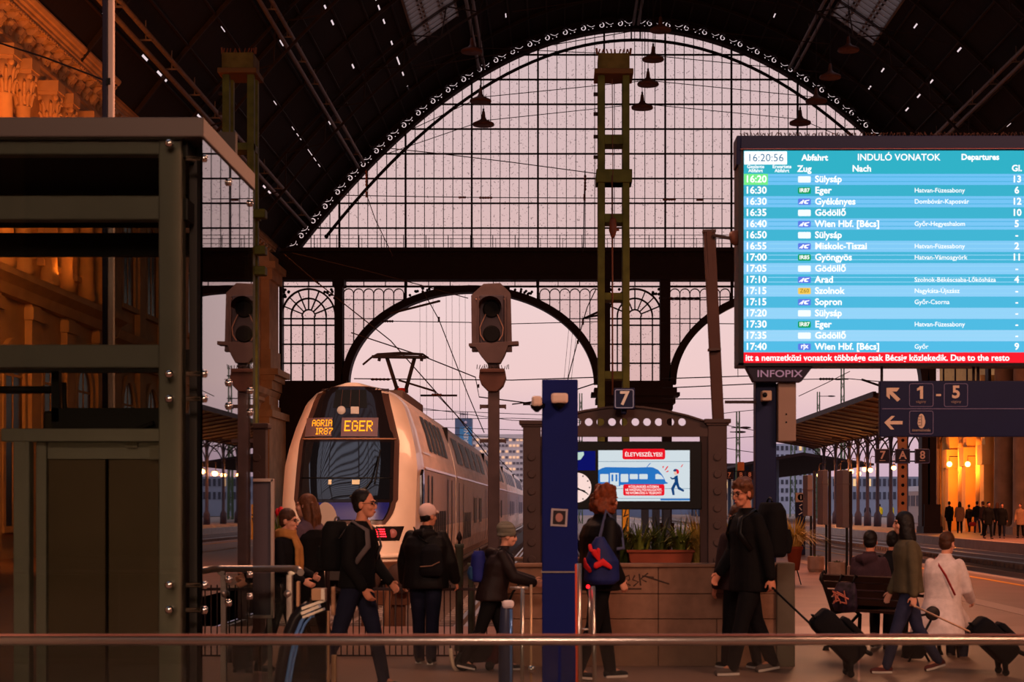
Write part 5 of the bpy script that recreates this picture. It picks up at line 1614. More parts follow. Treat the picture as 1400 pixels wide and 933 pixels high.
for x, y in ((308, 789), (337, 784), (337, 813), (308, 821), (394, 812)): m.lathe(P(x, y, D), [(.03, -.06), (.035, -.02), (.03, .04)], 12, 'y')
m.build('glass_clamp', STAIN, sr)
m = MB(); m.box(PX(276, D), PX(392, D), D-.006, D+.006, .02, PZ(784, D)); m.build('glass_panel', BG, sr)
D = 12.6
BELT = M('rubber_belt', (22, 20, 24), .35)
EBLUE = M('escalator_blue_glaze', (90, 130, 190), .15, .3)
es = thing('escalator_balustrade', 'curved escalator newel with black belt and blue edge strip', 'escalator', (PX(420, D), D, 0))
m = MB()
path = [(378, 975), (384, 930), (390, 895), (397, 865), (405, 846), (414, 836), (424, 830)]
m.tube([P(x, y, D) for x, y in path], .05, 10, flat=1.2); m.build('hand_belt', BELT, es)
m = MB(); m.tube([P(x+8, y+2, D-.03) for x, y in path[:-1]]+[P(428, 834, D-.03)], .016, 6); m.tube([P(x+12, y+7, D-.03) for x, y in path[:-1]]+[P(430, 843, D-.03)], .010, 6); m.build('edge_strip', EBLUE, es)
m = MB(); m.bar(P(413, 839, D-.03), P(437, 829, D-.03), .022, .1); m.bar(P(415, 844, D-.03), P(443, 833, D-.03), .016, .1); m.bar(P(414, 832, D-.02), P(444, 821, D-.02), .02, .12); m.bar(P(443, 822, D-.02), P(443, 805, D-.02), .026, .12)
m.build('steel_ledge', STAIN, es)
m = MB(); m.prism([(PX(x, D), PZ(y, D)) for x, y in [(392, 976), (400, 905), (414, 848), (446, 836), (446, 976)]], D, D+.015); m.build('skirt_glass', GLASS('skirt_glass', (150, 146, 138)), es)
m = MB(); m.box(PX(425, D), PX(442, D), D+.02, D+.2, PZ(822, D), PZ(806, D)); m.box(PX(403.5, D), PX(408, D), D+.05, D+.1, PZ(831, D), PZ(796, D)); m.box(PX(447, D), PX(450, D), D, D+.05, 0, PZ(836, D)); m.box(PX(450, D), PX(455, D), D+.1, D+.15, PZ(843, D), PZ(804, D)); m.box(PX(450, D), PX(457, D), D+.1, D+.15, 0, PZ(898, D)); m.build('end_post', M('bronze_post', (150, 112, 84), .4, .4), es, bevel=.004)
D = 12.9
e2 = thing('escalator_balustrade', 'upright escalator newel end with blue strip left of the navy pillar', 'escalator', (PX(692, D), D, 0))
m = MB(); m.limb([(PX(691, D), D, 0), P(691.5, 870, D), P(692.5, 832, D), P(694, 826, D)], [.055, .053, .045, .03], 12); m.build('hand_belt', M('belt_slate', (52, 56, 78), .35), e2)
m = MB(); m.tube([(PX(698, D), D-.03, 0), P(698, 880, D-.03), P(698.5, 833, D-.03)], .014, 6); m.build('edge_strip', EBLUE, e2)
m = MB(); m.box(PX(687, D), PX(703, D), D-.06, D+.02, PZ(832, D), PZ(821, D)); m.build('end_cap', M('cap_pale', (220, 204, 204), .3), e2, bevel=.02)
D = 12.4
def post(label, px, ytop, w, bar_=None, lean=0, mat=STAIN, d=D):
    t = thing('handrail_post', label, 'post', (PX(px, d), d, 0))
    m = MB(); m.tube([(PX(px+lean, d), d, 0), P(px, ytop, d)], w/2*d/F, 12); m.build('shaft', mat, t)
    if bar_:
        m = MB(); m.tube([P(bar_[0], ytop, d), P(bar_[1], ytop, d)], 2*d/F, 8); m.build('cross_bar', mat, t)
    return t
post('pale T-shaped steel rail post beside the escalator newel', 714, 804.5, 5.5, (697, 722))
t = post('thin brass-toned rail post with a round clamp near its foot', 726, 800, 3.2, mat=M('brass_tone', (206, 166, 128), .35, .5))
m = MB(); m.ell(P(726.5, 916, D-.02), (.03, .03, .03)); m.build('clamp', CHROME, t)
STO = M('post_orange_glow', (196, 120, 84), .35, .5)
t = post('tall steel post with red edge at the right flank of the navy pillar', 791, 771, 7.5, lean=2)
m = MB(); m.bar(P(787.5, 772, D-.03), (PX(789, D), D-.03, 0), .014, .02); m.build('red_edge', M('post_red_edge', (214, 80, 40), .5), t)
t = post('shorter slanting steel post with a red lamp on top', 810.5, 802, 6, lean=4)
m = MB(); m.ell(P(804, 802.5, D-.02), (.013, .013, .013)); m.build('red_lamp', E('red_led', (255, 24, 30), 4.0), t)
m = MB(); m.tube([P(794, 861, D), P(806, 861, D)], .009, 6); m.tube([P(806, 804, D+.02), P(806.5, 870, D+.02)], .012, 6); m.build('brace', STAIN, t)
# ------------------------------------------------------------------ fence, bollards and buffer stop before the train
D = 18.9; K = F/D
fe = thing('fence', 'low dark railing between the concourse and the train track', 'fence', (PX(585, D), D, 0))
m = MB()
m.bar(P(455, 898, D), P(668, 898, D), .035, .04); m.bar(P(455, 806, D), P(668, 806, D), .03, .04); m.build('rail', STEEL_D, fe)
x = 458
while x < 668:
    m = MB(); m.bar((PX(x, D), D, 0.0), P(x, 800, D), .013, .013); m.build('bar', STEEL_D, fe); x += 8.3
def bollard(px, ytop, w, label, d=19.6, fin=True):
    t = thing('bollard', label, 'bollard', (PX(px, d), d, 0)); k = d/F
    m = MB(); zt = PZ(ytop, d)
    m.lathe((PX(px, d), d, 0), [(w*.62*k, 0), (w*.62*k, .1), (w*.5*k, .14), (w*.5*k, zt-.05), (w*.6*k, zt-.04), (w*.6*k, zt)], 14); m.build('shaft', M('bollard_green_grey', (78, 80, 66), .6, .1, .15, 4), t)
    if fin:
        m = MB(); m.lathe((PX(px, d), d, zt), [(.014, 0), (.014, .03), (.03, .05), (.035, .07), (.02, .11), (.003, .15)], 12); m.build('finial', STEEL_D, t)
bollard(628, 744, 11, 'grey-green bollard with a spear finial in front of the train')
bollard(644, 770, 8, 'plain dark bollard between the spear bollard and the beanie child', 20.0, False)
D = 24.4
bs = thing('buffer_stop', 'rusty brown buffer stop at the track end before the train', 'buffer', (PX(542, D), D, -.6))
m = MB()
for x in (500, 532, 547): m.bar(P(x, 902, D), P(x+2, 780, D), .13, .13)
m.bar(P(490, 818, D-.1), P(560, 818, D-.1), .2, .12); m.bar(P(490, 778, D-.05), P(560, 775, D-.05), .16, .12)
m.build('frame', M('buffer_rust', (120, 76, 54), .75, .1, .25, 3), bs, bevel=.015)
m = MB()
for x in (500, 549): m.lathe(P(x, 791, D-.35), [(.02, -.12), (.2, -.1), (.22, -.06), (.1, -.02), (.08, .3)], 18, 'y')
m.build('buffer_head', M('buffer_iron', (84, 62, 54), .6, .3), bs)
m = MB(); m.tube([P(530, 905, D-.15), P(530, 830, D-.15), P(534, 806, D-.15), P(541, 796, D-.15), P(548, 794, D-.15)], [.06, .05, .05, .05, .06], 10); m.build('curved_pipe', M('pipe_tan', (156, 108, 80), .6), bs)
# white round sign before the cab
D = 19.2
ws = thing('round_sign', 'back of a pale oval sign disc seen before the train cab', 'sign', (PX(449, D), D, 0))
m = MB(); c = P(447, 707, D); rr = Matrix.Rotation(R(-12), 3, 'Y')
n = 30
vs = []
for yy in (0, .02):
    for k in range(n):
        a = 2*PI*k/n; v = rr @ Vector((13*math.cos(a)/125, 0, 20*math.sin(a)/125)); vs.append((c.x+v.x, c.y+yy, c.z+v.z))
m.add(vs, [tuple(range(n)), tuple(reversed(range(n, 2*n)))] + [(k, k+n, (k+1) % n+n, (k+1) % n) for k in range(n)]); m.build('disc', M('disc_pale', (226, 202, 182), .6), ws)
m = MB(); m.tube([(c.x, D+.05, 0), (c.x, D+.05, c.z+.05)], .025, 8); m.build('pole', STEEL_D, ws)
# ------------------------------------------------------------------ plants
LEAF = M('leaf_green', (104, 112, 44), .55, 0, .3, 9)
LEAFY = M('grass_straw', (196, 166, 84), .6, 0, .3, 12)
LEAFD = M('leaf_dark', (66, 76, 34), .5, 0, .3, 9)
TERRA = M('terracotta', (140, 66, 44), .7, 0, .1, 6)
def blades(m, base, n, length, spread, width, droop=.5, seed=1, up=.9, rad=.1):
    r_ = random.Random(seed)
    for i in range(n):
        a = r_.random()*2*PI; L = length*(.6+.5*r_.random()); sp = spread*(.25+.85*r_.random())
        b = Vector(base)+Vector((math.cos(a)*rad*r_.random(), math.sin(a)*rad*r_.random(), 0))
        d = Vector((math.cos(a), math.sin(a), 0)); side_ = Vector((-d.y, d.x, 0))
        pts = []
        for k in range(6):
            t = k/5.0
            pts.append(b + d*sp*t**1.3*L + Vector((0, 0, L*(up*t - droop*t*t*sp*1.3))))
        vs = []
        for k, p in enumerate(pts):
            w = width*(1-.85*(k/5.0)**1.5)*.5
            vs += [p-side_*w, p+Vector((0, 0, -.15*w)), p+side_*w]
        fs = []
        for k in range(5):
            fs += [(3*k, 3*k+1, 3*k+4, 3*k+3), (3*k+1, 3*k+2, 3*k+5, 3*k+4)]
        m.add(vs, fs, True)
D = 18.75
zc = PZ(774, D)
tb = thing('planter_box', 'long terracotta planter box on the stone wall under the screen', 'planter', (PX(902, D), D, zc))
m = MB(); 
xa, xb = PX(858, D), PX(947, D)
m.prism([(xa+.03, zc), (xb-.03, zc), (xb, PZ(753, D)), (xa, PZ(753, D))], D-.12, D+.14); m.box(xa-.015, xb+.015, D-.14, D+.16, PZ(756, D), PZ(752, D)); m.build('trough', TERRA, tb, bevel=.01)
m = MB(); m.box(xa+.02, xb-.02, D-.1, D+.12, PZ(754, D), PZ(752.3, D)+.002); m.build('earth', M('soil', (44, 32, 26), .95), tb)
def plant(name, label, base, mat, n, L, sp, w, droop, seed, rad=.1, up=.9, pot=None):
    t = thing(name, label, 'plant', base)
    m = MB(); blades(m, base, n, L, sp, w, droop, seed, up, rad); m.build('leaves', mat, t)
    m = MB(); m.lathe(base, [(rad*.7, 0), (rad*.5, .05), (.01, .08)], 8); m.build('crown_base', LEAFD, t)
    if pot:
        m = MB(); m.lathe((base[0], base[1], pot[0]), [(pot[1]*.6, 0), (pot[1]*.95, base[2]-pot[0]-.06), (pot[1]*1.06, base[2]-pot[0]-.05), (pot[1]*1.06, base[2]-pot[0]+.01), (pot[1]*.9, base[2]-pot[0]+.01), (.01, base[2]-pot[0]-.02)], 20); m.build('pot', TERRA, t)
    return t
zb = PZ(753, D)
plant('spider_plant', 'spiky green plant at the left end of the terracotta box', (PX(875, D), D, zb), LEAF, 60, .5, .8, .03, .55, 3)
plant('spider_plant', 'spiky green plant in the middle of the terracotta box', (PX(902, D), D, zb), LEAFD, 60, .5, .8, .03, .55, 4)
plant('spider_plant', 'spiky green plant at the right end of the terracotta box', (PX(930, D), D, zb), LEAF, 60, .48, .85, .03, .6, 5)
plant('leafy_shrub', 'dark leafy plant on the wall beside the red-haired woman', (PX(845, D), D+.1, zc), LEAFD, 120, .58, .55, .03, .4, 6, .16)
plant('ornamental_grass', 'tall straw-coloured grass tuft left of the right portal column', (PX(962, D), D+.25, zc), LEAFY, 380, .8, .62, .022, .75, 7, .14)
plant('ornamental_grass', 'straw grass tuft right of the portal behind the bespectacled man', (PX(1006, D), D+.3, zc), LEAFY, 280, .72, .5, .022, .7, 8, .12)
plant('small_shrub', 'small green shrub at the foot of the left portal column', (PX(742, D), D+.2, zc), LEAFD, 50, .3, .5, .02, .5, 9, .08)
D = 36.0
plant('ornamental_grass', 'drooping grass in a terracotta pot behind the black backpack', (PX(1086, D), D, PZ(748, D)), LEAFY, 420, .95, .75, .026, .85, 10, .15, pot=(PZ(780, D), .17))
ps = tag(thing('pot_stand', 'dark metal stand under the terracotta grass pot', 'stand', (PX(1086, D), D, 0)))
m = MB(); 
for k in range(3):
    a = 2*PI*k/3+.4; m.tube([(PX(1086, D)+.06*math.cos(a), D+.06*math.sin(a), PZ(779, D)), (PX(1086, D)+.16*math.cos(a), D+.16*math.sin(a), 0)], .012, 6)
m.build('leg', BLACK, ps)
m = MB(); m.lathe((PX(1086, D), D, PZ(779, D)-.02), [(.08, 0), (.1, .02)], 14); m.build('plate', BLACK, ps)
# ------------------------------------------------------------------ stands, pots and signs on the middle platform
for i, (px, d, py0, py1, w, lab) in enumerate(((1108, 47, 572+80, 706, 8, 'grey panel stand first behind the grass pot'), (1129, 42, 645, 718, 8, 'grey panel stand second from the grass pot'), (1157, 38.5, 645, 722, 10, 'grey panel stand third from the grass pot'))):
    t = thing('timetable_stand', lab, 'stand', (PX(px, d), d, 0))
    m = MB(); m.box(PX(px-w/2, d), PX(px+w/2-1, d), d, d+.9, PZ(py1, d), PZ(py0-2, d)); m.build('panel', M('stand_panel', (128, 110, 106), .6, 0, .06, 4), t, bevel=.01)
    m = MB(); m.box(PX(px-1, d), PX(px+2.0, d), d-.05, d, 0, PZ(py1, d)); m.build('front_leg', BLACK, t)
    m = MB(); m.box(PX(px+w/2+.3, d), PX(px+w/2+3.8, d), d+.05, d+.13, 0, PZ(650-6, d)); m.build('back_leg', STEEL_D, t)
    m = MB(); m.box(PX(px-w/2-.5, d), PX(px+w/2, d), d-.02, d+.93, PZ(py0+18, d), PZ(py0+16.5, d)); m.build('panel_rib', M('stand_rib', (120, 100, 96), .6), t)
def concpot(xa, xb, ya, yb, label, d):
    t = thing('flower_tub', label, 'tub', (PX((xa+xb)/2, d), d, 0)); r_ = (xb-xa)/2*d/F; h = PZ(ya, d)
    m = MB(); m.lathe((PX((xa+xb)/2, d), d, 0), [(r_*.85, 0), (r_*.9, .05), (r_, h*.2), (r_*1.02, h*.85), (r_, h), (r_*.86, h), (r_*.84, h-.05), (.01, h-.05)], 10, smooth=False); m.build('tub', CONC, t, bevel=.01)
    m = MB(); blades(m, (PX((xa+xb)/2, d), d, h-.05), 40, .14, .6, .02, .4, int(xa), .9, r_*.7); m.build('leaves', LEAFD, t)
concpot(1104, 1127, 761, 782, 'concrete flower tub at the nearest grey stand to the pot', 43)
concpot(1132, 1156, 769, 793, 'concrete flower tub in the middle of the three', 38.5)
concpot(1158, 1184, 774, 800, 'concrete flower tub beside the bench armrest', 35.5)
D = 58
t = thing('information_pillar', 'slim pillar sign with a white i on top and navy panel', 'sign', (PX(1094, D), D, 0))
m = MB(); m.box(PX(1088, D), PX(1101, D), D, D+.15, PZ(687, D), PZ(674, D)); m.build('top_panel', M('info_beige', (206, 178, 160), .5), t, bevel=.01)
m = MB(); m.box(PX(1088, D), PX(1101, D), D, D+.15, 0, PZ(687, D)); m.build('navy_panel', NAVY_D, t, bevel=.01)
m = MB(); m.lathe((PX(1095, D), D-.006, PZ(680.3, D)), [(4.6*D/F, 0), (4.6*D/F, .006)], 20, 'y'); ii = m.build('roundel', BLACK, t)
m = MB(); m.text('i', PX(1095, D), D-.012, PZ(680.3, D), 8.5*D/F, bold=.02); m.build('letter', SIGNW, ii)
m = MB(); m.bar(P(1093, 692, D-.003), P(1096.5, 690, D-.003), .03, .005); m.bar(P(1093, 694, D-.003), P(1096, 698, D-.003), .03, .005); m.bar(P(1092, 704, D-.003), P(1097, 701, D-.003), .03, .005); m.build('panel_marks', SIGNW, t)
def platsigns(D, label, xs3, y0, y1, chars, colx, coly0, colw, colm, holes=False):
    t = thing('track_number_post', label, 'sign', (PX(colx, D), D, 0))
    m = MB(); m.box(PX(colx-colw/2, D), PX(colx+colw/2, D), D+.06, D+.2, 0, PZ(coly0, D)); c = m.build('post', colm, t, bevel=.01)
    if holes:
        y = coly0+8
        while y < 780:
            m = MB(); m.lathe((PX(colx, D), D+.06, PZ(y, D)), [(2.3*D/F, -.004), (2.3*D/F, .01)], 14, 'y'); y += 12.3
            m.build('hole', BLACK, c)
    m = MB(); m.bar(P(xs3[0], (y0+y1)/2-6, D+.05), P(xs3[2], (y0+y1)/2-6, D+.05), .04, .03); m.bar(P(xs3[0], (y0+y1)/2+7, D+.05), P(xs3[2], (y0+y1)/2+7, D+.05), .03, .03); m.build('carrier_bar', BLACK, t)
    for x, ch in zip(xs3, chars):
        h = (y1-y0)/2
        m = MB(); m.box(PX(x-h-.3, D), PX(x+h+.3, D), D-.02, D+.04, PZ(y1, D), PZ(y0, D)); pn = m.build('sign_panel', M('track_sign_navy', (40, 26, 44), .5), t, bevel=.015)
        m = MB(); m.text(ch, PX(x, D), D-.025, PZ((y0+y1)/2-1, D), h*1.5*D/F, bold=.025)
        m.bar(P(x-4*h/10, y1-4*h/10, D-.022), P(x+4*h/10, y1-4*h/10, D-.022), .7*D/F*h/10, .004); m.build('letter', M('sign_peach', (230, 180, 156), .5), pn)
        if holes:
            m = MB(); frame_xz(m, x-h, x+h, y0+.3, y1-.3, .6, D-.02, 2); m.build('border', M('sign_border_lilac', (120, 112, 150), .5), pn)
platsigns(40, 'tan perforated post with track signs 7 A 8', (1206.5, 1234, 1261), 614, 634, '7A8', 1235, 545, 12, M('post_tan', (190, 122, 80), .6, 0, .1, 3), True)
platsigns(90, 'distant post with track signs 7 B 8 by the head of the man with glasses', (997, 1013, 1025), 645, 656, '7B8', 1013, 632, 9, M('post_tan', (190, 122, 80), .6, 0, .1, 3))
# ------------------------------------------------------------------ canopies beyond the hall
CANM = M('canopy_boards', (66, 48, 44), .8, 0, .15, 1.0)
can = thing('platform_canopy', 'wide platform canopy with arched iron brackets beyond the hall', 'canopy', (25, 130, 0))
m = MB()
m.prism([(19.2, 8.3), (25, 7.3), (31, 8.6), (31, 8.8), (25, 7.6), (19.2, 8.55)], 107, 172); m.box(19.1, 19.3, 107, 172, 8.25, 8.6); m.build('roof', CANM, can)
y = 107
while y < 172:
    m = MB(); m.bar((19.2, y, 8.25), (25, y, 7.25), .1, .12); m.bar((25, y, 7.25), (31, y, 8.55), .1, .12); m.build('rafter', M('canopy_rafter', (70, 50, 45), .8), can); y += 3.6
m0 = None
for d in (116, 121, 126.5, 132.5, 138, 142.5, 147, 151.5, 159, 166):
    m = MB(); x = 25
    m.lathe((x, d, 0), [(.3, 0), (.3, .9), (.2, 1.1), (.15, 1.2), (.13, 5.6), (.17, 5.7), (.14, 5.8), (.13, 7.3)], 12)
    c = m.build('column', M('canopy_iron', (84, 72, 82), .6, .1), can)
    m = MB()
    for s_ in (-1, 1):
        pts = [Vector((x+s_*(2.2-2.1*math.cos(a)), d, 5.4+1.9*math.sin(a))) for a in [PI/2*i/8 for i in range(9)]]; m.tube(pts, .06, 6)
        pts = [Vector((x, d+s_*(2.0-1.9*math.cos(a)), 5.4+1.8*math.sin(a))) for a in [PI/2*i/8 for i in range(9)]]; m.tube(pts, .06, 6)
        m.tube([Vector((x+s_*.75+.3*math.cos(a), d, 6.85+.3*math.sin(a))) for a in [2*PI*i/12 for i in range(13)]], .03, 5)
    m.build('bracket_arch', STEEL_D, c)
can2 = thing('platform_canopy', 'lower dark canopy further out, left of the arched canopy', 'canopy', (22, 200, 0))
m = MB(); m.prism([(18, 5.6), (24, 6.6), (31, 5.6), (31, 5.8), (24, 6.9), (18, 5.85)], 173, 290); m.build('roof', M('canopy_dark', (56, 46, 50), .8), can2)
for d in range(176, 290, 7):
    m = MB(); m.box(21.6, 22.0, d, d+.4, 0, 6.2); m.build('column', M('canopy_post_blue', (78, 94, 120), .6), can2)
can3 = None
# globe lamps
GLOB = E('globe_glow', (255, 186, 110), 7.0)
gl = [(1120, 650, 160), (1146, 650, 168), (1149, 648, 152), (1164, 645, 147), (1174, 648, 150), (1182, 642, 143), (1190, 643, 139), (1222, 640, 128)]
order = ['first', 'second', 'third', 'fourth', 'fifth', 'sixth', 'seventh', 'eighth']
for i, (x, y, d) in enumerate(gl):
    t = thing('globe_lamp', 'glowing globe lamp under the canopy, %s from the left' % order[i], 'lamp', P(x, y, d), group='globe lamps under the canopy')
    c = P(x, y, d); r_ = 3.3*d/F
    m = MB(); m.ell(c, (r_, r_, r_)); m.build('globe', GLOB, t)
    m = MB(); m.tube([c+Vector((0, 0, r_)), c+Vector((0, 0, .9)), c+Vector((.12, 0, 1.1)), c+Vector((.35, 0, 1.05))], .035, 6); m.lathe(c+Vector((0, 0, r_*.8)), [(.12, 0), (.16, .05), (.05, .14)], 10); m.build('arm', STEEL_D, t)
    lamp('globe_light', 'POINT', c+Vector((0, -.4, 0)), None, 260, (255, 150, 70), .2)
for i, (x, y, d) in enumerate(((1298, 635, 113.5), (1323, 635, 108.4))):
    c = P(x, y, d); r_ = 3.8*d/F
    t = thing('wall_lamp', 'globe lamp on the ochre wall, %s one' % ('further' if i == 0 else 'nearer'), 'lamp', c, group='globe lamps on the ochre wall')
    m = MB(); m.ell(c, (r_, r_, r_)); m.build('globe', GLOB, t)
    m = MB(); m.tube([c+Vector((0, 0, r_)), c+Vector((0, 0, .5)), (26.1, c.y, c.z+.5)], .035, 6); m.build('arm', STEEL_D, t)
    lamp('wall_lamp_light', 'POINT', c+Vector((-.5, -.3, 0)), None, 620, (255, 140, 50), .2)
# ------------------------------------------------------------------ lattice masts, tower and blocks far off
LATG = M('lattice_green', (84, 104, 72), .6)
def lattice(px, ytop, w, d, label, cross=()):
    t = thing('lattice_mast', label, 'mast', (PX(px, d), d, -.6), group='lattice catenary masts in the yard'); k = d/F
    zt = PZ(ytop, d); x = PX(px, d); a = w/2*k; m = MB()
    for sx_ in (-1, 1):
        for sy_ in (-1, 1): m.bar((x+sx_*a, d+sy_*a, -.6), (x+sx_*a*.6, d+sy_*a*.6, zt), .09, .09)
    z = -.6; s_ = 1
    while z < zt-1.2:
        f0 = 1-.4*(z+.6)/(zt+.6); f1 = 1-.4*(z+1.8)/(zt+.6)
        m.bar((x-s_*a*f0, d-a, z), (x+s_*a*f1, d-a, z+1.2), .05, .05); m.bar((x+s_*a*f0, d+a, z), (x-s_*a*f1, d+a, z+1.2), .05, .05); z += 1.2; s_ = -s_
    m.build('lattice', LATG, t)
    for (xa, xb, y) in cross:
        m = MB(); m.bar(P(xa, y, d), P(xb, y, d), .08, .08); m.ell(P((xa+xb)/2+6, y, d), (.5, .08, .1)); m.build('cross_arm', STEEL_D, t)
lattice(1009, 563, 6, 150, 'green lattice mast right of the portal column', [(1000, 1026, 585), (998, 1014, 591)])
lattice(1152, 500, 6, 206, 'tall green lattice mast just left of the direction sign', [(1120, 1160, 519)])
lattice(1119, 536, 5, 224, 'green lattice mast above the tilted canopy edge', [(1119, 1142, 542)])
lattice(1084, 600, 8, 250, 'green lattice mast beside the grey cable box', [(1076, 1092, 622)])
lattice(1117, 596, 6, 232, 'pale green lattice mast behind the first canopy column')
lattice(1153, 598, 6, 214, 'pale green lattice mast between two canopy columns')
lattice(794, 538, 5, 160, 'small lattice mast right of the navy pillar')
t = thing('floodlight_mast', 'floodlight mast with a square basket on top', 'mast', (PX(1100, 240), 240, -.6))
m = MB(); m.tube([(PX(1100, 240), 240, -.6), P(1100, 602, 240)], .16, 8); m.build('pole', LATG, t)
m = MB(); c = P(1100, 599, 240)
for z in (0, .3, .6): m.box(c.x-.35, c.x+.35, 239.7, 240.3, c.z+z-.05, c.z+z+.05)
for dx in (-.35, .35): m.bar((c.x+dx, 239.8, c.z-.1), (c.x+dx, 239.8, c.z+.7), .06, .06)
m.build('basket', STEEL_D, t)
# tower
D = 420
tw = thing('tower_block', 'slim blue tower with upright ARENA lettering behind the train', 'tower', (PX(634, D), D, -.6))
m = MB(); m.box(PX(622, D), PX(645, D), D, D+5, -.6, PZ(572, D)); m.build('shell', M('tower_slate', (96, 112, 140), .6), tw)
m = MB(); m.box(PX(628.5, D), PX(645.1, D), D-.05, D, -.6, PZ(584, D)); fb = m.build('blue_face', M('tower_blue', (84, 150, 196), .5), tw)
m = MB(); m.text('ARENA', PX(637.5, D), D-.1, PZ(597, D), 8.5*D/F, bold=.02, rot=PI/2, sx=1.0); m.build('lettering', SIGNW, fb)
m = MB(); m.lathe((PX(636.5, D), D-.1, PZ(578, D)), [(2.2*D/F, 0), (2.2*D/F, .1)], 14, 'y'); lg = m.build('roundel', M('roundel_pale', (216, 196, 206), .5), tw)
m = MB(); 
for x in (630, 633, 636, 639): m.bar(P(x, 572, D+1), P(x, 563, D+1), .25, .2)
m.bar(P(629, 567, D+1), P(640, 567, D+1), .25, .2); m.build('roof_railing', M('rail_pale', (190, 170, 180), .6), tw)
# big office slab
D = 460
ob = thing('office_building', 'wide white office slab with lit window bands behind the signal', 'building', (PX(690, D), D, -.6))
m = MB(); m.box(PX(640, D), PX(742, D), D, D+14, -.6, PZ(594, D)); m.build('body', M('office_white', (226, 212, 212), .7, 0, .06, .3), ob)
OWIN = M('office_window', (128, 116, 122), .3); OLIT = E('office_window_lit', (255, 196, 160), .9)
for r_ in range(9):
    y = 600+8*r_
    m = MB(); x = 641; k = 0
    while x < 741:
        m.box(PX(x, D), PX(x+3.6, D), D-.15, D, PZ(y+3.2, D), PZ(y, D), 1 if rnd.random() < .36 and r_ < 6 else 0); x += 5; k += 1
    m.build('window_band', [OWIN, OLIT], ob)
def block(label, xa, xb, yt, d, col, rows_, cols_, lit=.2, name='building', roof=None):
    t = thing(name, label, 'building', (PX((xa+xb)/2, d), d, -.6))
    m = MB(); m.box(PX(xa, d), PX(xb, d), d, d+10, -.6, PZ(yt, d)); m.build('body', M('b_'+label[:18], col, .8, 0, .1, .2), t)
    k = d/F; h = (692-yt)
    for r_ in range(rows_):
        m = MB(); y = yt+3+r_*(h-4)/rows_
        for c_ in range(cols_):
            x = xa+1.5+c_*(xb-xa-2)/cols_; m.box(PX(x, d), PX(x+(xb-xa)/cols_*.55, d), d-.12, d, PZ(y+(h/rows_)*.5, d), PZ(y, d), 1 if rnd.random() < lit else 0)
        m.build('window_band', [M('block_window', (70, 72, 88), .3), E('block_window_lit', (255, 206, 150), .9)], t)
    if roof:
        m = MB(); m.prism([(PX(xa-1, d), PZ(yt, d)), (PX(xb+1, d), PZ(yt, d)), (PX(xb-3, d), PZ(yt-6, d)), (PX(xa+3, d), PZ(yt-6, d))], d-.3, d+10); m.build('roof', M('far_roof', roof, .8), t)
    return t
block('beige low building right of the portal', 990, 1034, 640, 305, (196, 172, 150), 3, 8, .3, roof=(60, 44, 44))
block('bluish office block behind the lattice masts', 1060, 1118, 607, 480, (176, 182, 204), 7, 9, .05)
block('grey blue warehouse far beyond the canopy columns', 1110, 1290, 652, 380, (150, 158, 180), 2, 26, .25)
block('pale warehouse left of the office slab', 560, 640, 632, 520, (190, 172, 184), 3, 12, .1)
block('long low depot behind the planter', 742, 1000, 662, 330, (112, 124, 150), 2, 40, .12)
# ------------------------------------------------------------------ yard things glimpsed under the screen
D = 62
for i, px in enumerate((838, 882, 897, 912)):
    t = thing('shelter_post', 'blue-grey shelter post seen under the screen, %s from the left' % order[i], 'post', (PX(px, D), D, 0), group='shelter posts under the screen')
    m = MB(); m.box(PX(px-5, D), PX(px+5, D), D, D+.25, 0, PZ(640, D)); m.build('shaft', M('canopy_post_blue', (78, 94, 120), .6), t, bevel=.01)
    m = MB(); m.box(PX(px-6, D), PX(px+6, D), D-.03, D+.28, 0, .3); m.build('foot', STEEL_D, t)
D = 40
t = thing('warning_post', 'yellow board with black slanting marks under the screen', 'sign', (PX(855.5, D), D, 0))
m = MB(); m.box(PX(851.5, D), PX(859.5, D), D, D+.03, PZ(738, D), PZ(690, D)); m.build('panel', M('warning_yellow', (220, 150, 30), .6), t, bevel=.004)
m = MB(); m.bar(P(857, 694, D-.003), P(853.5, 706, D-.003), .025, .004); m.bar(P(852, 707, D-.003), P(859, 704, D-.003), .025, .004); m.bar(P(858, 708, D-.003), P(854, 726, D-.003), .025, .004); m.build('marks', BLACK, t)
m = MB(); m.box(PX(854.5, D), PX(856.5, D), D+.03, D+.07, 0, PZ(694, D)); m.build('pole', STEEL_D, t)
# far red signal lights
for i, (x, y, d) in enumerate(((702, 690, 240), (967, 648, 120), (724, 700, 220))):
    t = thing('signal_light', ['small red signal lamp on the tracks beyond the train', 'red signal lamp in the gap at the portal inner post', 'second small red signal lamp low by the portal column'][i], 'signal', (PX(x, d), d, 0))
    m = MB(); m.ell(P(x, y, d), (.16, .1, .16)); m.build('lens', E('tail_red', (255, 26, 36), 9.0), t)
    m = MB(); m.box(PX(x, d)-.22, PX(x, d)+.22, d+.1, d+.3, PZ(y, d)-.5, PZ(y, d)+.5); m.tube([(PX(x, d), d+.2, -.6), (PX(x, d), d+.2, PZ(y, d))], .07, 6); m.build('head', BLACK, t)
# pale coach parked at the far right platform
t = thing('parked_coach', 'pale parked coach behind the perforated tan post', 'coach', (29, 150, 0))
m = MB(); m.prism([(33.6, 0.0), (36.4, 0.0), (36.4, 3.0), (36.0, 3.5), (34.0, 3.5), (33.6, 3.0)], 150, 174); m.build('body', M('coach_pale', (176, 182, 196), .5), t)
m = MB()
for k in range(9): m.box(33.56, 33.6, 151+2.5*k, 152.8+2.5*k, 1.6, 2.6)
for k in range(2): m.box(34.0+1.2*k, 34.8+1.2*k, 149.95, 150, 1.6, 2.8)
m.build('window', M('block_window', (70, 72, 88), .3), t)
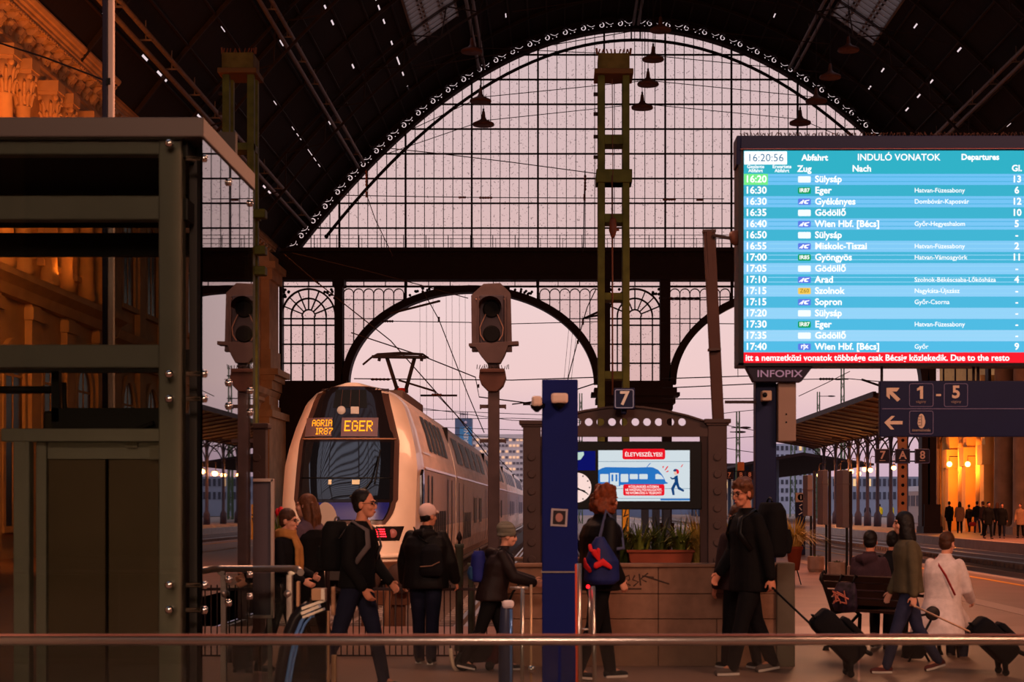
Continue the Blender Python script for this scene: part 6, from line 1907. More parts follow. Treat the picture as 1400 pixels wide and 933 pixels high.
# ------------------------------------------------------------------ people
SKIN = M('skin_warm', (196, 128, 100), .55, 0, .05, 20)
SKIN2 = M('skin_pale', (212, 150, 124), .55, 0, .05, 20)
def cloth(name, rgb, rough=.85, bump=.35, scale=14, var=.12): return M(name, rgb, rough, 0, var, scale, bump, spec=.15)
C_BLACK = cloth('coat_black', (13, 11, 12)); C_INK = cloth('jacket_ink', (16, 14, 17)); C_PUFF = cloth('puffer_black', (16, 12, 12), .6, .6, 7)
C_BROWN = cloth('puffer_brown', (34, 23, 23), .55, .6, 8); C_OLIVE = cloth('parka_olive', (86, 76, 56)); C_WHITE = cloth('coat_white', (214, 196, 192)); C_PLUM = cloth('hoodie_plum', (58, 40, 48))
C_DENIM = cloth('denim_dark', (24, 26, 44)); C_DENIM2 = cloth('denim_blue', (44, 46, 70)); C_TROUS = cloth('trousers_black', (14, 13, 15)); C_RUST = cloth('jacket_dark_brown', (50, 34, 34)); C_LILAC = cloth('sleeve_mauve', (92, 72, 84)); C_TAN = cloth('coat_tan', (150, 110, 82)); C_SCARF = cloth('scarf_mustard', (170, 116, 62))
S_BLACK = M('shoe_black', (24, 20, 22), .5); S_MAROON = M('shoe_maroon', (92, 34, 34), .6); SOLE = M('shoe_sole_white', (220, 205, 200), .6); S_GREY = M('shoe_grey', (90, 74, 70), .6)
H_DARK = M('hair_black', (22, 16, 15), .5, 0, .3, 30, .5); H_BROWN = M('hair_brown', (70, 42, 28), .5, 0, .3, 30, .5); H_RED = M('hair_auburn', (120, 58, 32), .5, 0, .35, 25, .6); H_MID = M('hair_chestnut', (94, 56, 36), .5, 0, .3, 30, .5)
EYE = M('eye_dark', (22, 16, 16), .2); LIP = M('lip', (150, 72, 66), .5); SPECT = M('spectacle_frame', (24, 18, 18), .3)
C_HIVIS = E('x_unused', (0, 0, 0), 0) if False else M('hi_vis_yellow', (226, 226, 40), .6)
def loft(mb, rings, seg=20):
    """closed body from rings (centre, half depth x, half width y)"""
    vs = []; n = len(rings)
    for c, hx, hy in rings:
        for k in range(seg):
            a = 2*PI*k/seg
            ca, sa = math.cos(a), math.sin(a)
            ca = math.copysign(abs(ca)**.85, ca); sa = math.copysign(abs(sa)**.85, sa)
            vs.append(Vector(c)+Vector((hx*ca, hy*sa, 0)))
    fs = [(i*seg+k, i*seg+(k+1) % seg, (i+1)*seg+(k+1) % seg, (i+1)*seg+k) for i in range(n-1) for k in range(seg)]
    fs += [tuple(reversed(range(seg))), tuple((n-1)*seg+k for k in range(seg))]
    mb.add(vs, fs, True)
class Person:
    def __init__(s, label, px, d, H, face, legs=((0, 0), (0, 0)), arms=((5, 8, 10), (5, 8, 10)), lean=2, head=(0, 0), seated=False, seat=.45, lo=False, z=0.0, cat='person', group=None, curl=(18, 18), build=1.0, dx=0.0):
        s.k = k = H/1.76
        s.lo = lo
        s.root = thing('person', label, cat, (PX(px, d)+dx, d, z), R(face), group, local=True)
        V = Vector
        L = V((math.sin(R(lean)), 0, math.cos(R(lean))))
        s.L = L; s.b = build
        def dr(a): return V((math.sin(R(a)), 0, -math.cos(R(a))))
        hipz = .955
        s.hip = {}; s.knee = {}; s.ank = {}; s.foot = {}
        for sd, (a, kb) in zip((1, -1), legs):
            h = V((0, sd*.09, hipz-.03)); kn = h+dr(a)*.445; an = kn+dr(a-kb)*.42
            s.hip[sd], s.knee[sd], s.ank[sd] = h, kn, an
            pit = 0 if (a-kb) > -22 else (a-kb+15)*.9
            s.foot[sd] = 0 if seated else pit
        def low(sd):
            p = s.foot[sd]; f_ = V((math.cos(R(p)), 0, math.sin(R(p)))); up = V((-f_.z, 0, f_.x))
            return min((s.ank[sd]-up*.08-f_*.06).z, (s.ank[sd]-up*.08+f_*.19).z)
        dz = -min(low(1), low(-1))
        if seated: dz = seat/k + .10 - hipz
        off = V((0, 0, dz))
        for dct in (s.hip, s.knee, s.ank):
            for sd in dct: dct[sd] = (dct[sd]+off)*k
        s.pel = V((0, 0, hipz+dz))*k
        sp = lambda t: s.pel + L*t*k
        s.sp = sp
        s.neck0 = sp(.54); s.neck1 = sp(.575)+V((.015, 0, .02))*k
        s.hr = Matrix.Rotation(R(head[0]), 3, 'Z') @ Matrix.Rotation(R(head[1]), 3, 'Y')
        s.hc = s.neck1 + (s.hr @ V((.02, 0, .105)))*k
        s.sh = {}; s.elb = {}; s.wr = {}; s.v2 = {}
        for sd, arm in zip((1, -1), arms):
            a, o, bd = arm[:3]; o2 = arm[3] if len(arm) > 3 else o*.3
            S0 = sp(.468)+V((0, sd*.172*build**.5, 0))*k
            v = V((math.sin(R(a))*math.cos(R(o)), sd*math.sin(R(o)), -math.cos(R(a))*math.cos(R(o))))
            a2 = a+bd
            v2 = V((math.sin(R(a2))*math.cos(R(o2)), sd*math.sin(R(o2)), -math.cos(R(a2))*math.cos(R(o2))))
            s.sh[sd] = S0; s.elb[sd] = S0+v*.30*k; s.wr[sd] = s.elb[sd]+v2*.25*k; s.v2[sd] = v2
        s.curl = {1: curl[0], -1: curl[1]}
    def H_(s, x, y, z): return s.hc + (s.hr @ Vector((x, y, z)))*s.k
    def world(s, v): return s.root.matrix_world @ v
    def part(s, mb, name, mat, vox=.012, sm=3, parent=None, label=None):
        r = remesh(mb, vox*(2.2 if s.lo else 1), sm)
        o = r.build(name, mat, parent or s.root)
        if label: o['label'] = label
        return o
    def body(s, mat=SKIN, face=True):
        k = s.k; m = MB(); V = Vector
        loft(m, [(s.sp(-.06), .08*k, .12*k), (s.sp(.05), .10*k, .14*k), (s.sp(.2), .085*k, .115*k), (s.sp(.36), .10*k, .14*k), (s.sp(.47), .075*k, .14*k), (s.sp(.53), .05*k, .06*k), (s.sp(.56), .045*k, .05*k)])
        m.limb([s.neck0-V((0, 0, .03*k)), s.neck1, s.H_(-.02, 0, -.03)], [.055*k, .05*k, .05*k], 12)
        m.ell(s.H_(-.012, 0, .03), (.094*k, .075*k, .098*k), s.hr, 20, 14)
        m.ell(s.H_(.028, 0, -.03), (.064*k, .058*k, .086*k), s.hr, 16, 12)
        m.ell(s.H_(.045, 0, -.085), (.044*k, .042*k, .034*k), s.hr)
        m.limb([s.H_(.088, 0, .012), s.H_(.106, 0, -.022), s.H_(.104, 0, -.034)], [.011*k, .014*k, .013*k], 8)
        m.ell(s.H_(.082, 0, .028), (.016*k, .05*k, .012*k), s.hr)
        m.ell(s.H_(.084, 0, -.067), (.016*k, .028*k, .016*k), s.hr)
        for sd in (1, -1):
            m.ell(s.H_(.06, sd*.038, -.03), (.03*k, .022*k, .026*k), s.hr)
            m.ell(s.H_(-.008, sd*.076, -.01), (.024*k, .010*k, .034*k), s.hr)
            m.limb([s.hip[sd], s.knee[sd], s.ank[sd]], [.07*k, .048*k, .034*k], 12)
            m.limb([s.sh[sd], s.elb[sd], s.wr[sd]], [.042*k, .035*k, .027*k], 12)
            s.hand(m, sd)
            f_ = V((math.cos(R(s.foot[sd])), 0, math.sin(R(s.foot[sd]))))
            m.limb([s.ank[sd], s.ank[sd]+f_*.12*k-V((0, 0, .05*k))], [.032*k, .025*k], 8)
        b = s.part(m, 'body', mat, .0062 if not s.lo else .010, 2)
        if face and not s.lo:
            m = MB()
            for sd in (1, -1): m.ell(s.H_(.083, sd*.031, .004), (.011*k, .013*k, .008*k), s.hr, 10, 8)
            m.build('eyes', EYE, s.root)
            m = MB()
            for sd in (1, -1): m.limb([s.H_(.094, sd*.014, .024), s.H_(.092, sd*.03, .03), s.H_(.08, sd*.047, .025)], [.005*k, .006*k, .004*k], 6)
            m.build('eyebrows', H_DARK, s.root)
            m = MB(); m.ell(s.H_(.096, 0, -.066), (.008*k, .022*k, .004*k), s.hr, 10, 6); m.ell(s.H_(.096, 0, -.072), (.008*k, .018*k, .005*k), s.hr, 10, 6); m.build('mouth', LIP, s.root)
        return b
    def hand(s, m, sd):
        k = s.k; V = Vector; w = s.wr[sd]; v = s.v2[sd].normalized()
        inn = V((0, -sd, 0)); inn = (inn-v*inn.dot(v)); inn = inn.normalized() if inn.length > .1 else V((0, 0, -1))
        ax = v.cross(inn).normalized()
        if ax.x < 0 or (abs(ax.x) < .2 and ax.z > 0): ax = -ax
        # palm
        m.limb([w, w+v*.045*k, w+v*.085*k], [.024*k, .036*k, .036*k], 12, flat=.42, ref=inn)
        c = s.curl[sd]
        for i, (L_, o_) in enumerate(((.072, .027), (.080, .009), (.075, -.009), (.058, -.026))):
            p = w+v*.082*k+ax*o_*k; d = v.copy(); pts = [p]; rs = [.0088*k]
            for j, f_ in enumerate((.45, .32, .25)):
                a = R(c*(1+.25*j)+2*i); d = (d*math.cos(a)+inn*math.sin(a)).normalized()
                p = p+d*L_*f_*k; pts.append(p); rs.append((.0085-.0007*j)*k)
            m.limb(pts, rs, 8)
        p = w+v*.03*k+ax*.026*k
        q = p+(v*.6+ax*.65+inn*.3).normalized()*.036*k
        m.limb([p, q, q+(v*.85+ax*.2+inn*.45).normalized()*.032*k], [.0125*k, .0105*k, .0085*k], 8)
    def jacket(s, mat, bulk=1.0, hem=-.10, name='jacket', collar=.02, flare=1.0, sleeve=1.0, hood=False, vneck=False):
        k = s.k; b = bulk*s.b; m = MB(); V = Vector
        hc_ = s.pel + Vector((0, 0, hem*k)) if hem < 0 else s.sp(hem)
        rings = []
        if hem < -.02: rings += [(hc_, .145*b*flare*k, .19*b*flare*k), (s.pel+V((0, 0, hem*.5*k)), .145*b*k, .185*b*k)]
        rings += [(s.sp(.02), .138*b*k, .178*b*k), (s.sp(.2), .13*b*k, .165*b*k), (s.sp(.36), .14*b*k, .185*b*k), (s.sp(.455), .115*b*k, .19*b**.5*k), (s.sp(.51), .085*k, .125*k), (s.sp(.55), .072*k, .08*k), (s.sp(.565+collar), .068*k, .07*k)]
        loft(m, rings)
        for sd in (1, -1):
            m.limb([s.sh[sd], s.sh[sd].lerp(s.elb[sd], .5), s.elb[sd], s.wr[sd]-s.v2[sd]*.015*k], [.052*b*sleeve*k, .061*b*sleeve*k, .058*b*sleeve*k, .046*b*sleeve*k], 14)
        if hood: m.limb([s.sp(.50)+V((-.09, .09, 0))*k, s.sp(.49)+V((-.14, 0, 0))*k, s.sp(.50)+V((-.09, -.09, 0))*k], [.05*k, .075*k, .05*k], 12)
        return s.part(m, name, mat, .012, 4)
    def trousers(s, mat, fit=1.0, name='trousers'):
        k = s.k; m = MB()
        loft(m, [(s.pel+Vector((0, 0, -.10*k)), .10*k, .15*k), (s.sp(-.02), .125*k, .168*k), (s.sp(.12), .115*k, .15*k)])
        for sd in (1, -1):
            m.limb([s.hip[sd], s.hip[sd].lerp(s.knee[sd], .5), s.knee[sd], s.knee[sd].lerp(s.ank[sd], .4), s.ank[sd]-Vector((0, 0, .01))], [.095*fit*k, .088*fit*k, .068*fit*k, .066*fit*k, .055*fit*k], 14)
        return s.part(m, name, mat, .012, 3)
    def shoes(s, mat, sole=SOLE):
        k = s.k; V = Vector
        for sd in (1, -1):
            p = s.foot[sd]; f_ = V((math.cos(R(p)), 0, math.sin(R(p)))); up = V((-f_.z, 0, f_.x)); a = s.ank[sd]
            m = MB()
            m.limb([a+up*.01, a-up*.04*k-f_*.03*k], [.042*k, .042*k], 10)
            m.limb([a-up*.046*k-f_*.035*k, a-up*.048*k+f_*.06*k, a-up*.056*k+f_*.15*k], [.036*k, .042*k, .034*k], 12)
            o = s.part(m, 'shoe', mat, .008, 2)
            m = MB()
            pts = [a-up*.071*k-f_*.055*k, a-up*.071*k, a-up*.071*k+f_*.08*k, a-up*.069*k+f_*.165*k]
            rs = [.034, .036, .041, .033]
            vs = []
            for q, r_ in zip(pts, rs):
                for sy_, uu in ((-1, .012), (1, .012), (1, -.010), (-1, -.010)): vs.append(q+V((0, sy_*r_*k, 0))+up*uu*k)
            m.add(vs, [(3, 2, 1, 0), (12, 13, 14, 15)]+[(4*i+j, 4*i+(j+1) % 4, 4*i+4+(j+1) % 4, 4*i+4+j) for i in range(3) for j in range(4)])
            m.build('sole', sole, o)
    def hair(s, mat, kind='short'):
        k = s.k; m = MB(); H = s.H_
        if kind == 'nape':
            m.ell(H(-.045, 0, -.005), (.058*k, .077*k, .075*k), s.hr)
        elif kind in ('short', 'messy', 'receding'):
            fx = -.028 if kind == 'receding' else -.019
            m.ell(H(fx, 0, .046), (.100*k, .086*k, .098*k), s.hr)
            m.ell(H(-.045, 0, .0), (.064*k, .081*k, .088*k), s.hr)
            if kind == 'messy':
                r_ = random.Random(3)
                for i in range(26):
                    a = r_.random()*2*PI; e = r_.random()*1.2
                    q = H(-.012+.085*math.cos(a)*math.cos(e), .078*math.sin(a)*math.cos(e), .055+.085*math.sin(e)); m.ell(q, (.03*k, .028*k, .022*k), s.hr, 10, 6)
        elif kind == 'bob':
            m.ell(H(-.02, 0, .04), (.105*k, .092*k, .098*k), s.hr)
            loft(m, [(H(-.045, 0, -.20), .085*k, .115*k), (H(-.04, 0, -.17), .095*k, .12*k), (H(-.03, 0, -.08), .095*k, .108*k), (H(-.025, 0, .02), .098*k, .096*k), (H(-.02, 0, .08), .08*k, .075*k)])
        elif kind == 'curly':
            r_ = random.Random(5)
            m.ell(H(-.02, 0, .04), (.11*k, .10*k, .10*k), s.hr); m.ell(H(-.05, 0, -.07), (.09*k, .11*k, .10*k), s.hr)
            for i in range(60):
                a = r_.random()*2*PI; zz = -.14+.26*r_.random(); w = .105 if zz < .05 else .08
                x = -.035+w*math.cos(a); 
                if x > .05 and zz < .04: continue
                m.ell(H(x, w*math.sin(a), zz), (.03*k, .03*k, .035*k), s.hr, 8, 6)
        elif kind in ('long', 'pony'):
            m.ell(H(-.02, 0, .042), (.102*k, .086*k, .094*k), s.hr)
            if kind == 'long':
                loft(m, [(H(-.075, 0, -.30), .03*k, .07*k), (H(-.08, 0, -.24), .05*k, .10*k), (H(-.065, 0, -.12), .07*k, .105*k), (H(-.04, 0, -.02), .085*k, .095*k), (H(-.03, 0, .06), .085*k, .085*k)])
                for y in (-.075, -.03, .03, .075): m.limb([H(-.10, y, .02), H(-.125, y*1.1, -.12), H(-.12, y*1.1, -.27)], [.022*k, .026*k, .012*k], 8)
            else:
                m.ell(H(-.05, 0, .0), (.062*k, .079*k, .08*k), s.hr)
                m.limb([H(-.10, 0, .05), H(-.15, .01, .0), H(-.15, .015, -.12), H(-.13, .01, -.24)], [.035*k, .045*k, .04*k, .015*k], 10)
        return s.part(m, 'hair', mat, .010, 2)
    def glasses(s):
        k = s.k; m = MB(); H = s.H_
        for sd in (1, -1):
            m.tube([H(.103, sd*.031+.022*math.cos(a), .003+.017*math.sin(a)) for a in [2*PI*i/16 for i in range(17)]], .0026*k, 6)
            m.tube([H(.102, sd*.053, .008), H(.06, sd*.074, .010), H(-.005, sd*.08, .006)], .0028*k, 6)
        m.tube([H(.105, -.009, .006), H(.105, .009, .006)], .0026*k, 6)
        m.build('glasses', SPECT, s.root)
    def beanie(s, mat):
        k = s.k; m = MB(); H = s.H_
        m.ell(H(-.03, 0, .07), (.118*k, .102*k, .112*k), s.hr); m.ell(H(-.07, 0, .09), (.085*k, .085*k, .085*k), s.hr); loft_r = [(H(-.022, 0, .0), .113*k, .096*k), (H(-.02, 0, .05), .117*k, .101*k)]
        loft(m, loft_r)
        o = s.part(m, 'beanie', mat, .009, 3)
        return o
    def cap(s, mat):
        k = s.k; m = MB(); H = s.H_
        m.ell(H(-.018, 0, .052), (.110*k, .093*k, .094*k), s.hr)
        m.limb([H(.06, -.03, .055), H(.13, -.02, .045), H(.15, 0, .04), H(.13, .02, .045), H(.06, .03, .055)], [.02*k, .02*k, .02*k, .02*k, .02*k], 8, flat=.5)
        return s.part(m, 'cap', mat, .009, 2)
    def scarf(s, mat, tails=True):
        k = s.k; m = MB(); n0 = s.neck0
        for i, z in enumerate((0, .035)):
            m.limb([n0+Vector((.09*math.cos(a)+.01, .085*math.sin(a), z+.01*math.sin(3*a)))*k for a in [2*PI*j/14 for j in range(15)]], [.036*k]*15, 10)
        if tails:
            m.limb([n0+Vector((.12, .02, -.02))*k, n0+Vector((.17, .04, -.14))*k, n0+Vector((.175, .04, -.3))*k, n0+Vector((.17, .035, -.42))*k], [.045*k, .05*k, .055*k, .05*k], 10, flat=.5, ref=(1, 0, 0))
            m.limb([n0+Vector((.11, -.03, -.02))*k, n0+Vector((.165, -.05, -.14))*k, n0+Vector((.17, -.06, -.33))*k], [.045*k, .055*k, .05*k], 10, flat=.5, ref=(1, 0, 0))
        return s.part(m, 'scarf', mat, .010, 2)
    def attach(s, name, label, cat, group=None):
        """a carried thing of its own, standing in the same local frame"""
        return thing(name, label, cat, s.root.location, s.root.rotation_euler[2], group, local=True)
    def backpack(s, label, mat, size=1.0, strap_mat=BLACK, off=(0, 0, 0), patch=None):
        k = s.k*size; t = s.attach('backpack', label, 'backpack'); V = Vector
        c = s.sp(.33)+V((-.245, 0, 0))*s.k+V(off)
        m = MB(); loft(m, [(c+V((0, 0, -.23))*k, .085*k, .13*k), (c+V((0, 0, -.2))*k, .105*k, .15*k), (c, .115*k, .155*k), (c+V((0, 0, .15))*k, .10*k, .145*k), (c+V((.01, 0, .22))*k, .07*k, .11*k)])
        b = s_part(m, 'bag', mat, t)
        m = MB(); loft(m, [(c+V((-.10, 0, -.2))*k, .04*k, .11*k), (c+V((-.11, 0, -.1))*k, .055*k, .12*k), (c+V((-.10, 0, 0))*k, .035*k, .11*k)]); s_part(m, 'pocket', patch or mat, t)
        m = MB(); m.tube([c+V((.02, 0, .22))*k+V((0, .04*math.cos(a), .035*math.sin(a)))*k for a in [PI*i/8 for i in range(9)]], .009*k, 6); m.build('grab_loop', strap_mat, t)
        for sd in (1, -1):
            q = [s.sp(.40)+V((-.15, sd*.085, 0))*s.k, s.sp(.535)+V((-.03, sd*.10, .015))*s.k, s.sp(.47)+V((.125, sd*.105, 0))*s.k, s.sp(.33)+V((.155, sd*.12, 0))*s.k, s.sp(.18)+V((.07, sd*.185, 0))*s.k]
            m = MB(); m.tube(q, .026*s.k, 8, flat=.35, ref=(1, 0, 0)); m.build('strap', strap_mat, t)
        return t
def s_part(mb, name, mat, t, vox=.012, sm=3): return remesh(mb, vox, sm).build(name, mat, t)
bpy.context.view_layer.update()

# 1 man with glasses in front of the train
p = Person('person in black zip jacket and glasses walking right before the train cab', 488, 15.6, 1.75, -22, legs=((17, 4), (-18, 12)), arms=((6, 10, 40, -10), (2, 12, 26, -14)), lean=4, head=(8, 0))
p.body(SKIN); p.jacket(C_BLACK, 1.05, -.05, collar=-.012); p.trousers(C_DENIM); p.shoes(S_BLACK); p.hair(H_DARK, 'receding'); p.glasses()
m = MB(); 
m.add([p.sp(.56)+Vector((.075, .028, 0)), p.sp(.56)+Vector((.075, -.028, 0)), p.sp(.47)+Vector((.128, 0, 0))], [(0, 1, 2)]); m.add([p.sp(.56)+Vector((.066, .028, 0)), p.sp(.56)+Vector((.066, -.028, 0)), p.sp(.47)+Vector((.12, 0, 0))], [(2, 1, 0)]); m.build('neckline', SKIN, p.root)
p.backpack('black backpack with grey straps on the man before the train cab', C_BLACK, 1.0, M('strap_grey', (92, 80, 80), .8))
# 2 woman with the mustard scarf
p = Person('person with dark hair, glasses and mustard scarf beside the notice board', 387, 17.0, 1.56, -12, legs=((10, 4), (-12, 8)), arms=((10, 8, 60, -20), (10, 8, 50, -15)), head=(0, 4))
p.body(SKIN2); p.jacket(C_INK, 1.05, -.18); p.trousers(C_TROUS); p.shoes(S_BLACK, S_BLACK); p.hair(H_BROWN, 'short'); p.glasses(); p.scarf(C_SCARF)
# 3 woman with long hair
p = Person('person with long brown hair and mauve sleeves seen from behind by the train cab', 424, 18.2, 1.71, 148, legs=((8, 2), (-10, 8)), arms=((14, 22, 92, -40), (14, 18, 88, -40)), head=(20, 0))
p.body(SKIN2, False); p.jacket(C_LILAC, 1.0, -.02, 'sweater'); p.trousers(C_TROUS); p.shoes(S_BLACK); p.hair(H_MID, 'long')
m = MB(); loft(m, [(p.sp(.0), .15*p.k, .19*p.k), (p.sp(.2), .142*p.k, .178*p.k), (p.sp(.36), .15*p.k, .196*p.k), (p.sp(.45), .125*p.k, .17*p.k)]); p.part(m, 'vest', C_BLACK, .012, 3)
# bouquet of red tulips she holds
bq = p.attach('bouquet', 'red tulips with green stems between the scarf and the long-haired person', 'bouquet')
m = MB(); c = p.wr[-1].lerp(p.wr[1], .5)+Vector((.14, .0, .06)); r_ = random.Random(2)
tips = [c+Vector((r_.uniform(-.06, .06), r_.uniform(-.07, .07), r_.uniform(.26, .34))) for i in range(9)]
for q in tips: m.tube([c+Vector((0, 0, -.1)), c.lerp(q, .5), q], .007, 5)
for i in range(10):
    q = c+Vector((r_.uniform(-.06, .06), r_.uniform(-.07, .07), .24)); m.limb([c, c.lerp(q, .5), q], [.012, .02, .004], 6, flat=.3)
m.build('stems', LEAF, bq)
for q in tips:
    m = MB(); m.lathe(q, [(.008, -.02), (.024, 0), (.026, .02), (.016, .05), (.003, .06)], 8); m.build('tulip', M('tulip_red', (206, 26, 40), .5), bq)
# 4 person with the white cap
p = Person('person in white cap and black padded jacket seen from behind by the spear bollard', 582, 18.0, 1.60, 82, legs=((6, 2), (-6, 6)), arms=((4, 16, 22, 6), (4, 18, 26, 8)), head=(-38, 2), build=1.08, lean=4)
p.body(SKIN, False); p.jacket(C_PUFF, 1.32, -.12, hood=True, collar=.03); p.trousers(C_DENIM, 1.1); p.shoes(S_BLACK); p.hair(H_DARK, 'nape'); p.cap(M('cap_white', (226, 192, 184), .8, 0, .05, 8, .2))
t = p.attach('sling_bag', 'small black sling bag on the back of the person in the white cap', 'bag')
c = p.sp(.20)+Vector((-.20, -.10, 0)); m = MB(); loft(m, [(c+Vector((0, 0, -.16)), .05, .11), (c+Vector((0, 0, -.1)), .075, .13), (c+Vector((0, 0, .1)), .06, .11), (c+Vector((.02, 0, .17)), .03, .06)]); s_part(m, 'bag', C_INK, t)
m = MB(); m.tube([c+Vector((-.07, .1, -.06)), c+Vector((-.078, -.02, -.05)), c+Vector((-.07, -.1, -.01))], .006, 5); m.build('zip_strip', M('zip_tan', (140, 104, 84), .5), t)
m = MB(); m.tube([c+Vector((.03, .02, .16)), p.sp(.45)+Vector((-.165, .03, 0)), p.sp(.53)+Vector((-.07, .11, .03)), p.sp(.47)+Vector((.10, .12, 0))], .018, 6, flat=.4); m.build('strap', BLACK, t)
# 5 child with beanie
p = Person('child in striped green-grey beanie and brown padded jacket facing right', 672, 17.25, 1.43, 4, legs=((16, 4), (-18, 12)), arms=((30, 8, 46, -6), (28, 8, 46, -6)), lean=15, head=(0, 8), build=1.14, curl=(26, 26))
p.body(SKIN2); p.jacket(C_BROWN, 1.2, -.10, hood=True); p.trousers(C_TROUS, 1.05); p.shoes(S_BLACK)
bn = p.beanie(M('beanie_wool', (118, 112, 98), .95, 0, .4, 26, .6, vec=(.15, .15, 2.2)))
p.backpack('child-size blue backpack with pink dots on the child in the beanie', M('backpack_blue', (26, 32, 104), .7, 0, .2, 10), .84, BLACK, patch=M('backpack_teal', (24, 58, 96), .7, 0, .2, 10))
bp_t = None
# 6 red-haired woman
p = Person('person with curly auburn hair and black padded coat right of the navy pillar', 818, 16.4, 1.79, 24, legs=((12, 2), (-12, 10)), arms=((4, 8, 36, -10), (-8, 10, 40, -6)), head=(6, 8), lean=4, build=1.08)
p.body(SKIN2); p.jacket(C_PUFF, 1.2, -.14, collar=.03); p.trousers(C_TROUS, 1.05); p.shoes(S_BLACK); p.hair(H_RED, 'curly')
t = p.attach('shoulder_bag', 'blue shoulder bag with red pattern hanging beside the navy pillar', 'bag')
c = p.sp(.12)+Vector((-.10, -.27, 0)); BAGB = M('bag_blue', (28, 36, 92), .6, 0, .25, 9)
m = MB(); loft(m, [(c+Vector((0, 0, -.20)), .11, .10), (c+Vector((0, 0, -.16)), .17, .12), (c+Vector((0, 0, .02)), .16, .11), (c+Vector((-.02, 0, .16)), .09, .06), (c+Vector((-.02, 0, .24)), .04, .03)]); s_part(m, 'bag', BAGB, t)
m = MB(); m.tube([c+Vector((-.02, 0, .22)), p.sp(.36)+Vector((-.12, -.24, 0)), p.sp(.53)+Vector((-.03, -.15, .06)), p.sp(.42)+Vector((.15, -.12, 0)), p.sp(.25)+Vector((.13, -.24, 0)), c+Vector((.08, .0, .12))], .018, 6, flat=.4); m.build('strap', M('bag_strap_slate', (70, 74, 104), .7), t)
REDP = M('bag_red', (214, 36, 40), .6)
m = MB()
for (a, b, c2) in (((-.12, -.02), (-.05, .06), (.02, -.06)), ((-.14, .1), (-.09, .13), (-.1, .2))):
    for yy in (-.135, ): 
        m.limb([c+Vector((a[0], yy, a[1])), c+Vector((b[0], yy+.01, b[1]*.2)), c+Vector((c2[0], yy, c2[1]*.6))], [.03, .035, .02], 8, flat=.4, ref=(0, 1, 0))
m.limb([c+Vector((-.155, -.06, -.06)), c+Vector((-.175, -.02, -.02)), c+Vector((-.165, .02, .03))], [.03, .035, .02], 8, flat=.4, ref=(1, 0, 0)); m.limb([c+Vector((-.12, -.03, .12)), c+Vector((-.11, .0, .15))], [.03, .03], 8, flat=.5)
m.build('red_patch', REDP, t)
# 7 man with glasses walking left
pm = p = Person('person in black coat and glasses walking left, pulling a black suitcase', 1025, 16.92, 1.86, 202, legs=((16, 2), (-14, 10)), arms=((-14, 10, 8, 8), (4, 12, 30, 0)), head=(16, 8), lean=3, curl=(42, 24), build=1.06)
p.body(SKIN); p.jacket(C_BLACK, 1.08, -.20, 'coat', collar=0); p.trousers(C_TROUS, 1.08); p.shoes(S_GREY); p.hair(H_MID, 'messy'); p.glasses()
p.backpack('large black hiking backpack on the man with the black suitcase', C_BLACK, 1.12, BLACK, off=(0, 0, .04))
HAND1 = Matrix.LocRotScale(p.root.location, p.root.rotation_euler, None) @ (p.wr[1]+p.v2[1]*.1)
# 8 person behind him
p = Person('person in dark brown jacket half hidden behind the man in the black coat', 1011, 17.44, 1.60, 118, legs=((10, 2), (-10, 8)), arms=((0, 10, 20), (0, 12, 14)), lean=3)
p.body(SKIN); p.jacket(C_RUST, 1.15, -.10); p.trousers(C_TROUS); p.shoes(S_BLACK); p.hair(H_BROWN, 'short')
# 9 woman in the olive parka
p = Person('person in olive jacket with long dark bob walking left with a suitcase', 1242, 17.05, 1.56, 184, legs=((20, 4), (-17, 16)), arms=((-4, 8, 6, 4), (4, 8, 20)), lean=2, head=(0, 3), curl=(44, 20))
p.body(SKIN2); p.jacket(C_OLIVE, 1.12, -.06); p.trousers(C_DENIM2); p.shoes(S_MAROON); p.hair(H_DARK, 'bob')
HAND2 = Matrix.LocRotScale(p.root.location, p.root.rotation_euler, None) @ (p.wr[1]+p.v2[1]*.1)
# bench
IRONB = M('bench_iron', (30, 22, 20), .5, .3)
WOODB = M('bench_slat', (58, 38, 30), .5, 0, .2, 8)
bx_, by_ = PX(1258, 18.95), 18.95
bench = thing('bench', 'slatted bench with curled black iron ends facing the tracks', 'bench', (bx_, by_, 0), R(38), local=True)
def benchend(y):
    m = MB()
    m.tube([(-.34, y, .86), (-.36, y, .80), (-.31, y, .74), (-.25, y, .62), (-.18, y, .46), (-.12, y, .34), (-.16, y, .2), (-.24, y, .06), (-.28, y, .0)], .022, 8)
    m.tube([(-.34, y, .86), (-.31, y, .89), (-.28, y, .86), (-.30, y, .83)], .016, 6)
    m.tube([(-.16, y, .42), (0, y, .43), (.2, y, .43), (.28, y, .38), (.27, y, .2), (.30, y, .02)], .022, 8)
    m.tube([(-.12, y, .34), (.02, y, .26), (.14, y, .30), (.25, y, .38)], .018, 6)
    m.tube([(-.24, y, .6), (-.12, y, .66), (.06, y, .64), (.18, y, .60), (.2, y, .52), (.13, y, .5)], .018, 6)
    m.tube([(-.1, y, .44), (-.16, y, .54), (-.24, y, .6)], .014, 6)
    m.lathe((.30, y, 0), [(.04, 0), (.03, .03), (.02, .05)], 8); m.lathe((-.28, y, 0), [(.04, 0), (.03, .03), (.02, .05)], 8)
    m.build('iron_end', IRONB, bench)
for y in (-.02, 1.12): benchend(y)
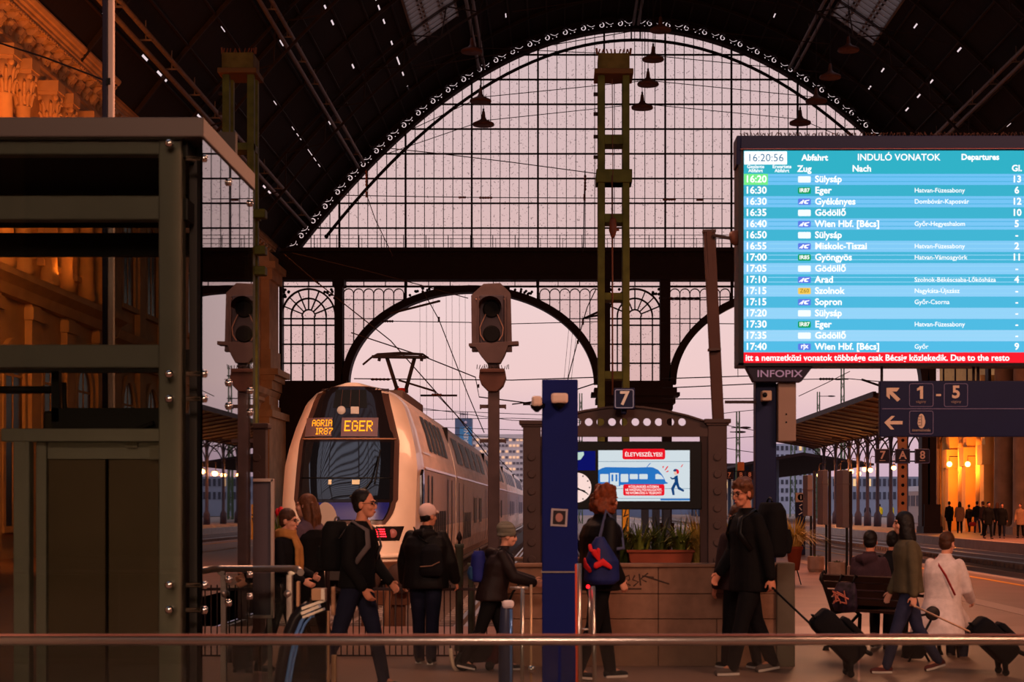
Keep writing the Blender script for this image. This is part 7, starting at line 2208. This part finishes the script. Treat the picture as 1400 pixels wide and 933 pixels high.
for i, (x, z, tl) in enumerate(((-.10, .455, 0), (0, .455, 0), (.1, .455, 0), (.2, .45, 0), (-.20, .56, 1), (-.245, .65, 1), (-.29, .74, 1), (-.325, .82, 1))):
    m = MB()
    if tl: m.bar((x+.03, -.08, z), (x+.03, 1.18, z), .075, .028, up=(1, 0, .45))
    else: m.bar((x, -.08, z), (x, 1.18, z), .08, .028, up=(0, 0, 1))
    m.build('slat', WOODB, bench, bevel=.005)
bm4 = Matrix.LocRotScale(bench.location, bench.rotation_euler, None)
def on_bench(y, x=.04): v = bm4 @ Vector((x, y, 0)); return v
v = on_bench(.80)
p = Person('seated person in plum hooded jacket at the left end of the bench', 765+v.x/v.y*F, v.y, 1.66, 56, legs=((82, 84), (78, 84)), arms=((14, 8, 60, -20), (14, 8, 60, -20)), lean=8, head=(20, 8), seated=True, seat=.47)
p.body(SKIN, False); p.jacket(C_PLUM, 1.15, -.06, hood=True); p.trousers(C_TROUS); p.shoes(S_BLACK); p.hair(H_DARK, 'short')
st_ = thing('stool', 'low dark stool hidden behind the bench', 'stool', (PX(1219, 20.6), 20.6, 0))
m = MB(); m.lathe((PX(1219, 20.6), 20.6, .42), [(.16, 0), (.17, .02), (.17, .04), (.15, .05)], 18); m.build('seat', C_INK, st_)
for k_ in range(3):
    a = 2*PI*k_/3; m = MB(); m.tube([(PX(1219, 20.6)+.09*math.cos(a), 20.6+.09*math.sin(a), .42), (PX(1219, 20.6)+.16*math.cos(a), 20.6+.16*math.sin(a), 0)], .014, 6); m.build('leg', BLACK, st_)
p = Person('seated person with black hair beyond the bench, half hidden by the olive jacket', 1219, 20.6, 1.62, 70, legs=((82, 84), (78, 84)), arms=((14, 8, 60, -20), (14, 8, 60, -20)), lean=6, head=(-10, 8), seated=True, seat=.47)
p.body(SKIN); p.jacket(C_INK, 1.1, -.06); p.trousers(C_TROUS); p.shoes(S_BLACK); p.hair(H_DARK, 'short')
# patterned bag on the bench back
t = thing('patterned_bag', 'dark bag with bright pattern hanging on the bench back', 'bag', bm4 @ Vector((-.42, .70, 0)), R(38), local=True)
m = MB(); loft(m, [((0, 0, .46), .05, .14), ((0, 0, .52), .075, .17), ((0, 0, .68), .06, .16), ((.02, 0, .78), .03, .13)]); s_part(m, 'bag', M('bag_ink_pattern', (40, 28, 44), .6, 0, .9, 16), t)
m = MB()
r_ = random.Random(4)
for k_ in range(10): m.limb([(-.074, r_.uniform(-.13, .13), r_.uniform(.54, .70)), (-.078, r_.uniform(-.1, .1), r_.uniform(.54, .70))], [.011, .008], 6, flat=.4, ref=(1, 0, 0))
m.build('pattern', M('bag_pattern_orange', (196, 110, 90), .6), t)
m = MB(); m.tube([(.0, -.1, .76), (.05, -.1, .86), (.09, -.1, .84)], .01, 6); m.build('handle', BLACK, t); m = MB(); m.tube([(.0, .1, .76), (.05, .1, .86), (.09, .1, .84)], .01, 6); m.build('handle', BLACK, t)
# 12 person in white coat, on a low stool
st2 = copy_tree(st_, (PX(1290, 18.75), 18.75, 0), label='low dark stool under the person in the white coat')
v = Vector((PX(1288, 18.7), 18.7, 0))
p = Person('seated person in long white coat with red shoulder strap, back to the viewer', 765+v.x/v.y*F, v.y, 1.66, 52, legs=((74, 76), (62, 70)), arms=((16, 12, 50, -18), (12, 12, 46, -10)), lean=8, head=(-6, 8), seated=True, seat=.47, build=1.05)
p.body(SKIN2, False); p.jacket(C_WHITE, 1.16, -.05, 'coat'); p.trousers(C_DENIM); p.shoes(S_GREY); p.hair(H_BROWN, 'bob' if False else 'short')
k = p.k; m = MB(); loft(m, [(p.pel+Vector((-.14, 0, -.36))*k, .22*k, .32*k), (p.pel+Vector((-.10, 0, -.2))*k, .22*k, .30*k), (p.pel+Vector((-.03, 0, -.05))*k, .19*k, .23*k), (p.sp(.12), .15*k, .19*k)])
for sd in (1, -1): m.limb([p.hip[sd]+Vector((0, 0, .02)), p.hip[sd].lerp(p.knee[sd], .8)+Vector((0, 0, .0))], [.12*k, .10*k], 12)
p.part(m, 'coat_skirt', C_WHITE, .012, 5)
m = MB(); m.tube([p.sp(.30)+Vector((.12, .18, 0)), p.sp(.52)+Vector((0, .11, .01)), p.sp(.45)+Vector((-.135, .0, .0)), p.sp(.34)+Vector((-.165, -.1, 0)), p.sp(.12)+Vector((-.12, -.2, 0))], .016, 6, flat=.35); m.build('strap', M('strap_red', (150, 40, 36), .6), p.root)
# folded pram wheel beside the white coat
t = thing('folded_pram', 'folded black pram with a small wheel sticking up by the white coat', 'pram', (PX(1258, 18.2), 18.2, 0))
D = 18.2
m = MB(); c = P(1275, 839, D); m.lathe(c, [(.066, -.02), (.075, -.012), (.075, .012), (.066, .02), (.052, .015), (.052, -.015)], 22, 'y'); m.lathe(c, [(.02, -.025), (.024, 0), (.02, .025)], 12, 'y')
for k_ in range(5): a = 2*PI*k_/5; m.bar(c, c+Vector((.055*math.cos(a), 0, .055*math.sin(a))), .008, .008)
m.build('wheel', M('pram_wheel', (40, 32, 30), .5), t)
m = MB(); m.tube([P(1242, 848, D), P(1258, 842, D), P(1275, 839, D)], .014, 6); m.tube([P(1246, 890, D), P(1250, 860, D), P(1258, 843, D)], .014, 6); m.tube([(PX(1242, D), D, .0), P(1256, 880, D), P(1276, 842, D+.03)], .014, 6); m.tube([(PX(1272, D), D+.05, .0), P(1250, 868, D+.05)], .014, 6); m.build('frame', BLACK, t)
m = MB(); loft(m, [((PX(1250, D), D+.1, .03), .1, .1), ((PX(1254, D), D+.1, .12), .14, .12), ((PX(1256, D), D+.1, .3), .12, .1)]); s_part(m, 'folded_seat', C_INK, t)
# suitcases
def suitcase(label, wheel, top, hand, d, T=.24, Wd=.36, mat=None, handm=None, grip=None):
    t = thing('suitcase', label, 'suitcase', (PX(wheel[0], d), d, 0))
    a0 = P(wheel[0], wheel[1], d); a1 = P(top[0], top[1], d); ax = (a1-a0); L = ax.length; ax.normalize()
    n = Vector((ax.z, 0, -ax.x))
    if n.z < 0: n = -n
    mt = mat or C_INK
    def q(l, h, w): return a0+ax*l+n*h+Vector((0, w, 0))
    m = MB(); seg = 24
    rings = []
    for l, e in ((.02, .7), (.05, .92), (.10, 1), (L-.08, 1), (L-.02, .9), (L, .72)):
        for kk in range(seg):
            a = 2*PI*kk/seg; ca, sa = math.cos(a), math.sin(a)
            ca = math.copysign(abs(ca)**.35, ca); sa = math.copysign(abs(sa)**.35, sa)
            rings.append(q(l, .03+T/2+T/2*ca*e, Wd/2*sa*e))
    m.add(rings, [(i*seg+kk, i*seg+(kk+1) % seg, (i+1)*seg+(kk+1) % seg, (i+1)*seg+kk) for i in range(5) for kk in range(seg)] + [tuple(reversed(range(seg))), tuple(5*seg+kk for kk in range(seg))], True)
    m.build('shell', mt, t)
    m = MB(); rings = []
    for l, e in ((.08, .6), (.11, 1), (L*.62, 1), (L*.68, .6)):
        for kk in range(seg):
            a = 2*PI*kk/seg; ca, sa = math.cos(a), math.sin(a)
            ca = math.copysign(abs(ca)**.4, ca); sa = math.copysign(abs(sa)**.4, sa)
            rings.append(q(l, .03+T+.03+.035*ca*e, Wd*.42*sa*e))
    m.add(rings, [(i*seg+kk, i*seg+(kk+1) % seg, (i+1)*seg+(kk+1) % seg, (i+1)*seg+kk) for i in range(3) for kk in range(seg)] + [tuple(reversed(range(seg))), tuple(3*seg+kk for kk in range(seg))], True)
    m.build('front_pocket', mt, t)
    m = MB(); h = hand if isinstance(hand, Vector) else P(hand[0], hand[1], d)
    for w in (-.07, .07): m.tube([q(L*.9, .05, w), q(L, .05, w), h+Vector((0, w*.9, 0))], .008, 6)
    m.tube([h+Vector((0, -.075, 0)), h+Vector((0, .075, 0))], .013, 8); m.build('pull_handle', handm or BLACK, t)
    m = MB(); m.tube([q(L, T*.5, -.07), q(L+.03, T*.5, -.05), q(L+.03, T*.5, .05), q(L, T*.5, .07)], .011, 6); m.build('top_grip', BLACK, t)
    for w in (-Wd/2+.04, Wd/2-.04):
        m = MB(); c = Vector((a0.x, a0.y+w, .034)); m.lathe(c, [(.02, -.016), (.034, -.012), (.034, .012), (.02, .016)], 16, 'y'); m.build('wheel', BLACK, t)
        m = MB(); m.limb([q(.10, .09, w), c+Vector((0, 0, .012))], [.036, .024], 8); m.build('wheel_housing', mt, t)
        m = MB(); m.limb([q(.03, T*.95, w), q(-.01, T*1.0, w)], [.022, .022], 8); m.build('foot', BLACK, t)
    return t
suitcase('black trolley suitcase rolling behind the man in the black coat', (1160, 917), (1101, 857), HAND1, HAND1.y, .25, .36)
suitcase('black trolley suitcase rolling behind the person in the olive jacket', (1370, 917), (1318, 868), HAND2, HAND2.y, .24, .36, handm=M('handle_tan', (206, 160, 130), .4, .3))
t = suitcase('small black upright suitcase with pale side strap by the escalator newel', (418, 917), (418, 872), (418, 845), 17.2, .2, .3)
m = MB(); m.bar(P(435, 886, 17.1), P(434, 914, 17.1), .05, .03); m.build('pale_strap', M('strap_cream', (196, 160, 136), .7), t)
# wheeled shopper by the child
D = 17.2
t = thing('wheeled_shopper', 'dark wheeled shopping bag with a pale curved bar at the feet of the child', 'trolley', (PX(645, D), D, 0))
m = MB(); m.tube([P(616, 887, D), P(617, 900, D), P(620, 911, D), P(626, 920, D)], .02, 8); m.build('curved_bar', M('bar_ivory', (206, 180, 160), .5), t)
for w in (0, .3):
    m = MB(); c = P(634, 914, D)+Vector((0, w, 0)); c.z = .095; m.lathe(c, [(.078, -.018), (.092, -.012), (.092, .012), (.078, .018), (.068, .012), (.068, -.012)], 22, 'y'); m.lathe(c, [(.018, -.03), (.02, .03)], 10, 'y')
    for k_ in range(5): a = 2*PI*k_/5; m.bar(c, c+Vector((.072*math.cos(a), 0, .072*math.sin(a))), .014, .01)
    m.build('wheel', BLACK, t)
m = MB(); q0 = P(648, 912, D); loft(m, [((q0.x, D+.15, .08), .12, .13), ((q0.x+.04, D+.15, .14), .2, .16), ((q0.x+.05, D+.15, .26), .2, .16), ((q0.x+.03, D+.15, .34), .12, .12)]); s_part(m, 'bag', C_INK, t)
m = MB(); q1 = P(672, 905, D); loft(m, [((q1.x, D+.15, .06), .06, .12), ((q1.x, D+.15, .12), .09, .14), ((q1.x, D+.15, .26), .07, .12)]); s_part(m, 'red_pocket', cloth('bag_wine', (70, 26, 30)), t)
m = MB(); m.tube([(q1.x-.02, D, .05), (q1.x-.02, D+.3, .05)], .045, 12); m.tube([(q0.x+.2, D+.15, .3), P(700, 812, D)+Vector((0, .15, 0)), P(712, 796, D)+Vector((0, .15, 0))], .013, 6); m.build('frame', BLACK, t)
# ------------------------------------------------------------------ far people on the lit platform
far = [
 (1298, 728.5, 42, 95, C_BLACK, C_TROUS, 'short', H_DARK, 'person in black seen from behind, leftmost before the ochre wall'),
 (1312, 729.5, 43, 80, C_TAN, C_TROUS, 'long', H_DARK, 'person in tan coat with long black hair before the ochre wall'),
 (1325, 727.8, 37, 100, C_INK, C_TROUS, 'short', H_DARK, 'short person with dark clothes right of the tan coat, ochre wall'),
 (1336, 729, 43, 90, C_INK, C_DENIM2, 'short', H_DARK, 'person in dark jacket and blue jeans in the far walking crowd'),
 (1344.5, 732.5, 46, 120, C_RUST, C_TROUS, 'short', H_BROWN, 'person in dark brown jacket in the middle of the far crowd'),
 (1351, 737, 50, -80, C_BLACK, C_TROUS, 'short', H_DARK, 'person in long black coat walking towards the viewer in the far crowd'),
 (1363, 733, 45, 60, C_INK, C_TROUS, 'bob', H_MID, 'person with light-brown bob before the dark side wall columns'),
 (1370, 736.5, 48, -100, C_BLACK, C_DENIM, 'short', H_DARK, 'person in black with clasped hands in the far crowd, near the right edge'),
 (1395, 736, 47, -120, C_TAN, C_TROUS, 'short', H_BROWN, 'person in tan coat at the right edge of the far crowd'),
 (1186, 718, 28.5, -90, C_DENIM, C_TAN, 'short', H_BROWN, 'tiny person in navy top and light trousers between canopy columns'),
 (1203, 717.5, 27.5, 90, C_HIVIS, C_TROUS, 'short', H_DARK, 'tiny worker in yellow vest and dark trousers left of the second worker'),
 (1220, 717.5, 28, 170, C_HIVIS, C_DENIM, 'short', H_DARK, 'tiny worker in yellow vest beside the perforated tan post'),
 (1069, 716, 25, 90, C_INK, C_TROUS, 'short', H_DARK, 'tiny dark person far off between blue posts right of the board column')]
for i, (px, fy, h, face, cj, ct, hk, hm, lab) in enumerate(far):
    d = CH*F/(fy-VY); H = min(1.88, h*d/F)
    sgn = 1 if i % 2 else -1
    p = Person(lab, px, d, H, face, legs=((14*sgn, 4), (-14*sgn, 10)), arms=((8*sgn, 10, 20), (-8*sgn, 10, 20)), lo=True, group='people on the far lit platform')
    p.body(SKIN, False); p.jacket(cj, 1.15, -.30 if cj in (C_TAN, C_BLACK) else -.08); p.trousers(ct); p.shoes(S_BLACK, S_BLACK); p.hair(hm, hk)
d = 101
t = thing('duffel_bag', 'small red bag carried in the far crowd before the ochre wall', 'bag', (PX(1329.5, d), d, .0))
m = MB(); m.limb([P(1327.5, 717, d), P(1331.5, 717, d)], [.13, .13], 10); m.build('bag', M('duffel_red', (150, 30, 28), .6), t)
m = MB(); m.tube([P(1327.5, 716, d), P(1329.5, 711, d), P(1331.5, 716, d)], .02, 5); m.build('handle', BLACK, t)
